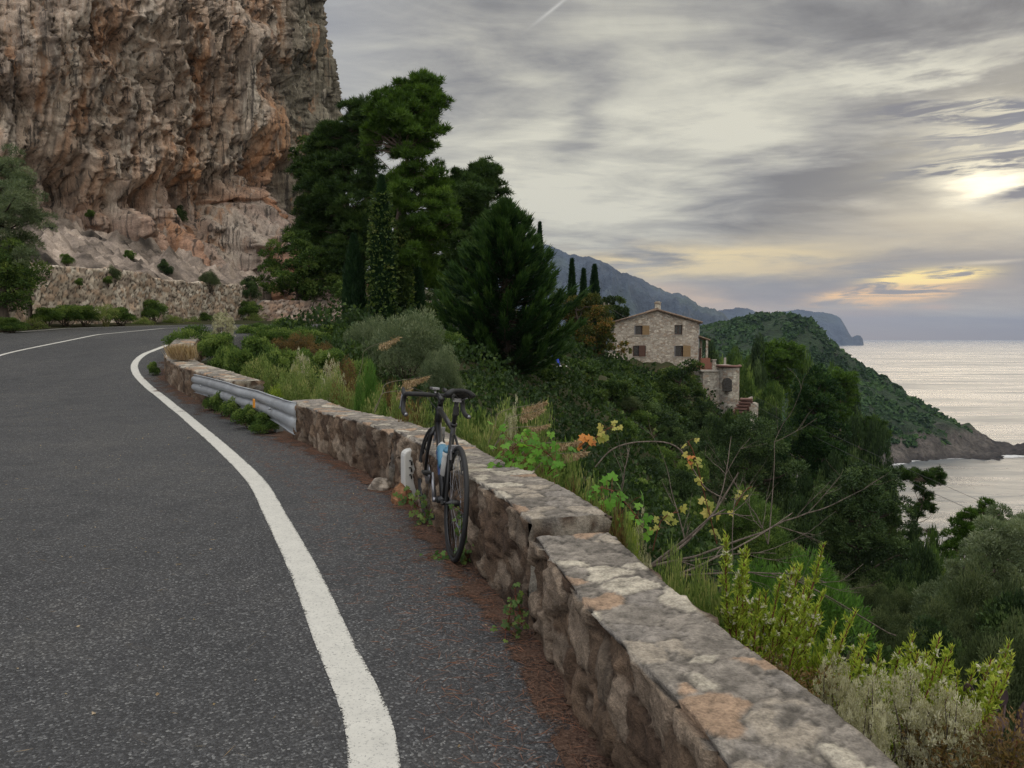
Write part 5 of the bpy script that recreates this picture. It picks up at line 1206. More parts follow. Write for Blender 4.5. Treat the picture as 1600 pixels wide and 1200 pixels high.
def big_trees():
    rng = rs(11)
    # tall Aleppo pine left of centre
    Y = 38.; b = np.array([xa(612, Y), Y, gz(xa(612, Y), Y)])
    it = [(655, 130, 0, .4), (630, 138, .3, .45), (603, 158, .4, .6), (628, 158, -.4, .7), (668, 148, -.3, .5), (650, 158, .8, .8), (615, 178, -.5, .9), (668, 178, .3, .75), (592, 180, .3, .6), (640, 195, -1, 1.0), (672, 205, -.6, .7), (608, 205, .5, .8), (580, 205, 0, .4), (652, 222, .2, .8), (620, 232, 1, .7),
          (578, 235, .5, .45), (665, 232, .6, .5), (640, 250, -.8, .8), (660, 275, -.3, 1.0), (680, 300, .4, .9), (640, 295, 1.2, .9), (622, 290, -.6, .6), (685, 330, -.8, .9), (655, 340, -1.4, 1.1), (690, 350, .3, .7), (625, 335, .8, .8), (668, 375, -.5, .9), (640, 385, .8, .9), (650, 415, -.2, .8), (670, 405, .5, .6), (628, 410, -.8, .7), (655, 440, -.2, .6)]
    pine_tree('tallest bright green pine rising above the cypresses left of centre', b, 14, px_clumps(b, fill_clumps(rng, it, 20, 16, .6)), 3, trunk_top=px_clumps(b, [(640, 140, 0, 0)])[0][:3], nt=60)
    # dark pine between the cliff and the tall pine
    Y = 50.; b = np.array([xa(540, Y), Y, gz(xa(540, Y), Y)])
    it = [(505, 222, 0, .7), (555, 190, .3, .6), (535, 215, .5, 1.0), (570, 225, 0, .8), (510, 235, .5, 1.2), (560, 262, -.8, 1.3), (520, 275, .5, 1.5), (500, 268, 0, 1.0), (500, 310, 0, 1.5), (540, 315, -1, 1.6), (580, 300, 0, 1.1), (492, 335, .5, 1.0), (570, 350, -.5, 1.5), (520, 355, .4, 1.6), (490, 375, .8, 1.1), (545, 390, -.8, 1.4), (590, 385, .5, 1.1), (510, 400, .6, 1.2), (570, 420, 0, 1.1), (535, 435, .5, 1.1), (500, 425, .2, .9)]
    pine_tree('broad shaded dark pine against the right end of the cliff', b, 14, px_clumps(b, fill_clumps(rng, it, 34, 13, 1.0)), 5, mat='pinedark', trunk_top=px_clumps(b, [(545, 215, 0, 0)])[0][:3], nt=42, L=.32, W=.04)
    for k, (px, y0, y1) in enumerate(((538, 290, 505),)):
        pass
    # pine to the right
    Y = 52.; b = np.array([xa(728, Y), Y, gz(xa(728, Y), Y)])
    it = [(755, 275, 0, .7), (720, 282, .3, .7), (742, 290, 0, .9), (705, 300, .5, .8), (762, 300, -.3, .6), (725, 312, -.5, 1.0), (752, 325, .3, 1.0), (700, 335, 0, 1.0), (765, 345, 0, .6), (730, 350, -.8, 1.2), (705, 370, .4, 1.1), (745, 385, .3, 1.1), (720, 400, -.5, 1.2), (700, 415, .5, .9), (740, 425, .3, 1.0), (712, 450, 0, .9)]
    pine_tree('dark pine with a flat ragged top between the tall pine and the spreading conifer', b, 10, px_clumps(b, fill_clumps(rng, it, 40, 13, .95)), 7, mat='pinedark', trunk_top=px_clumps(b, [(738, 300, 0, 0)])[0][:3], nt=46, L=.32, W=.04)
    # bright umbrella pine in the middle distance
    Y = 118.; b = np.array([xa(1212, Y), Y, gz(xa(1212, Y), Y)])
    it = [(1200, 552, 0, 1.6), (1225, 548, 0, 1.8), (1244, 552, 1, 1.3), (1185, 562, 0, 1.5), (1215, 563, -2, 1.8), (1238, 566, 0, 1.4), (1172, 575, 1, 1.7), (1195, 582, -1, 1.8), (1225, 588, 0, 1.7), (1165, 595, 0, 1.6), (1190, 605, -1, 1.8), (1215, 612, 0, 1.6), (1175, 620, 0, 1.6)]
    pine_tree('bright green umbrella pine just right of the bastion top', b, 10, px_clumps(b, fill_clumps(rng, it, 8, 10, 1.3)), 9, trunk_top=px_clumps(b, [(1215, 565, 0, 0)])[0][:3], nt=9, L=.55, W=.12, needles=7, r0=.3)
    Y = 100.; b = np.array([xa(1325, Y), Y, gz(xa(1325, Y), Y)])
    it = [(1310, 590, 0, 1.3), (1330, 600, 0, 1.4), (1300, 612, 0, 1.5), (1326, 625, 1, 1.3), (1305, 640, 0, 1.5), (1320, 655, 0, 1.2), (1290, 600, 0, 1.0)]
    pine_tree('lighter green pine showing behind the dark conical tree', b, 10, px_clumps(b, it), 10, trunk_top=px_clumps(b, [(1312, 600, 0, 0)])[0][:3], nt=10, L=.5, W=.11, needles=7, r0=.25)
    Y = 75.; b = np.array([xa(1350, Y), Y, gz(xa(1350, Y), Y)])
    it = [(1335, 668, 0, .9), (1355, 665, 0, 1.0), (1372, 670, 0, .9), (1345, 680, 0, .9), (1368, 683, 0, .8), (1325, 682, 0, .7), (1382, 680, 0, .5)]
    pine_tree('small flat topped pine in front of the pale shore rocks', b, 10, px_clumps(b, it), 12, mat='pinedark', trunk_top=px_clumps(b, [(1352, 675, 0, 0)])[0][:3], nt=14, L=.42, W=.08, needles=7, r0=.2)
    # pine leaning out over the bay
    Y = 42.; b = np.array([xa(1425, Y), Y, gz(xa(1425, Y), Y)])
    it = [(1462, 742, 0, .42), (1448, 752, 0, .45), (1440, 748, .3, .35), (1468, 752, 0, .3), (1418, 745, 0, .4), (1405, 742, .3, .4), (1428, 740, .2, .3), (1450, 778, 0, .3), (1440, 790, 0, .35), (1455, 795, .3, .28), (1430, 800, 0, .4), (1425, 830, 0, .5), (1455, 835, 0, .3), (1415, 860, 0, .5), (1435, 762, .0, .3)]
    pine_tree('thin pine leaning out over the bay beside the large dark oak', b, 10, px_clumps(b, it), 13, mat='pinedark', trunk_top=px_clumps(b, [(1445, 752, 0, 0)])[0][:3], nt=70, L=.2, W=.03, r0=.13)
    Y = 33.; b = np.array([xa(1520, Y), Y, gz(xa(1520, Y), Y)])
    it = [(1540, 792, 0, .30), (1552, 805, 0, .26), (1535, 808, 0, .35), (1515, 812, 0, .5), (1500, 825, 0, .5), (1530, 828, -.4, .55), (1550, 830, 0, .4), (1490, 842, 0, .45), (1515, 845, .3, .55), (1562, 822, 0, .25), (1485, 862, 0, .45), (1510, 870, 0, .4), (1545, 850, .4, .5)]
    pine_tree('small bushy pine in front of the bay at the right', b, 6, px_clumps(b, it), 14, trunk_top=px_clumps(b, [(1530, 810, 0, 0)])[0][:3], nt=75, L=.17, W=.026, r0=.12)
    Y = 36.; b = np.array([xa(1590, Y), Y, gz(xa(1590, Y), Y)])
    it = [(1590, 822, 0, .5), (1575, 838, 0, .4), (1600, 835, 0, .6), (1580, 855, 0, .5), (1610, 850, 0, .6)]
    pine_tree('pine crown cut by the right edge of the frame above the grey shrub', b, 6, px_clumps(b, it), 15, mat='pinedark', trunk_top=px_clumps(b, [(1590, 835, 0, 0)])[0][:3], nt=70, L=.17, W=.026, r0=.12)
big_trees()
def column_tree(label, px, ytop, ybot, wpx, Y, seed, mat='cypress', ivy=False, group='columnar cypresses', L=.20, W=.055, zbase=None, dens=1.0):
    x = xa(px, Y); zb = zbase if zbase is not None else gz(x, Y); H = zt(ytop, Y) - zb; r = wpx / F * Y / 2
    rng = rs(seed); root = empty('cypress_tree', (x, Y, zb), label, 'tree', group)
    n = int(16000 * dens * min(1.6, H / 8)); t = rng.random(n) ** .85; a = rng.uniform(0, 2 * math.pi, n)
    prof = np.interp(t, [0, .06, .25, .5, .72, .9, 1], [.6, .9, 1, .86, .58, .24, .02])
    rad = r * prof * (1 + .22 * pn(np.stack([np.cos(a) * 2.2, np.sin(a) * 2.2, t * H * .9], 1), seed)) * (.72 + .30 * rng.random(n))
    P = np.stack([rad * np.cos(a), rad * np.sin(a), t * H], 1); D = np.stack([np.cos(a) * .45, np.sin(a) * .45, np.full(n, 1.1)], 1) + rng.normal(size=(n, 3)) * .28
    rv = np.clip(.42 + .5 * pn(np.stack([np.cos(a) * 3, np.sin(a) * 3, t * H * 1.6], 1), seed + 3), 0, 1)
    parts = [leaves(rng, P, D, L, W, rv)]
    leaf_obj('crown', parts, M[mat], root)
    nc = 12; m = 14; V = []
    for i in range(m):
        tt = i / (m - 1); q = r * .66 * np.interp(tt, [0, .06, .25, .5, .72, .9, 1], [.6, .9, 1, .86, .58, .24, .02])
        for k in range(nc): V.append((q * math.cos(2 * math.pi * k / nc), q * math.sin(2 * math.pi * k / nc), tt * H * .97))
    mesh_np('inner_core', np.array(V), np.array([(i * nc + k, i * nc + (k + 1) % nc, (i + 1) * nc + (k + 1) % nc, (i + 1) * nc + k) for i in range(m - 1) for k in range(nc)]), M[mat], root, attrs={'r': np.full(len(V), .1)})  # added opaque core in the darkest foliage tone, blocks see-through
    b = MB(); b.tube([(0, 0, -.2), (0, 0, H * .9)], [r * .22, .01], 8); b.build('trunk', M['darkbark'], root)
    if ivy:
        n = 1100; t = rng.random(n) * .9; a = rng.uniform(math.pi * .9, 2.1 * math.pi, n); rad = r * np.interp(t, [0, .5, 1], [1.02, .95, .5]) * (1 + .25 * rng.random(n))
        P = np.stack([rad * np.cos(a), rad * np.sin(a), t * H], 1); D = np.stack([np.cos(a), np.sin(a), a * 0 + .1], 1) + rng.normal(size=(n, 3)) * .6
        leaf_obj('climbing_ivy', leaves(rng, P, D, .16, .13, rng.random(n) * .6 + .4), M['ivy'], root)
    return root
column_tree('bright-edged columnar cypress at the end of the pink rubble wall', 555, 372, 506, 37, 36.5, 1)
column_tree('tallest ivy-covered columnar cypress in front of the tall pine', 599, 282, 500, 38, 35, 2, ivy=True)
column_tree('narrow ivy-clad cypress right of the tallest one', 630, 345, 498, 26, 36, 3, ivy=True, mat='ivy')
column_tree('short very dark cypress behind the grey olive bush', 650, 400, 515, 26, 37, 4)
column_tree('slender cypress tip rising above the spreading conifer', 843, 352, 470, 15, 56, 5)
column_tree('small pointed cypress left of the pair by the pole', 893, 409, 470, 14, 66, 6, L=.3, W=.08, dens=.5)
column_tree('thin pointed cypress of the close pair above the autumn tree', 911, 424, 480, 15, 69, 7, L=.3, W=.08, dens=.5)
column_tree('fuller cypress of the close pair above the autumn tree', 928, 418, 490, 24, 70, 8, L=.3, W=.08, dens=.6)
def conifer():
    # wide dark conifer with upswept plume-like sprays
    Y = 31.; x = xa(790, Y); zb = gz(x, Y) - .2; H = zt(316, Y) - zb; rng = rs(21)
    root = empty('spreading_conifer', (x, Y, zb), 'wide very dark conifer with upswept feathery branches in the centre', 'tree')
    parts = []; b = MB(); T = wiggle(rng, (0, 0, -.2), (0, 0, H * .97), 9, .01); b.tube(T, [.24 * (1 - .93 * t) for t in np.linspace(0, 1, 9)], 9)
    wl = [(0, 110), (.1, 112), (.25, 118), (.4, 105), (.55, 88), (.68, 64), (.8, 46), (.9, 26), (.96, 12), (1, 2)]       # half-widths in px against height
    nb = 270
    for i in range(nb):
        t = (i + rng.random()) / nb; t = t ** .9; h = .03 * H + t * H * .93; a = i * 2.39996 + rng.normal() * .25
        wl_ = np.interp(t, [q[0] for q in wl], [q[1] for q in wl]) / F * Y
        Lb = wl_ * rng.uniform(.56, 1.12); ca, sa = math.cos(a), math.sin(a)
        if ca > 0: Lb *= 1.03
        ns = 7; pts = []
        for k in range(ns):
            u = k / (ns - 1); pts.append(np.array([ca * Lb * u, sa * Lb * u, h - .10 * Lb * math.sin(u * math.pi * .8) + .26 * Lb * u ** 2.2 + (.1 + .25 * (1 - t)) * (u - .5) * .4]))
        b.tube([tuple(p) for p in pts], [.035 * (1 - .85 * k / (ns - 1)) for k in range(ns)], 5, False)
        P = np.array(pts); m = int(45 + 85 * Lb); u = .18 + .82 * rng.random(m) ** .75; q = np.stack([np.interp(u, np.linspace(0, 1, ns), P[:, j]) for j in range(3)], 1)
        side = np.array([-sa, ca, 0]); w = rng.normal(size=m) * .13 * (1.15 - u) * Lb ** .5; q += side * w[:, None] + np.array([0, 0, 1.]) * (rng.normal(size=m) * .045)[:, None]
        D = np.array([ca, sa, .45]) * 1.0 + side * np.sign(w)[:, None] * .55 + rng.normal(size=(m, 3)) * .22; D[:, 2] += .3 * u
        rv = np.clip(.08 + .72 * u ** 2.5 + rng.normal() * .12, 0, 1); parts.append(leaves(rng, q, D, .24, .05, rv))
        # feathery tip
        m = 44; tip = P[-1] - (P[-1] - P[-2]) * rng.random((m, 1)) * .8; q = tip + rng.normal(size=(m, 3)) * .05; D = unit(P[-1] - P[-2]) + np.array([0, 0, .35]) + rng.normal(size=(m, 3)) * .2; parts.append(leaves(rng, q, D, .38, .045, np.full(m, .85)))
    m = 400; q = np.stack([rng.normal(size=m) * .08, rng.normal(size=m) * .08, H * (.86 + .14 * rng.random(m))], 1); D = rng.normal(size=(m, 3)) * .5 + np.array([0, 0, .7]); parts.append(leaves(rng, q, D, .22, .045, np.full(m, .5)))
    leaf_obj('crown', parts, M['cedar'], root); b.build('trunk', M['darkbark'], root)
conifer()
def broad_tree(label, base, items, seed, mat='oak', name='broadleaf_tree', nper=420, L=.16, W=.09, r0=.2, extra=10, jx=16, er=.8, up=.15, group=None, trunkmat='darkbark', droop=0, flat=.85, wide=.45):
    rng = rs(seed); C = np.array(px_clumps(base, fill_clumps(rng, items, extra, jx, er))); root = empty(name, base, label, 'tree', group)
    P, r_ = [], []
    for c in C:
        k = 5; d = unit(rng.normal(size=(k, 3))); P.append(c[:3] + d * c[3] * .6); r_.append(np.full(k, c[3] * .5) * rng.uniform(.7, 1.2, k))
    P = np.concatenate(P); r_ = np.concatenate(r_)
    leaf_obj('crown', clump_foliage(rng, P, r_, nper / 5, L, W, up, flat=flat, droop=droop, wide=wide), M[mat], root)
    top = C[np.argmax(C[:, 2])][:3] * np.array([.4, .4, .8]); T = wiggle(rng, (0, 0, -.5), top, 8, .05); b = MB(); b.tube(T, [r0 * (1 - .7 * t) for t in np.linspace(0, 1, 8)], 8); limbs(rng, b, T, C[:, :3], r0 * .6); b.build('trunk', M[trunkmat], root)
    return root
def basis(px, Y, dz=0): x = xa(px, Y); return np.array([x, Y, gz(x, Y) + dz])
def broad_trees():
    broad_tree('yellowing autumn tree with orange leaves left of the pole', basis(915, 62), [(900, 470, 0, 1.0), (930, 478, 0, 1.1), (945, 490, .5, .8), (905, 500, 0, 1.2), (935, 510, -.5, 1.2), (880, 495, 0, 1.0), (915, 530, -.5, 1.2), (945, 530, 0, 1.0), (890, 530, 0, 1.2), (930, 552, 0, 1.0), (900, 558, 0, 1.1), (870, 540, .5, 1.0), (860, 515, .5, .9)], 31, 'autumn', L=.22, W=.13)
    broad_tree('dark tree crown between the pole and the farmhouse roof', basis(962, 92), [(955, 478, 0, 1.2), (970, 486, 0, 1.1), (948, 492, 0, 1.2), (965, 500, 0, 1.2), (952, 510, 0, 1.2), (940, 505, 0, 1.0)], 32, 'oak', L=.3, W=.16)
    # dark conical tree right of the steps
    broad_tree('tall dark conical tree right of the red steps', basis(1270, 58), [(1282, 582, 0, .6), (1270, 590, 0, .8), (1290, 598, 0, .8), (1258, 605, 0, 1.0), (1280, 615, -.5, 1.2), (1300, 622, 0, .9), (1245, 630, 0, 1.1), (1268, 645, -.8, 1.4), (1295, 648, 0, 1.2), (1240, 662, 0, 1.3), (1280, 680, -1, 1.5), (1308, 680, 0, 1.0), (1255, 700, 0, 1.5), (1290, 715, -.5, 1.5), (1230, 700, 0, 1.2), (1270, 745, 0, 1.5), (1310, 730, 0, 1.1)], 33, 'cedar', L=.26, W=.10, extra=16, up=.5)
    broad_tree('large rounded dark oak in front of the bay', basis(1350, 36), [(1335, 745, 0, .7), (1365, 748, 0, .8), (1310, 762, 0, .8), (1385, 765, 0, .8), (1345, 775, -.8, 1.0), (1400, 790, 0, .8), (1300, 795, 0, .9), (1370, 800, -1, 1.1), (1325, 810, -1, 1.1), (1410, 820, 0, .8), (1290, 830, 0, .9), (1350, 840, -1.2, 1.2), (1395, 850, -.6, 1.0), (1310, 865, -.6, 1.0), (1420, 865, .3, .7), (1370, 885, -.8, 1.0), (1410, 895, 0, .8), (1335, 900, -.3, .9)], 34, 'oak', nper=700, L=.15, W=.065, extra=14, up=.1)
    broad_tree('grey-green oak above the dead branches', basis(1180, 34), [(1170, 668, 0, .7), (1195, 680, 0, .7), (1150, 690, 0, .8), (1210, 705, 0, .7), (1175, 712, -.6, .9), (1140, 725, 0, .8), (1200, 738, -.4, .9), (1160, 755, -.4, .9), (1225, 745, 0, .7), (1130, 765, 0, .8), (1190, 780, 0, .9)], 35, 'oak', nper=700, L=.12, W=.055)
    broad_tree('ivy-smothered tree right below the farmhouse wall', basis(1050, 66), [(1040, 590, 0, .9), (1062, 582, 0, .9), (1080, 600, 0, 1.0), (1030, 615, 0, 1.1), (1060, 620, -.5, 1.3), (1090, 625, 0, 1.0), (1040, 650, 0, 1.3), (1075, 655, -.5, 1.3), (1095, 660, 0, 1.0), (1055, 690, 0, 1.4), (1085, 695, 0, 1.2)], 36, 'ivy', L=.2, W=.14)
    broad_tree('olive-green broom bush seen through the dead branches', basis(1170, 20), [(1160, 800, 0, .45), (1185, 810, 0, .5), (1140, 825, 0, .45), (1205, 835, 0, .45), (1165, 840, -.4, .55), (1195, 860, 0, .5), (1145, 865, 0, .5), (1175, 885, 0, .5)], 37, 'shrub', nper=900, L=.11, W=.016, up=.7, r0=.05, extra=6)
    # big olive-like shrub at the right edge
    broad_tree('tall feathery grey-green bush filling the right edge', basis(1550, 13.5), [(1590, 838, 0, .32), (1560, 850, 0, .32), (1535, 868, 0, .32), (1600, 875, 0, .4), (1570, 890, -.3, .4), (1520, 900, 0, .35), (1545, 920, -.3, .4), (1490, 925, 0, .35), (1595, 930, -.3, .4), (1515, 950, -.3, .4), (1565, 960, -.4, .42), (1470, 960, 0, .32), (1600, 985, -.4, .42), (1530, 990, -.5, .42), (1490, 985, -.3, .38), (1455, 985, 0, .3), (1570, 1020, -.6, .4), (1510, 1020, -.5, .4)], 38, 'olive', name='shrub', nper=1500, L=.06, W=.017, up=.6, r0=.03, extra=70, jx=26, er=.36, trunkmat='twig')['category'] = 'bush'
    # olive at the left edge
    broad_tree('grey-green wild olive tree overhanging the left edge above the stone wall', np.array([xa(-40, 26), 26, 1.6]), [(15, 248, 0, .55), (-10, 260, 0, .7), (28, 280, 0, .55), (-20, 300, 0, .8), (20, 312, -.4, .7), (42, 318, 0, .45), (0, 345, -.4, .8), (30, 350, 0, .6), (48, 345, 0, .35), (-20, 375, 0, .8), (15, 385, -.4, .7), (30, 400, 0, .4)], 39, 'olive', name='olive_tree', nper=1100, L=.10, W=.022, extra=20, jx=16, er=.5, up=.2)
    broad_tree('dark green bush hanging over the stone wall under the olive tree', np.array([xa(10, 25.5), 25.5, 1.9]), [(5, 405, 0, .5), (25, 412, 0, .5), (38, 430, 0, .4), (10, 435, 0, .6), (30, 450, -.2, .5), (38, 470, 0, .3), (-10, 440, 0, .6), (5, 458, 0, .4)], 40, 'shrub', name='bush', nper=700, L=.09, W=.045)
    # fig-like shrub right of the long wall
    broad_tree('grey-green spreading bush between the cliff and the pink rubble wall', np.array([xa(465, 49), 49, 3.4]), [(440, 385, 0, .8), (465, 378, 0, .9), (490, 392, 0, .9), (425, 405, 0, .8), (455, 408, -.5, 1.0), (485, 415, -.4, 1.0), (512, 412, 0, .8), (420, 430, 0, .8), (445, 438, -.5, .9), (475, 440, -.5, 1.0), (505, 440, 0, 1.0), (525, 430, 0, .9), (440, 455, 0, .7), (490, 458, 0, .8), (520, 455, 0, .8)], 41, 'shrub', name='bush', nper=620, L=.17, W=.10, r0=.1)
    broad_tree('dark ivy mass on the cliff foot behind the shaded pine', np.array([xa(500, 57), 57, 6.0]), [(480, 235, 0, .8), (495, 280, 0, 1.2), (480, 315, 0, .9), (485, 350, 0, 1.2), (500, 320, 0, 1.5), (460, 385, .5, 1.0), (520, 360, 0, 1.6), (500, 400, 0, 1.3)], 42, 'ivy', name='ivy_bush', nper=520, L=.22, W=.16)
broad_trees()
# --------------------------------------------------------------- ground cover on the slope
def ground_cover():
    rng = rs(51); n = 150000
    u = rng.random(n); px = rng.uniform(380, 1750, n); Y = 2.5 + 95 * rng.random(n) ** 1.5; x = xa(px, Y)
    W, _ = polyline(WALL + WALL2[1:] + [(-8.6, 28), (-8.3, 33), (-7.3, 37), (-4.5, 40), (0, 42), (10, 44), (16, 46)], .5); nW = normals2(W); keep = np.ones(n, bool)
    for i in range(0, n, 10000):
        q = np.stack([x[i:i + 10000], Y[i:i + 10000]], 1); d = ((q[:, None] - W[None]) ** 2).sum(2); k = d.argmin(1); s_ = ((q - W[k]) * nW[k]).sum(1); keep[i:i + 10000] = (s_ > .62) | (q[:, 1] > 52)
    keep &= ~((np.abs(x - 15) < 5.5) & (Y > 80))
    x, Y = x[keep], Y[keep]; z = terz(x, Y); lump = np.clip(fbm(np.stack([x, Y, x * 0], 1) * .45, 4, 9) + .35, 0, 1.5)
    hgt = np.clip(.03 + Y * .035, 0, 1.8) * lump * rng.random(len(x)) ** .5; P = np.stack([x, Y, z + hgt], 1)
    D = np.stack([rng.normal(size=len(x)) * .6, -.3 + rng.normal(size=len(x)) * .6, .6 + rng.random(len(x)) * .8], 1)
    sz = np.clip(.035 + Y * .0042, .05, .34); rv = np.clip(.12 + .5 * lump * rng.random(len(x)) + .45 * fbm(np.stack([x, Y, x * 0], 1) * .2, 3, 29), 0, 1)
    V, Q, r = leaves(rng, P, D, 1.0, 1.0, rv, lvar=.3); V = V.reshape(-1, 4, 3); c = V[:, :1]; V = c + (V - c) * (sz * np.array(1.0))[:, None, None] * np.array([1, 1, 1]); 
    leaf = mesh_np('ground_cover', V.reshape(-1, 3), Q, M['ivy'], attrs={'r': r}); tag(leaf, 'tangled ivy and low scrub covering the slope', kind='stuff')
ground_cover()
# --------------------------------------------------------------- shrub prototypes
PR = {}
def protos():
    PR['ivy'] = proto_shrub('ivy_mound', 'ivy', (1.5, 1.5, 1.5), 61, K=34, nper=170, L=.17, W=.13, crad=.5)
    PR['oak'] = proto_shrub('evergreen_shrub', 'oak', (1.4, 1.4, 1.7), 62, K=34, nper=260, L=.11, W=.06, crad=.45)
    PR['green'] = proto_shrub('leafy_shrub', 'shrub', (1.3, 1.3, 1.4), 63, K=34, nper=260, L=.11, W=.05, crad=.42)
    PR['olive'] = proto_shrub('olive_bush', 'olive', (1.4, 1.4, 1.6), 64, K=46, nper=420, L=.085, W=.017, crad=.40, up=.5)
    PR['bright'] = proto_shrub('feathery_plant', 'fern', (.5, .5, .6), 65, K=26, nper=240, L=.055, W=.012, crad=.16, up=.9, stem='stem')
    PR['weed'] = proto_shrub('wild_herb', 'weed', (.5, .5, .6), 66, K=30, nper=110, L=.04, W=.016, crad=.18, up=.5, stem='stem')
    PR['rust'] = proto_shrub('withering_herb', 'rust', (.5, .5, .55), 67, K=30, nper=110, L=.04, W=.016, crad=.18, up=.3, stem='redstem')
    PR['green2'] = proto_shrub('leafy_bush', 'shrub', (.6, .6, .8), 68, K=36, nper=200, L=.06, W=.03, crad=.20, up=.4)
    PR['fluff'] = proto_shrub('seeding_clematis', 'fluff', (.5, .5, .5), 69, K=330, nper=34, L=.022, W=.007, crad=.028, up=.1, stem='twig', rnd=.3, shell=.1)
    PR['scrub'] = proto_shrub('scrub_bush', 'scrub', (1.3, 1.3, 1.4), 71, K=60, nper=330, L=.075, W=.018, crad=.32, up=.7)
    PR['yellow'] = proto_shrub('yellow_broom', 'gold', (.4, .4, .5), 70, K=70, nper=90, L=.028, W=.010, crad=.11, up=.25, stem='stem', rnd=.9)
protos()
SH = np.random.default_rng(77)
W0 = dict(scrub=1.55, ivy=1.9, oak=1.75, green=1.65, olive=1.7, bright=.6, weed=.62, rust=.62, green2=.75, fluff=.55, yellow=.5)
H0 = dict(scrub=1.65, ivy=1.85, oak=2.0, green=1.7, olive=1.9, bright=.75, weed=.72, rust=.66, green2=.95, fluff=.52, yellow=.62)
def shrub(kind, px, ytop, wpx, Y, label, cat='shrub', group=None, z=None, minh=.0):
    x = xa(px, Y); zb = gz(x, Y) if z is None else z; H = max(zt(ytop, Y) - zb, minh or .25); Wd = wpx / F * Y / 2
    hm = .75 * Wd / W0[kind] * H0[kind]
    if H < hm and Y > 9: zb -= hm - H; H = hm
    return place(PR[kind], (x, Y, zb - .05), (Wd / W0[kind], Wd / W0[kind], (H + .05) / H0[kind]), SH.uniform(0, 6.28), label, cat, group)
def slope_shrubs():
    g = 'dark evergreen shrubs on the ravine slope'
    lab = {'ivy': 'ivy-covered mound on the shaded slope below the farmhouse', 'oak': 'dark evergreen shrub on the ravine slope', 'green': 'mid green leafy shrub on the ravine slope', 'scrub': 'grey-green wispy scrub bush on the ravine slope'}
    gr = {'ivy': 'ivy mounds on the slope below the farmhouse', 'oak': g, 'green': 'leafy shrubs on the ravine slope', 'scrub': 'wispy scrub bushes on the ravine slope'}
    for k, px, y, w, Y in [('ivy', 850, 585, 110, 44), ('ivy', 900, 590, 120, 52), ('ivy', 945, 582, 110, 62), ('ivy', 990, 585, 110, 70), ('ivy', 1020, 592, 90, 72), ('ivy', 880, 625, 130, 44), ('ivy', 940, 618, 130, 52), ('ivy', 985, 632, 120, 56), ('ivy', 840, 640, 110, 36),
      ('ivy', 900, 665, 120, 38), ('ivy', 960, 660, 130, 44), ('ivy', 1030, 650, 110, 58), ('ivy', 820, 600, 90, 40), ('oak', 1100, 640, 80, 64), ('oak', 1120, 665, 90, 56), ('oak', 1010, 690, 120, 44), ('oak', 1060, 690, 110, 46), ('oak', 1100, 700, 100, 42),
      ('oak', 770, 590, 90, 30), ('ivy', 760, 620, 90, 26), ('green', 1020, 655, 100, 48), ('green', 960, 700, 110, 32), ('oak', 1010, 730, 110, 30), ('green', 1030, 700, 70, 34), ('oak', 910, 700, 110, 28), ('oak', 1060, 745, 110, 28), ('green', 1080, 720, 70, 32), ('green', 985, 760, 110, 22), ('oak', 1050, 800, 110, 20), ('green', 1110, 790, 100, 22),
      ('oak', 1220, 760, 90, 34), ('oak', 1250, 800, 110, 28), ('green', 1230, 850, 110, 22), ('scrub', 1130, 880, 120, 12), ('scrub', 1290, 900, 150, 13), ('scrub', 1210, 900, 130, 11), ('oak', 690, 440, 100, 60), ('oak', 720, 470, 90, 48), ('ivy', 670, 470, 80, 50), ('oak', 1270, 770, 90, 40), ('oak', 1300, 740, 80, 50), ('scrub', 1370, 920, 110, 16), ('scrub', 1330, 955, 130, 12.5), ('scrub', 1430, 930, 100, 17), ('scrub', 1400, 965, 120, 10), ('scrub', 1460, 990, 120, 8), ('oak', 1450, 880, 90, 26), ('green', 1480, 885, 70, 28),
      ('oak', 1330, 690, 90, 66), ('oak', 1290, 660, 90, 74), ('oak', 1360, 700, 90, 66), ('oak', 1380, 720, 80, 60), ('green', 1200, 610, 70, 90), ('oak', 1190, 635, 60, 84), ('oak', 1210, 660, 90, 70), ('green', 1160, 575, 60, 100), ('oak', 1180, 555, 60, 112), ('green', 1140, 560, 60, 108), ('green', 1260, 580, 70, 120), ('green', 1290, 600, 60, 115), ('oak', 1340, 640, 70, 105), ('oak', 1110, 550, 60, 112),
      ('scrub', 1560, 900, 190, 10.5), ('oak', 1620, 960, 200, 9), ('scrub', 1500, 950, 160, 9.5), ('scrub', 1590, 990, 190, 6.5), ('oak', 1480, 1000, 150, 7.5), *[(kk, pp + SH.uniform(-12, 12), yy + SH.uniform(-8, 8), 70, Yy) for Yy in (42, 47, 52, 57, 62) for pp, yy, kk in ((950, 590, 'ivy'), (985, 620, 'scrub'), (1005, 645, 'green'), (1040, 672, 'oak'))], ('ivy', 930, 560, 90, 60), ('ivy', 890, 575, 110, 50), ('ivy', 960, 590, 120, 58), ('ivy', 915, 620, 140, 46), ('oak', 950, 640, 120, 50), ('green', 990, 610, 90, 66), ('oak', 1400, 760, 60, 56), ('green', 1475, 860, 60, 34), ('green', 1500, 890, 60, 24), ('oak', 1420, 905, 80, 24), ('oak', 1440, 840, 50, 40), ('green', 1550, 860, 60, 34), ('ivy', 1150, 640, 60, 70), ('ivy', 1135, 700, 80, 52), ('oak', 800, 570, 110, 34), ('oak', 860, 560, 90, 46), ('oak', 730, 600, 80, 24)]:
        shrub(k, px, y, w, Y, lab[k], 'shrub', gr[k])
slope_shrubs()
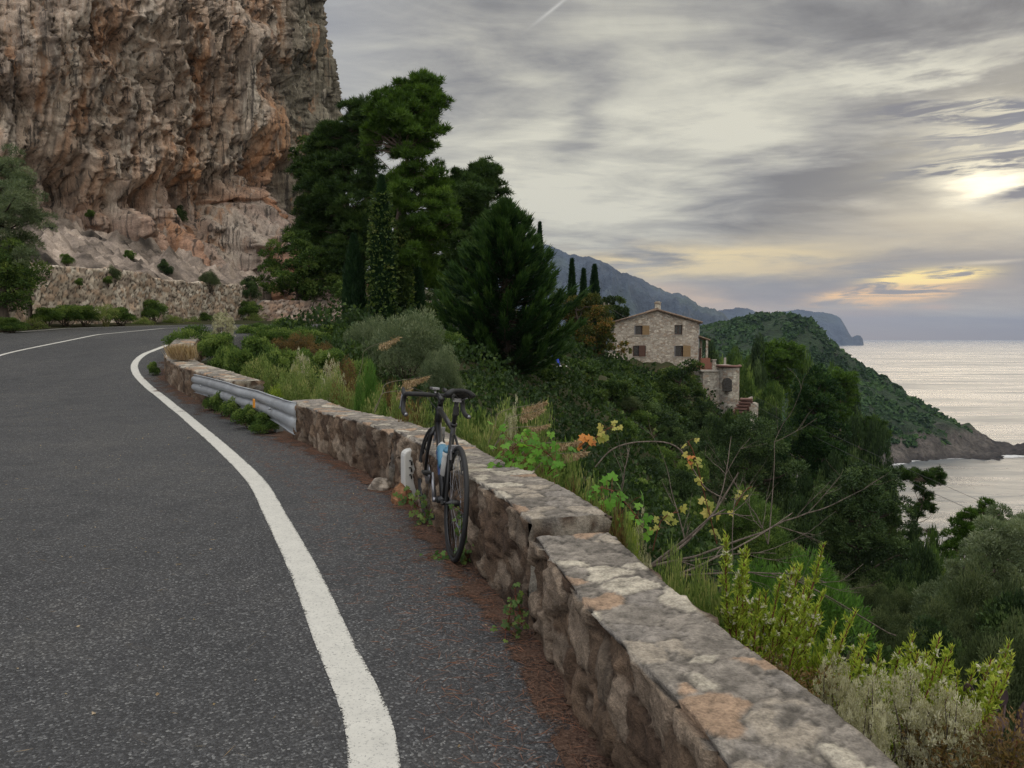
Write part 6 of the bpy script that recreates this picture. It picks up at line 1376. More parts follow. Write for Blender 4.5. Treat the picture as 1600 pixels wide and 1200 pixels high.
def verge_shrubs():
    # inside the bend
    shrub('green', 300, 514, 100, 19.5, 'dark green bush standing on the far curved parapet at its left end', 'bush', z=.7)
    shrub('green2', 345, 520, 80, 17.6, 'fresh green bush in front of the seed-headed clematis', 'bush', z=.6)
    shrub('fluff', 350, 492, 52, 19.2, 'clump of pale fluffy seed heads above the green bushes at the bend', 'clematis', z=1.2, minh=.5)
    shrub('olive', 640, 490, 185, 20.5, 'big rounded silver-grey olive bush left of the spreading conifer', 'bush', z=-.4)
    shrub('olive', 575, 500, 120, 22.5, 'smaller silver-grey olive bush at the foot of the cypresses', 'bush', z=-.1)
    shrub('olive', 690, 545, 90, 19, 'low silver-grey olive bush right of the biggest one', 'bush', z=-.7)
    g = 'green bushes behind the guardrail'
    for k, px, y, w, Y in [('green2', 400, 525, 80, 17.2), ('green', 430, 512, 90, 22), ('green2', 380, 545, 70, 15.6), ('green2', 430, 545, 80, 15.6), ('green', 480, 515, 100, 23), ('green', 520, 508, 80, 27), ('green2', 470, 545, 80, 16), ('green2', 520, 545, 90, 17), ('green', 395, 508, 70, 25), ('green2', 565, 560, 80, 15), ('green', 455, 500, 70, 29), ('green', 700, 520, 80, 28), ('green2', 350, 540, 60, 16.2)]:
        shrub(k, px, y, w, Y, 'green bush growing inside the bend behind the parapet and guardrail', 'bush', g)
    g = 'rust-tinged weeds behind the guardrail'
    for px, y, w, Y in [(470, 520, 60, 19), (500, 535, 60, 18), (440, 528, 50, 19), (535, 560, 70, 14), (600, 600, 70, 9.5), (640, 625, 80, 7.5), (545, 590, 70, 11)]:
        shrub('rust', px, y, w, Y, 'reddish brown weeds mixed in the greenery inside the bend', 'weeds', g)
    g = 'pale weeds behind the first parapets'
    for px, y, w, Y in [(430, 572, 60, 13.2), (460, 570, 60, 12.6), (490, 572, 70, 12.6), (520, 582, 60, 11.4), (470, 590, 60, 11.2), (500, 600, 60, 10.6), (540, 605, 60, 10), (560, 590, 60, 11), (585, 615, 60, 8.8), (620, 612, 60, 8.6), (655, 635, 70, 7.4), (690, 640, 80, 7.4), (400, 560, 60, 14), (445, 598, 50, 11)]:
        shrub('weed', px, y, w, Y, 'pale yellow-green weeds growing just behind the parapet inside the bend', 'weeds', g)
    shrub('yellow', 432, 598, 42, 10.9, 'small patch of bright yellow-green broom behind the guardrail', 'broom')
    shrub('bright', 582, 590, 62, 9.2, 'fresh bright green feathery plant behind the parapet left of the handlebar', 'plant')
    shrub('bright', 560, 610, 40, 9.0, 'smaller bright green feathery plant behind the middle parapet', 'plant')
    # against the handlebar and down the parapet
    g = 'mixed weeds behind the bicycle parapet'
    for k, px, y, w, Y in [('weed', 735, 655, 90, 6.6), ('weed', 770, 665, 90, 6.0), ('green2', 745, 640, 90, 7.6), ('weed', 700, 640, 70, 7.4), ('rust', 800, 690, 80, 5.4), ('weed', 780, 640, 90, 7.4), ('weed', 840, 650, 90, 6.6), ('green2', 810, 630, 100, 8.2), ('rust', 830, 745, 90, 4.6), ('rust', 880, 765, 90, 4.3), ('weed', 860, 725, 100, 5.0), ('weed', 905, 735, 100, 4.8), ('rust', 925, 790, 90, 4.0), ('weed', 945, 775, 90, 4.3), ('rust', 960, 800, 80, 3.9), ('yellow', 985, 800, 50, 4.0), ('green2', 890, 690, 90, 6.4), ('weed', 985, 820, 60, 3.9)]:
        shrub(k, px, y, w, Y, {'weed': 'pale green weeds behind the parapet the bicycle leans on', 'rust': 'reddish withering weeds tight behind the parapet the bicycle leans on', 'green2': 'low green bush behind the parapet the bicycle leans on', 'yellow': 'small yellow-green sprig at the corner where the two parapets step'}[k], 'weeds', {'weed': g, 'rust': 'reddish weeds behind the bicycle parapet', 'green2': 'low green bushes behind the bicycle parapet', 'yellow': None}[k])
    # behind the nearest parapet
    for px, y, w, Y in [(1060, 880, 110, 3.6), (1110, 900, 120, 3.6), (1050, 905, 80, 3.3)]:
        shrub('weed', px, y, w, Y, 'pale green weeds just behind the top end of the nearest parapet', 'weeds', 'weeds behind the nearest parapet')
    shrub('bright', 1260, 885, 240, 7.0, 'bright green low mound of foliage behind the yellow-green plants', 'plant')
    shrub('bright', 1200, 900, 150, 6.0, 'second bright green mound of foliage, nearer the dead branches', 'plant')
    # foot of the retaining wall
    g = 'bushes along the foot of the long retaining wall'
    for k, px, y, w, Y in [('green2', 75, 475, 40, 28.6), ('green2', 105, 480, 34, 29.5), ('green2', 135, 470, 34, 30.5), ('weed', 165, 478, 40, 31), ('green2', 190, 483, 36, 32.5), ('green2', 242, 462, 30, 36.5), ('weed', 225, 490, 40, 35), ('weed', 270, 487, 44, 38), ('weed', 300, 490, 40, 40), ('green2', 320, 486, 30, 42), ('weed', 345, 490, 40, 43), ('green2', 385, 470, 44, 46.5), ('weed', 50, 492, 44, 27.5), ('weed', 400, 492, 50, 46), ('green2', 20, 495, 40, 25), ('green2', 173, 432, 16, 33.6), ('green2', 128, 435, 14, 31.4)]:
        x = xa(px, Y); zz = float(fz(Y)) + .1
        if y < 440: zz = zt(y + 14, Y)
        else: w = w * SH.uniform(.9, 1.9); y = y + SH.uniform(-4, 8)
        shrub(k, px, y, w, Y, {'weed': 'yellow-green roadside weeds at the foot of the long retaining wall', 'green2': 'small green bush at the foot of the long retaining wall'}[k] if y > 440 else 'tiny dark bush rooted high in the face of the long retaining wall', 'bush', {'weed': 'weeds along the foot of the long retaining wall', 'green2': g}[k] if y > 440 else 'tiny bushes in the wall face', z=zz, minh=.2)
    # under the guardrail and round the bicycle wheels
    for px, y, w, Y in [(372, 618, 60, 11.1), (350, 610, 50, 11.8), (392, 630, 66, 10.55), (240, 565, 22, 17.0), (412, 645, 60, 10.1), (333, 607, 40, 12.5)]:
        shrub('green2', px, y, w, Y, 'small leafy weed growing under the guardrail', 'weeds', 'weeds under the guardrail', z=float(fz(Y)) - .02, minh=.15)
verge_shrubs()
# --------------------------------------------------------------- single plants near the camera
def tub(b, pts, r, n=6): b.tube([tuple(p) for p in pts], r, n, False)
def spire_plant(label, base, stems, seed, leafL=.055, leafW=.010, mat='gold', group=None, name='flowering_inula', flowers=True):
    """upright stems densely set with narrow leaves; stems: (dx, dy, height, leanx, leany)"""
    rng = rs(seed); root = empty(name, base, label, 'plant', group); b = MB(); parts = []; fl = []
    for dx, dy, h, lx_, ly in stems:
        n = 9; P = []
        for i in range(n):
            t = i / (n - 1); P.append(np.array([dx + lx_ * t ** 1.5 + .02 * math.sin(t * 7 + dx * 9), dy + ly * t ** 1.5, h * t]))
        P = np.array(P); tub(b, P, [.006 * (1 - .75 * t) + .0012 for t in np.linspace(0, 1, n)])
        m = int(h * 520); t = .16 + .84 * rng.random(m); q = np.stack([np.interp(t, np.linspace(0, 1, n), P[:, k]) for k in range(3)], 1)
        a = rng.uniform(0, 6.28, m); D = np.stack([np.cos(a), np.sin(a), .7 + .8 * t], 1); L = 1 - .55 * t
        V, Q, r = leaves(rng, q, D, leafL, leafW, np.clip(.15 + .55 * t + rng.normal() * .1, 0, 1)); V = V.reshape(-1, 4, 3); V = V[:, :1] + (V - V[:, :1]) * L[:, None, None]; parts.append((V.reshape(-1, 3), Q, r))
        # side sprigs
        for k in range(int(h * 26)):
            t0 = rng.uniform(.35, .97); p0 = np.array([np.interp(t0, np.linspace(0, 1, n), P[:, j]) for j in range(3)]); a = rng.uniform(0, 6.28); l = rng.uniform(.03, .11) * (1.15 - t0) * 1.6
            e = p0 + np.array([math.cos(a) * l * .6, math.sin(a) * l * .6, l]); tub(b, [p0, (p0 + e) / 2 + np.array([0, 0, -.004]), e], [.0018, .0015, .001], 4)
            mm = 16; u = rng.random(mm); q = p0 + (e - p0) * u[:, None]; D = unit(e - p0) + rng.normal(size=(mm, 3)) * .7; parts.append(leaves(rng, q, D, leafL * .42, leafW * .8, np.full(mm, .55)))
            if flowers and rng.random() < .5:
                mm = 9; q = e + rng.normal(size=(mm, 3)) * .004; fl.append(leaves(rng, q, rng.normal(size=(mm, 3)) + np.array([0, 0, .8]), .014, .009, np.full(mm, .8)))
    leaf_obj('leaves', parts, M[mat], root)
    if fl: leaf_obj('seed_heads', fl, M['fluff'], root)
    b.build('stems', M['redstem'], root); return root
def near_plants():
    rng = rs(90)
    def base(px, py, Y): x = xa(px, Y); return np.array([x, Y, min(gz(x, Y), zt(py, Y))])
    b = base(1200, 1040, 3.05)
    st = []
    tips = [(1135, 835), (1165, 880), (1190, 925), (1215, 905), (1235, 885), (1280, 850), (1255, 905), (1300, 970), (1330, 955), (1345, 1000), (1180, 960), (1225, 950), (1270, 945), (1210, 970), (1150, 930), (1300, 1010), (1240, 990), (1165, 985), (1195, 1000), (1260, 990)]
    tips = tips + [(a + rng.normal() * 16, c + abs(rng.normal()) * 45) for a, c in tips]
    for tx, ty in tips:
        dy = rng.uniform(-.18, .28); p = at(tx, ty, b[1] + dy); e = p - b; foot = (e[0] * .38 + rng.normal() * .03, dy * .6)
        st.append((foot[0], foot[1], e[2], e[0] - foot[0], dy - foot[1]))
    spire_plant('tall yellow-green plant with upright spires behind the nearest parapet', b, st, 91)
    b = base(1370, 1110, 2.75); st = []
    tips = [(1345, 1025), (1370, 1010), (1400, 1015), (1420, 990), (1440, 1020), (1460, 995), (1455, 1040), (1480, 1010), (1495, 1050), (1520, 1040), (1545, 1030), (1580, 1005), (1550, 1060), (1570, 1050), (1410, 1050), (1385, 1060), (1350, 1070), (1325, 1055), (1430, 1075), (1475, 1080), (1510, 1085), (1540, 1080), (1300, 1060)]
    tips = tips + [(a + rng.normal() * 16, c + abs(rng.normal()) * 30) for a, c in tips]
    for tx, ty in tips:
        dy = rng.uniform(-.18, .22); p = at(tx, ty, b[1] + dy); e = p - b; foot = (e[0] * .45 + rng.normal() * .03, dy * .6); st.append((foot[0], foot[1], max(e[2], .12), e[0] - foot[0], dy - foot[1]))
    spire_plant('spreading yellow-green plant with leaning spires at the bottom right', b, st, 92)
    g = 'yellow-green spires at the step of the parapets'
    b = base(870, 770, 4.9); st = [(rng.normal() * .15, rng.normal() * .1, rng.uniform(.25, .5), rng.normal() * .1, 0) for _ in range(14)]; spire_plant('short yellow-green spires behind the parapet below the dry plumes', b, st, 93)
    b = base(960, 830, 3.9); st = [(rng.normal() * .12, rng.normal() * .1, rng.uniform(.25, .48), rng.normal() * .1, 0) for _ in range(12)]; spire_plant('short yellow-green spires where the two parapets step', b, st, 94)
    # white fluffy clematis at the bottom right
    for i, (px, py, w, Y, lb) in enumerate([(1430, 1085, 190, 2.35, 'mass of white fluffy seed heads beside the nearest parapet at the bottom right'), (1320, 1060, 110, 2.6, 'white fluffy seed heads between the two yellow-green plants'), (1500, 1110, 170, 2.3, 'white fluffy seed heads nearest the bottom right corner'), (1360, 1095, 130, 2.15, 'white fluffy seed heads touching the edge of the nearest parapet')]):
        x = xa(px, Y); wd = w / F * Y / 2; zz = zt(py, Y); place(PR['fluff'], (x, Y, zz - .42), (wd / .55, wd / .55, .42 / .52), i * 1.9, lb, 'clematis')
    place(PR['rust'], (xa(1250, 2.75), 2.75, zt(1050, 2.75) - .35), (.5, .5, .55), 1, 'red-brown withered leaves at the feet of the tall yellow-green plant', 'weeds')
    place(PR['rust'], (xa(1560, 2.3), 2.3, zt(1150, 2.3) - .3), (.5, .5, .5), 2, 'brown leaf tangle in the bottom right corner', 'weeds')
    # prickly pear like purple paddles
    r_ = rs(97); root = empty('succulent_plant', (xa(1570, 2.9), 2.9, zt(1150, 2.9)), 'dull purple and green paddle leaves in the bottom right corner', 'plant'); b = MB()
    for px, py, a, s in [(1545, 1120, 20, .07), (1570, 1100, -30, .08), (1590, 1130, 40, .09), (1560, 1145, -60, .07), (1530, 1140, 70, .06), (1595, 1165, 10, .09), (1520, 1105, -15, .05)]:
        p = at(px, py, 2.9) - np.array(root.location); n = 14; A = Matrix.Translation(tuple(p)) @ Matrix.Rotation(R(a), 4, 'Y') @ Matrix.Rotation(r_.uniform(-.6, .6), 4, 'Z')
        vs = [A @ Vector((s * .42 * math.cos(k * 2 * math.pi / n), dy, s * (1 + math.sin(k * 2 * math.pi / n)))) for dy in (-.006, .006) for k in range(n)]
        b.add(vs, [tuple(range(n)), tuple(range(2 * n - 1, n - 1, -1))] + [(k, k + n, (k + 1) % n + n, (k + 1) % n) for k in range(n)]); b.tube([tuple(p), (p[0] * .6, 0, -.2)], .006, 5)
    o = b.build('paddles', M['purple'], root); o.data.attributes.new('r', 'FLOAT', 'POINT').data.foreach_set('value', np.random.default_rng(3).random(len(o.data.vertices)).astype(np.float32))
near_plants()
for i, (k, px, y, w, Y, lb, ct) in enumerate([('yellow', 1215, 950, 150, 3.4, 'dense yellow-green leaf mass at the feet of the tall spires', 'plant'), ('yellow', 1290, 1000, 110, 3.2, 'yellow-green leaf mass right of the tall spires', 'plant'), ('yellow', 1400, 1045, 150, 2.95, 'yellow-green leaf mass inside the spreading plant', 'plant'), ('yellow', 1490, 1060, 130, 2.9, 'yellow-green leaf mass toward the right of the spreading plant', 'plant'),
        ('bright', 1160, 940, 110, 3.6, 'fresh green leafy clump left of the tall spires', 'plant'), ('weed', 1110, 930, 110, 3.9, 'pale weeds under the dead branches', 'weeds'), ('rust', 1180, 985, 110, 3.2, 'red-brown weeds against the nearest parapet below the tall spires', 'weeds'), ('fluff', 1000, 850, 70, 4.2, 'small seed-headed clematis at the step of the parapets', 'clematis'), ('fluff', 800, 665, 60, 6.4, 'small seed-headed clematis right of the bicycle saddle', 'clematis'), ('fluff', 520, 575, 60, 12.2, 'pale seed-headed clematis behind the middle of the guardrail', 'clematis'), ('fluff', 470, 562, 50, 13.6, 'pale seed-headed clematis behind the left half of the guardrail', 'clematis')]):
    shrub(k, px, y, w, Y, lb, ct)
def lobed(rng, P, Nn, size, rvv):
    """lobed vine leaves, 5 lobes"""
    ang = np.array([-2.7, -2.2, -1.75, -1.35, -.95, -.55, -.25, 0, .25, .55, .95, 1.35, 1.75, 2.2, 2.7]); rad = np.array([.45, .62, .78, .55, .85, .6, .72, 1.05, .72, .6, .85, .55, .78, .62, .45])
    V = []; Fs = []; r = []
    for p, n_, s, q in zip(P, Nn, size, rvv):
        n_ = n_ / np.linalg.norm(n_); a = np.cross(n_, rng.normal(size=3)); a /= np.linalg.norm(a); b = np.cross(n_, a); o = len(V)
        V.append(p); 
        for an, ra in zip(ang, rad): V.append(p + (a * math.cos(an) + b * math.sin(an)) * ra * s + n_ * (-.22 * ra * ra * s))
        for k in range(len(ang) - 1): Fs.append((o, o + 1 + k, o + 2 + k))
        r += [q] * (len(ang) + 1)
    return np.array(V), np.array(Fs), np.array(r)
def vines():
    rng = rs(101)
    def vine(label, pts, mat, size, n, spread, Y, stemmat='redstem'):
        base = at(pts[0][0], pts[0][1], Y); root = empty('grape_vine', base, label, 'vine'); P = [at(a, b, Y + d) - base for a, b, d in pts]; L, _ = polyline([tuple(p) for p in P], .03)
        b = MB(); b.tube([tuple(p) for p in L[::2]], .0035, 6, False); idx = rng.integers(0, len(L), n); q = L[idx] + rng.normal(size=(n, 3)) * spread
        for k in range(n): b.tube([tuple(L[idx[k]]), tuple((L[idx[k]] + q[k]) / 2 + np.array([0, 0, .01])), tuple(q[k])], .0015, 4, False)
        nn = np.stack([rng.normal(size=n) * .5, -.8 + rng.normal(size=n) * .4, .7 + rng.normal(size=n) * .3], 1); V, Fq, r = lobed(rng, q, nn, size * rng.uniform(.6, 1.2, n), rng.random(n))
        mesh_np('leaves', V, Fq, M[mat], root, attrs={'r': r}); b.build('stem', M[stemmat], root); return root
    vine('bright green vine leaves spilling over the parapet right of the bicycle', [(800, 760, 0), (795, 710, .1), (820, 695, 0), (850, 705, 0), (870, 725, -.05), (850, 745, 0)], 'vine', .042, 90, .07, 4.7)
    vine('green vine leaves behind the stepped end of the bicycle parapet', [(925, 770, 0), (945, 760, 0), (965, 775, 0), (990, 800, 0), (998, 820, 0)], 'vine', .042, 34, .045, 4.1)
    vine('climbing vine shoot with pale yellow leaves above the dead branches', [(1120, 850, 0), (1105, 790, 0), (1095, 750, 0), (1085, 710, 0), (1075, 690, 0)], 'yellowvine', .05, 17, .03, 5.2)
    vine('yellow-green vine sprig beside the orange leaf', [(900, 720, 0), (925, 690, 0), (945, 672, 0), (965, 665, 0)], 'yellowvine', .05, 12, .03, 5.6)
    vine('orange autumn vine leaves hanging behind the dry plumes', [(905, 700, 0), (915, 690, 0), (935, 684, 0)], 'orange', .05, 4, .02, 5.5)
    vine('single orange vine leaf on the climbing shoot', [(1082, 735, 0), (1078, 720, 0), (1080, 715, 0)], 'orange', .042, 2, .01, 5.15)
    vine('small yellow vine leaves low among the dead branches', [(1060, 800, 0), (1040, 805, 0), (1030, 820, 0), (1020, 860, 0)], 'yellowvine', .04, 9, .04, 4.8)
    vine('pale vine leaves near the white twigs', [(1150, 790, 0), (1165, 765, 0), (1175, 760, 0)], 'yellowvine', .05, 4, .03, 5.6)
    vine('green weed leaves at the parapet foot behind the rear wheel', [(725, 800, 0), (735, 830, 0), (740, 860, 0), (725, 875, 0)], 'shrub', .032, 60, .035, 4.35)
    vine('green weed leaves at the road edge under the bicycle pedals', [(632, 775, 0), (650, 790, 0), (672, 800, 0), (680, 815, 0), (662, 820, 0)], 'shrub', .030, 60, .045, 5.3)
    vine('low green weed leaves in front of the rear wheel', [(668, 872, 0), (690, 878, 0), (715, 872, 0)], 'fern', .022, 40, .03, 4.45)
    vine('small dark weed at the joint of the two parapets', [(790, 985, 0), (798, 955, 0), (806, 925, 0), (815, 975, 0)], 'shrub', .022, 46, .025, 3.25)
vines()
def plumes():
    rng = rs(111)
    def plume(label, foot, tip, Y, bend, n=3, fr=.3, h=.10):
        base = at(foot[0], foot[1], Y); root = empty('dry_reed', base, label, 'reed', None); e = at(tip[0], tip[1], Y) - base; mid = e * .55 + np.array([-bend * e[0] * .3, 0, abs(e[2]) * .18 + .02])
        L, s = polyline([(0, 0, 0), tuple(mid * .6), tuple(mid), tuple(e * .86 + np.array([0, 0, abs(e[2]) * .10])), tuple(e)], .02); b = MB(); b.tube([tuple(p) for p in L], [.004 * (1 - .7 * t) for t in np.linspace(0, 1, len(L))], 5, False); b.build('stalk', M['straw'] if False else M['pole'], root)
        m = int(520 * n / 3); t = 1 - fr * rng.random(m); q = np.stack([np.interp(t, s / s[-1], L[:, k]) for k in range(3)], 1); D = np.stack([rng.normal(size=m) * .25 + .15 * np.sign(e[0]), rng.normal(size=m) * .25, -1 + .9 * (t - 1 + fr) / fr + rng.normal(size=m) * .15], 1)
        q = q + unit(D) * (rng.random(m) * h * np.clip((1.08 - t) / fr, .25, 1))[:, None]
        leaf_obj('plume', leaves(rng, q, D, h * .42, .007, rng.random(m)), M['straw'], root)
    plume('dry reed arching up to a drooping plume in front of the olive bush', (556, 606), (622, 527), 9.6, 1, 2.4, .28, .085)
    plume('upper dry reed with a drooping plume just left of the handlebar', (585, 640), (667, 588), 7.3, 1, 2.6, .35, .075)
    plume('lower dry reed stalk running behind the left handlebar end', (585, 645), (640, 608), 7.0, 1, 2, .25, .07)
    plume('topmost pale dry plume right of the saddle', (760, 700), (852, 628), 6.0, 1, 2.2, .28, .06)
    plume('second pale dry plume drooping right of the saddle', (770, 705), (848, 640), 5.9, .8, 2.2, .32, .055)
    plume('short pale dry plume between the weeds and the dark slope', (770, 700), (856, 664), 5.8, .8, 2, .3, .045)
    plume('brown dry plume above the bright vine leaves', (800, 720), (903, 690), 5.2, .7, 2.6, .36, .055)
    plume('lowest brown dry plume beside the orange leaves', (830, 740), (916, 706), 5.1, .7, 2.6, .36, .05)
    # tuft of straw on the far parapet
    root = empty('straw_tuft', (xa(285, 15.9), 15.9, float(fz(15.9)) + .48), 'tuft of dry straw-coloured grass growing on top of the far curved parapet', 'grass tuft')
    n = 1500; a = rng.uniform(0, 6.28, n); P = np.stack([rng.normal(size=n) * .10, rng.normal(size=n) * .08, rng.random(n) * .03], 1); D = np.stack([np.cos(a) * .5 - .2, np.sin(a) * .5, np.full(n, 1.)], 1); leaf_obj('blades', leaves(rng, P, D, .30, .012, rng.random(n)), M['straw'], root)
plumes()
def dead_branches():
    rng = rs(121)
    def grow(b, p, d, L, r, depth):
        n = 6; pts = [p]; dd = d.copy()
        for i in range(n):
            dd = unit((dd + rng.normal(size=3) * .10 + np.array([0, 0, .02]))[None])[0]; p = p + dd * L / n; pts.append(p)
        b.tube([tuple(q) for q in pts], [r * (1 - .55 * i / n) for i in range(n + 1)], 6 if r > .006 else 4, False)
        if depth:
            for k in range(rng.integers(2, 4)):
                i = rng.integers(1, n + 1); e = unit((dd + rng.normal(size=3) * .5)[None])[0]; grow(b, pts[i], e, L * rng.uniform(.4, .72), r * .52, depth - 1)
    def tangle(label, foot, tips, Y, r, depth=3):
        base = at(foot[0], foot[1], Y); root = empty('dead_shrub', base, label, 'dead shrub'); b = MB()
        for tx, ty, dy in tips:
            e = at(tx, ty, Y + dy) - base; L = np.linalg.norm(e); grow(b, np.zeros(3), e / L, L, r, depth)
        b.build('branches', M['twig'], root)
    tangle('grey dead shrub with long bare branches spreading right behind the parapet step', (1015, 885), [(1190, 800, .3), (1240, 850, -.2), (1130, 790, 0)], 5.0, .011)
    tangle('lower grey dead branches just above the yellow-green plant', (1050, 900), [(1260, 860, .2), (1200, 875, .3)], 4.6, .008)
    tangle('thin upright bare twigs in front of the dark oak', (1200, 850), [(1150, 715, 0), (1215, 690, .2)], 6.2, .006, 2)
    tangle('dark bare twigs rising above the dry plumes', (960, 800), [(985, 700, 0), (1000, 740, 0)], 5.6, .006, 2)
    # long arching bramble canes
    def cane(label, pts, Y, r=.005):
        base = at(pts[0][0], pts[0][1], Y); P, _ = polyline([tuple(at(a, c, Y + d) - base) for a, c, d in pts], .05); b = MB(); b.tube([tuple(p) for p in P], r, 5, False); o = b.build('bramble_cane', M['twig']); o.location = tuple(base); tag(o, label, 'cane')
    cane('long bare cane arching across the dark slope behind the plumes', [(930, 730, 0), (960, 700, 0), (1010, 690, 0), (1060, 700, 0), (1100, 760, 0), (1135, 780, 0)], 6.0, .006)
    cane('thin bare cane drooping above the bright green mound', [(1230, 900, 0), (1290, 930, 0), (1340, 960, 0), (1390, 990, 0), (1400, 993, 0)], 4.5, .004)
dead_branches()
def loose_needles():
    rng = rs(131); W, s = polyline(WALL[3:], .05); nW = normals2(W); n = 4200; i = rng.integers(0, len(W), n); off = -np.abs(rng.normal(size=n)) * .32 + .0
    off = np.where(rng.random(n) < .12, off * 3.2, off); off = np.maximum(off, -.75); P = np.c_[W[i] + nW[i] * off[:, None], np.zeros(n)]; P[:, :2] += rng.normal(size=(n, 2)) * .03; EE, _ = polyline(EDGE, .3); P = P[np.abs(P[:, 0] - np.interp(P[:, 1], EE[:, 1], EE[:, 0])) > .16]; n = len(P); P[:, 2] = fz(P[:, 1]) + .006 + rng.random(n) * .012
    a = rng.uniform(0, 6.28, n); D = np.stack([np.cos(a), np.sin(a), rng.normal(size=n) * .12], 1); leaf_obj('fallen_pine_needles', leaves(rng, P, D, .075, .0022, rng.random(n)), M['needle']); o = bpy.data.objects['fallen_pine_needles']; tag(o, 'loose reddish pine needles scattered on the asphalt along the parapet', kind='stuff')
loose_needles()

for k, px, y, w, Y, lb in [('oak', 285, 328, 34, 47, 'dark shrub rooted in a hollow at the foot of the cliff'), ('green2', 205, 392, 26, 42, 'small green bush among the pale rocks above the long retaining wall'), ('oak', 262, 410, 30, 44, 'low dark bush on the rocky bank left of the broad grey-green bush'), ('green2', 110, 398, 24, 35, 'small green bush on the rocky bank near the olive tree'), ('scrub', 330, 425, 40, 47, 'wispy scrub on top of the right part of the long retaining wall'), ('green2', 148, 330, 18, 46, 'tiny green tuft on the pale ledge under the cliff'), ('scrub', 180, 418, 34, 37, 'wispy scrub at the top edge of the long retaining wall'), ('oak', 390, 438, 46, 50, 'dark bush at the right end of the long retaining wall top')]:
    dr = at(px, y + w * .5, 10) - CAM; dr = Vector(dr).normalized(); bpy.context.view_layer.update(); hit = S.ray_cast(bpy.context.evaluated_depsgraph_get(), Vector(CAM), dr)
    if hit[0] and 20 < hit[1][1] < 75: Y = hit[1][1] - .25
    H_ = w / F * Y * .8; shrub(k, px, y, w, Y, lb, 'shrub', z=zt(y, Y) - H_)
def road_debris():
    rng = rs(141); n = 900; Y = rng.uniform(1.8, 16, n); x = rng.uniform(-1.1, .02, n) * (.35 + Y * .62); W, _ = polyline(WALL + WALL2[1:], .3); EE, _ = polyline(EDGE, .3)
    ok = (x < np.interp(Y, W[:, 1], W[:, 0]) - .1) & (np.abs(x - np.interp(Y, EE[:, 1], EE[:, 0])) > .22)
    x, Y = x[ok], Y[ok]; n = len(x); a = rng.uniform(0, 6.28, n); P = np.stack([x, Y, fz(Y) + .006], 1); D = np.stack([np.cos(a), np.sin(a), rng.random(n) * .3], 1)
    lf = rng.random(n) < .3; V1 = leaves(rng, P[~lf], D[~lf], .05, .002); V2 = leaves(rng, P[lf], D[lf], .016, .010)
    tag(leaf_obj('road_debris', [V1, V2], M['straw']), 'sparse pale bits of straw and leaf on the asphalt', kind='stuff')
road_debris()
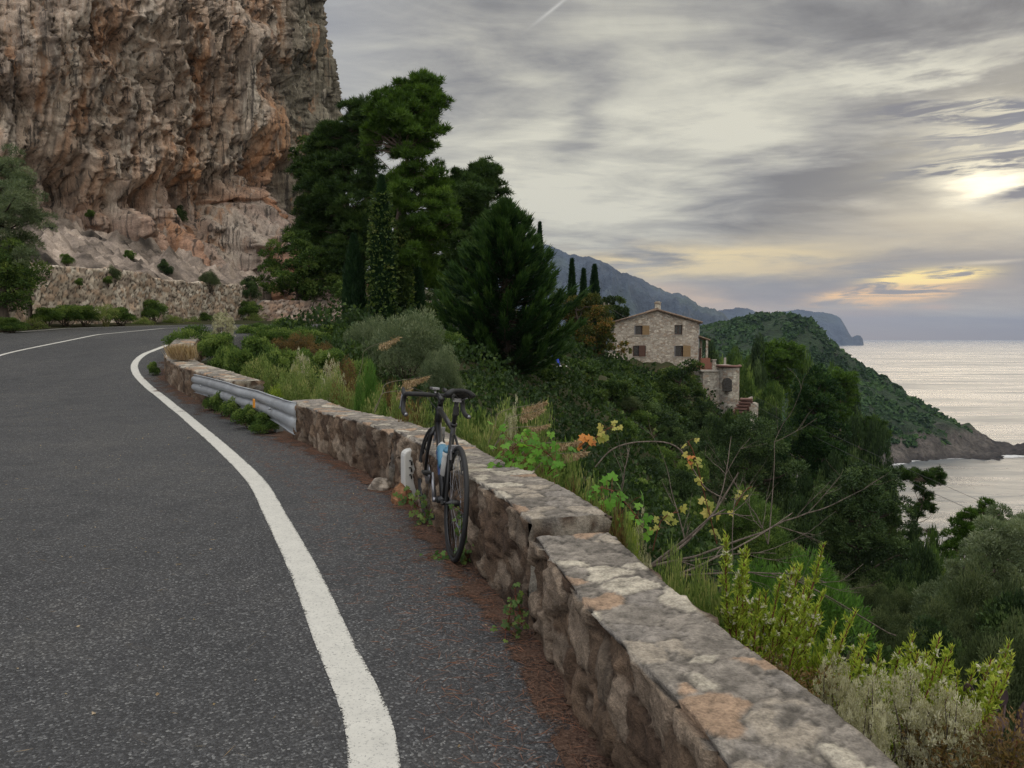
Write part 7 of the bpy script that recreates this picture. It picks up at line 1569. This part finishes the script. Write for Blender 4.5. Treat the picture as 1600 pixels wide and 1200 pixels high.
def relabel():
    LM = [(800, 600, 'under the spreading conifer'), (890, 600, 'below the blue garden umbrella'), (960, 600, 'at the foot of the utility pole'), (1030, 610, 'below the farmhouse windows'), (1120, 600, 'by the pale bastion'), (1150, 690, 'below the red steps'), (900, 690, 'behind the dry plumes'),
          (1010, 720, 'behind the orange vine leaf'), (1080, 760, 'behind the dead branches'), (1240, 790, 'left of the large rounded oak'), (1300, 640, 'by the dark conical tree'), (1360, 690, 'by the small flat topped pine'), (1200, 570, 'beside the bright umbrella pine'), (1150, 560, 'right behind the bastion top'), (1330, 930, 'above the spreading yellow-green plant'), (1210, 900, 'above the tall yellow-green plant'),
          (1440, 860, 'under the pine leaning over the bay'), (1480, 900, 'left of the feathery bush at the edge'), (1580, 980, 'in front of the feathery bush at the edge'), (300, 530, 'at the left end of the far parapet'), (360, 560, 'above the guardrail'), (430, 530, 'beside the fluffy clematis'), (500, 580, 'below the olive bushes'), (560, 540, 'left of the olive bushes'), (560, 620, 'left of the dry reeds'),
          (640, 640, 'behind the left handlebar'), (720, 650, 'behind the saddle'), (800, 640, 'right of the saddle'), (830, 720, 'around the bright vine leaves'), (930, 780, 'where the bicycle parapet ends'), (1000, 830, 'at the top of the nearest parapet'), (1100, 900, 'beside the nearest parapet'), (75, 490, 'at the left of the long wall'), (170, 490, 'left of the small hatch'), (240, 480, 'right of the small hatch'), (330, 490, 'near the middle of the long wall'), (400, 480, 'at the right end of the long wall'),
          (345, 615, 'under the left part of the guardrail'), (400, 635, 'under the amber reflector'), (150, 435, 'above the left weeds'), (700, 560, 'left of the spreading conifer')]
    by = {}
    for o in S.objects:
        if o.parent is None and o.get('label'): by.setdefault(o['label'], []).append(o)
    short = {'grey-green wispy scrub bush on the ravine slope': 'wispy grey-green scrub', 'dark evergreen shrub on the ravine slope': 'dark evergreen shrub', 'mid green leafy shrub on the ravine slope': 'leafy green shrub', 'green bush growing inside the bend behind the parapet and guardrail': 'green bush inside the bend', 'pale yellow-green weeds growing just behind the parapet inside the bend': 'pale yellow-green weeds',
             'pale green weeds behind the parapet the bicycle leans on': 'pale green weeds', 'reddish withering weeds tight behind the parapet the bicycle leans on': 'reddish withering weeds', 'small green bush at the foot of the long retaining wall': 'small green bush', 'yellow-green roadside weeds at the foot of the long retaining wall': 'yellow-green roadside weeds',
             'ivy-covered mound on the shaded slope below the farmhouse': 'ivy-covered mound', 'reddish brown weeds mixed in the greenery inside the bend': 'reddish brown weeds', 'low green bush behind the parapet the bicycle leans on': 'low green bush', 'small leafy weed growing under the guardrail': 'small leafy weed', 'tiny dark bush rooted high in the face of the long retaining wall': 'tiny dark bush rooted in the wall face', 'pale green weeds just behind the top end of the nearest parapet': 'pale green weeds low'}
    for lab, L in by.items():
        if len(L) < 2 or lab not in short: continue
        g2 = {}
        for o in L:
            p = np.array(o.location) + np.array([0, 0, 1.2 * o.scale[2] * .5]) - CAM; w = p @ FW; px, py = 800 + F * p[0] / w, 600 - F * (p @ UP) / w
            k = min(LM, key=lambda q: (q[0] - px) ** 2 + 1.5 * (q[1] - py) ** 2)[2]; g2.setdefault(k, []).append((px, py, o))
        for k, Q in g2.items():
            Q.sort(key=lambda q: q[0]); n = len(Q)
            w = [''] if n == 1 else ['left one', 'right one'] if n == 2 else ['leftmost', 'middle one', 'rightmost'] if n == 3 else ['leftmost', 'second from left', 'third from left', 'fourth from left', 'fifth from left', 'sixth from left', 'seventh from left', 'eighth from left', 'ninth from left', 'tenth from left', 'eleventh from left', 'twelfth from left', 'thirteenth from left', 'fourteenth from left'][:n]
            for q, ww in zip(Q, w + [''] * 20): q[2]['label'] = ' '.join((short[lab] + ' ' + k + (', ' + ww if ww else '')).split()[:16])
relabel()
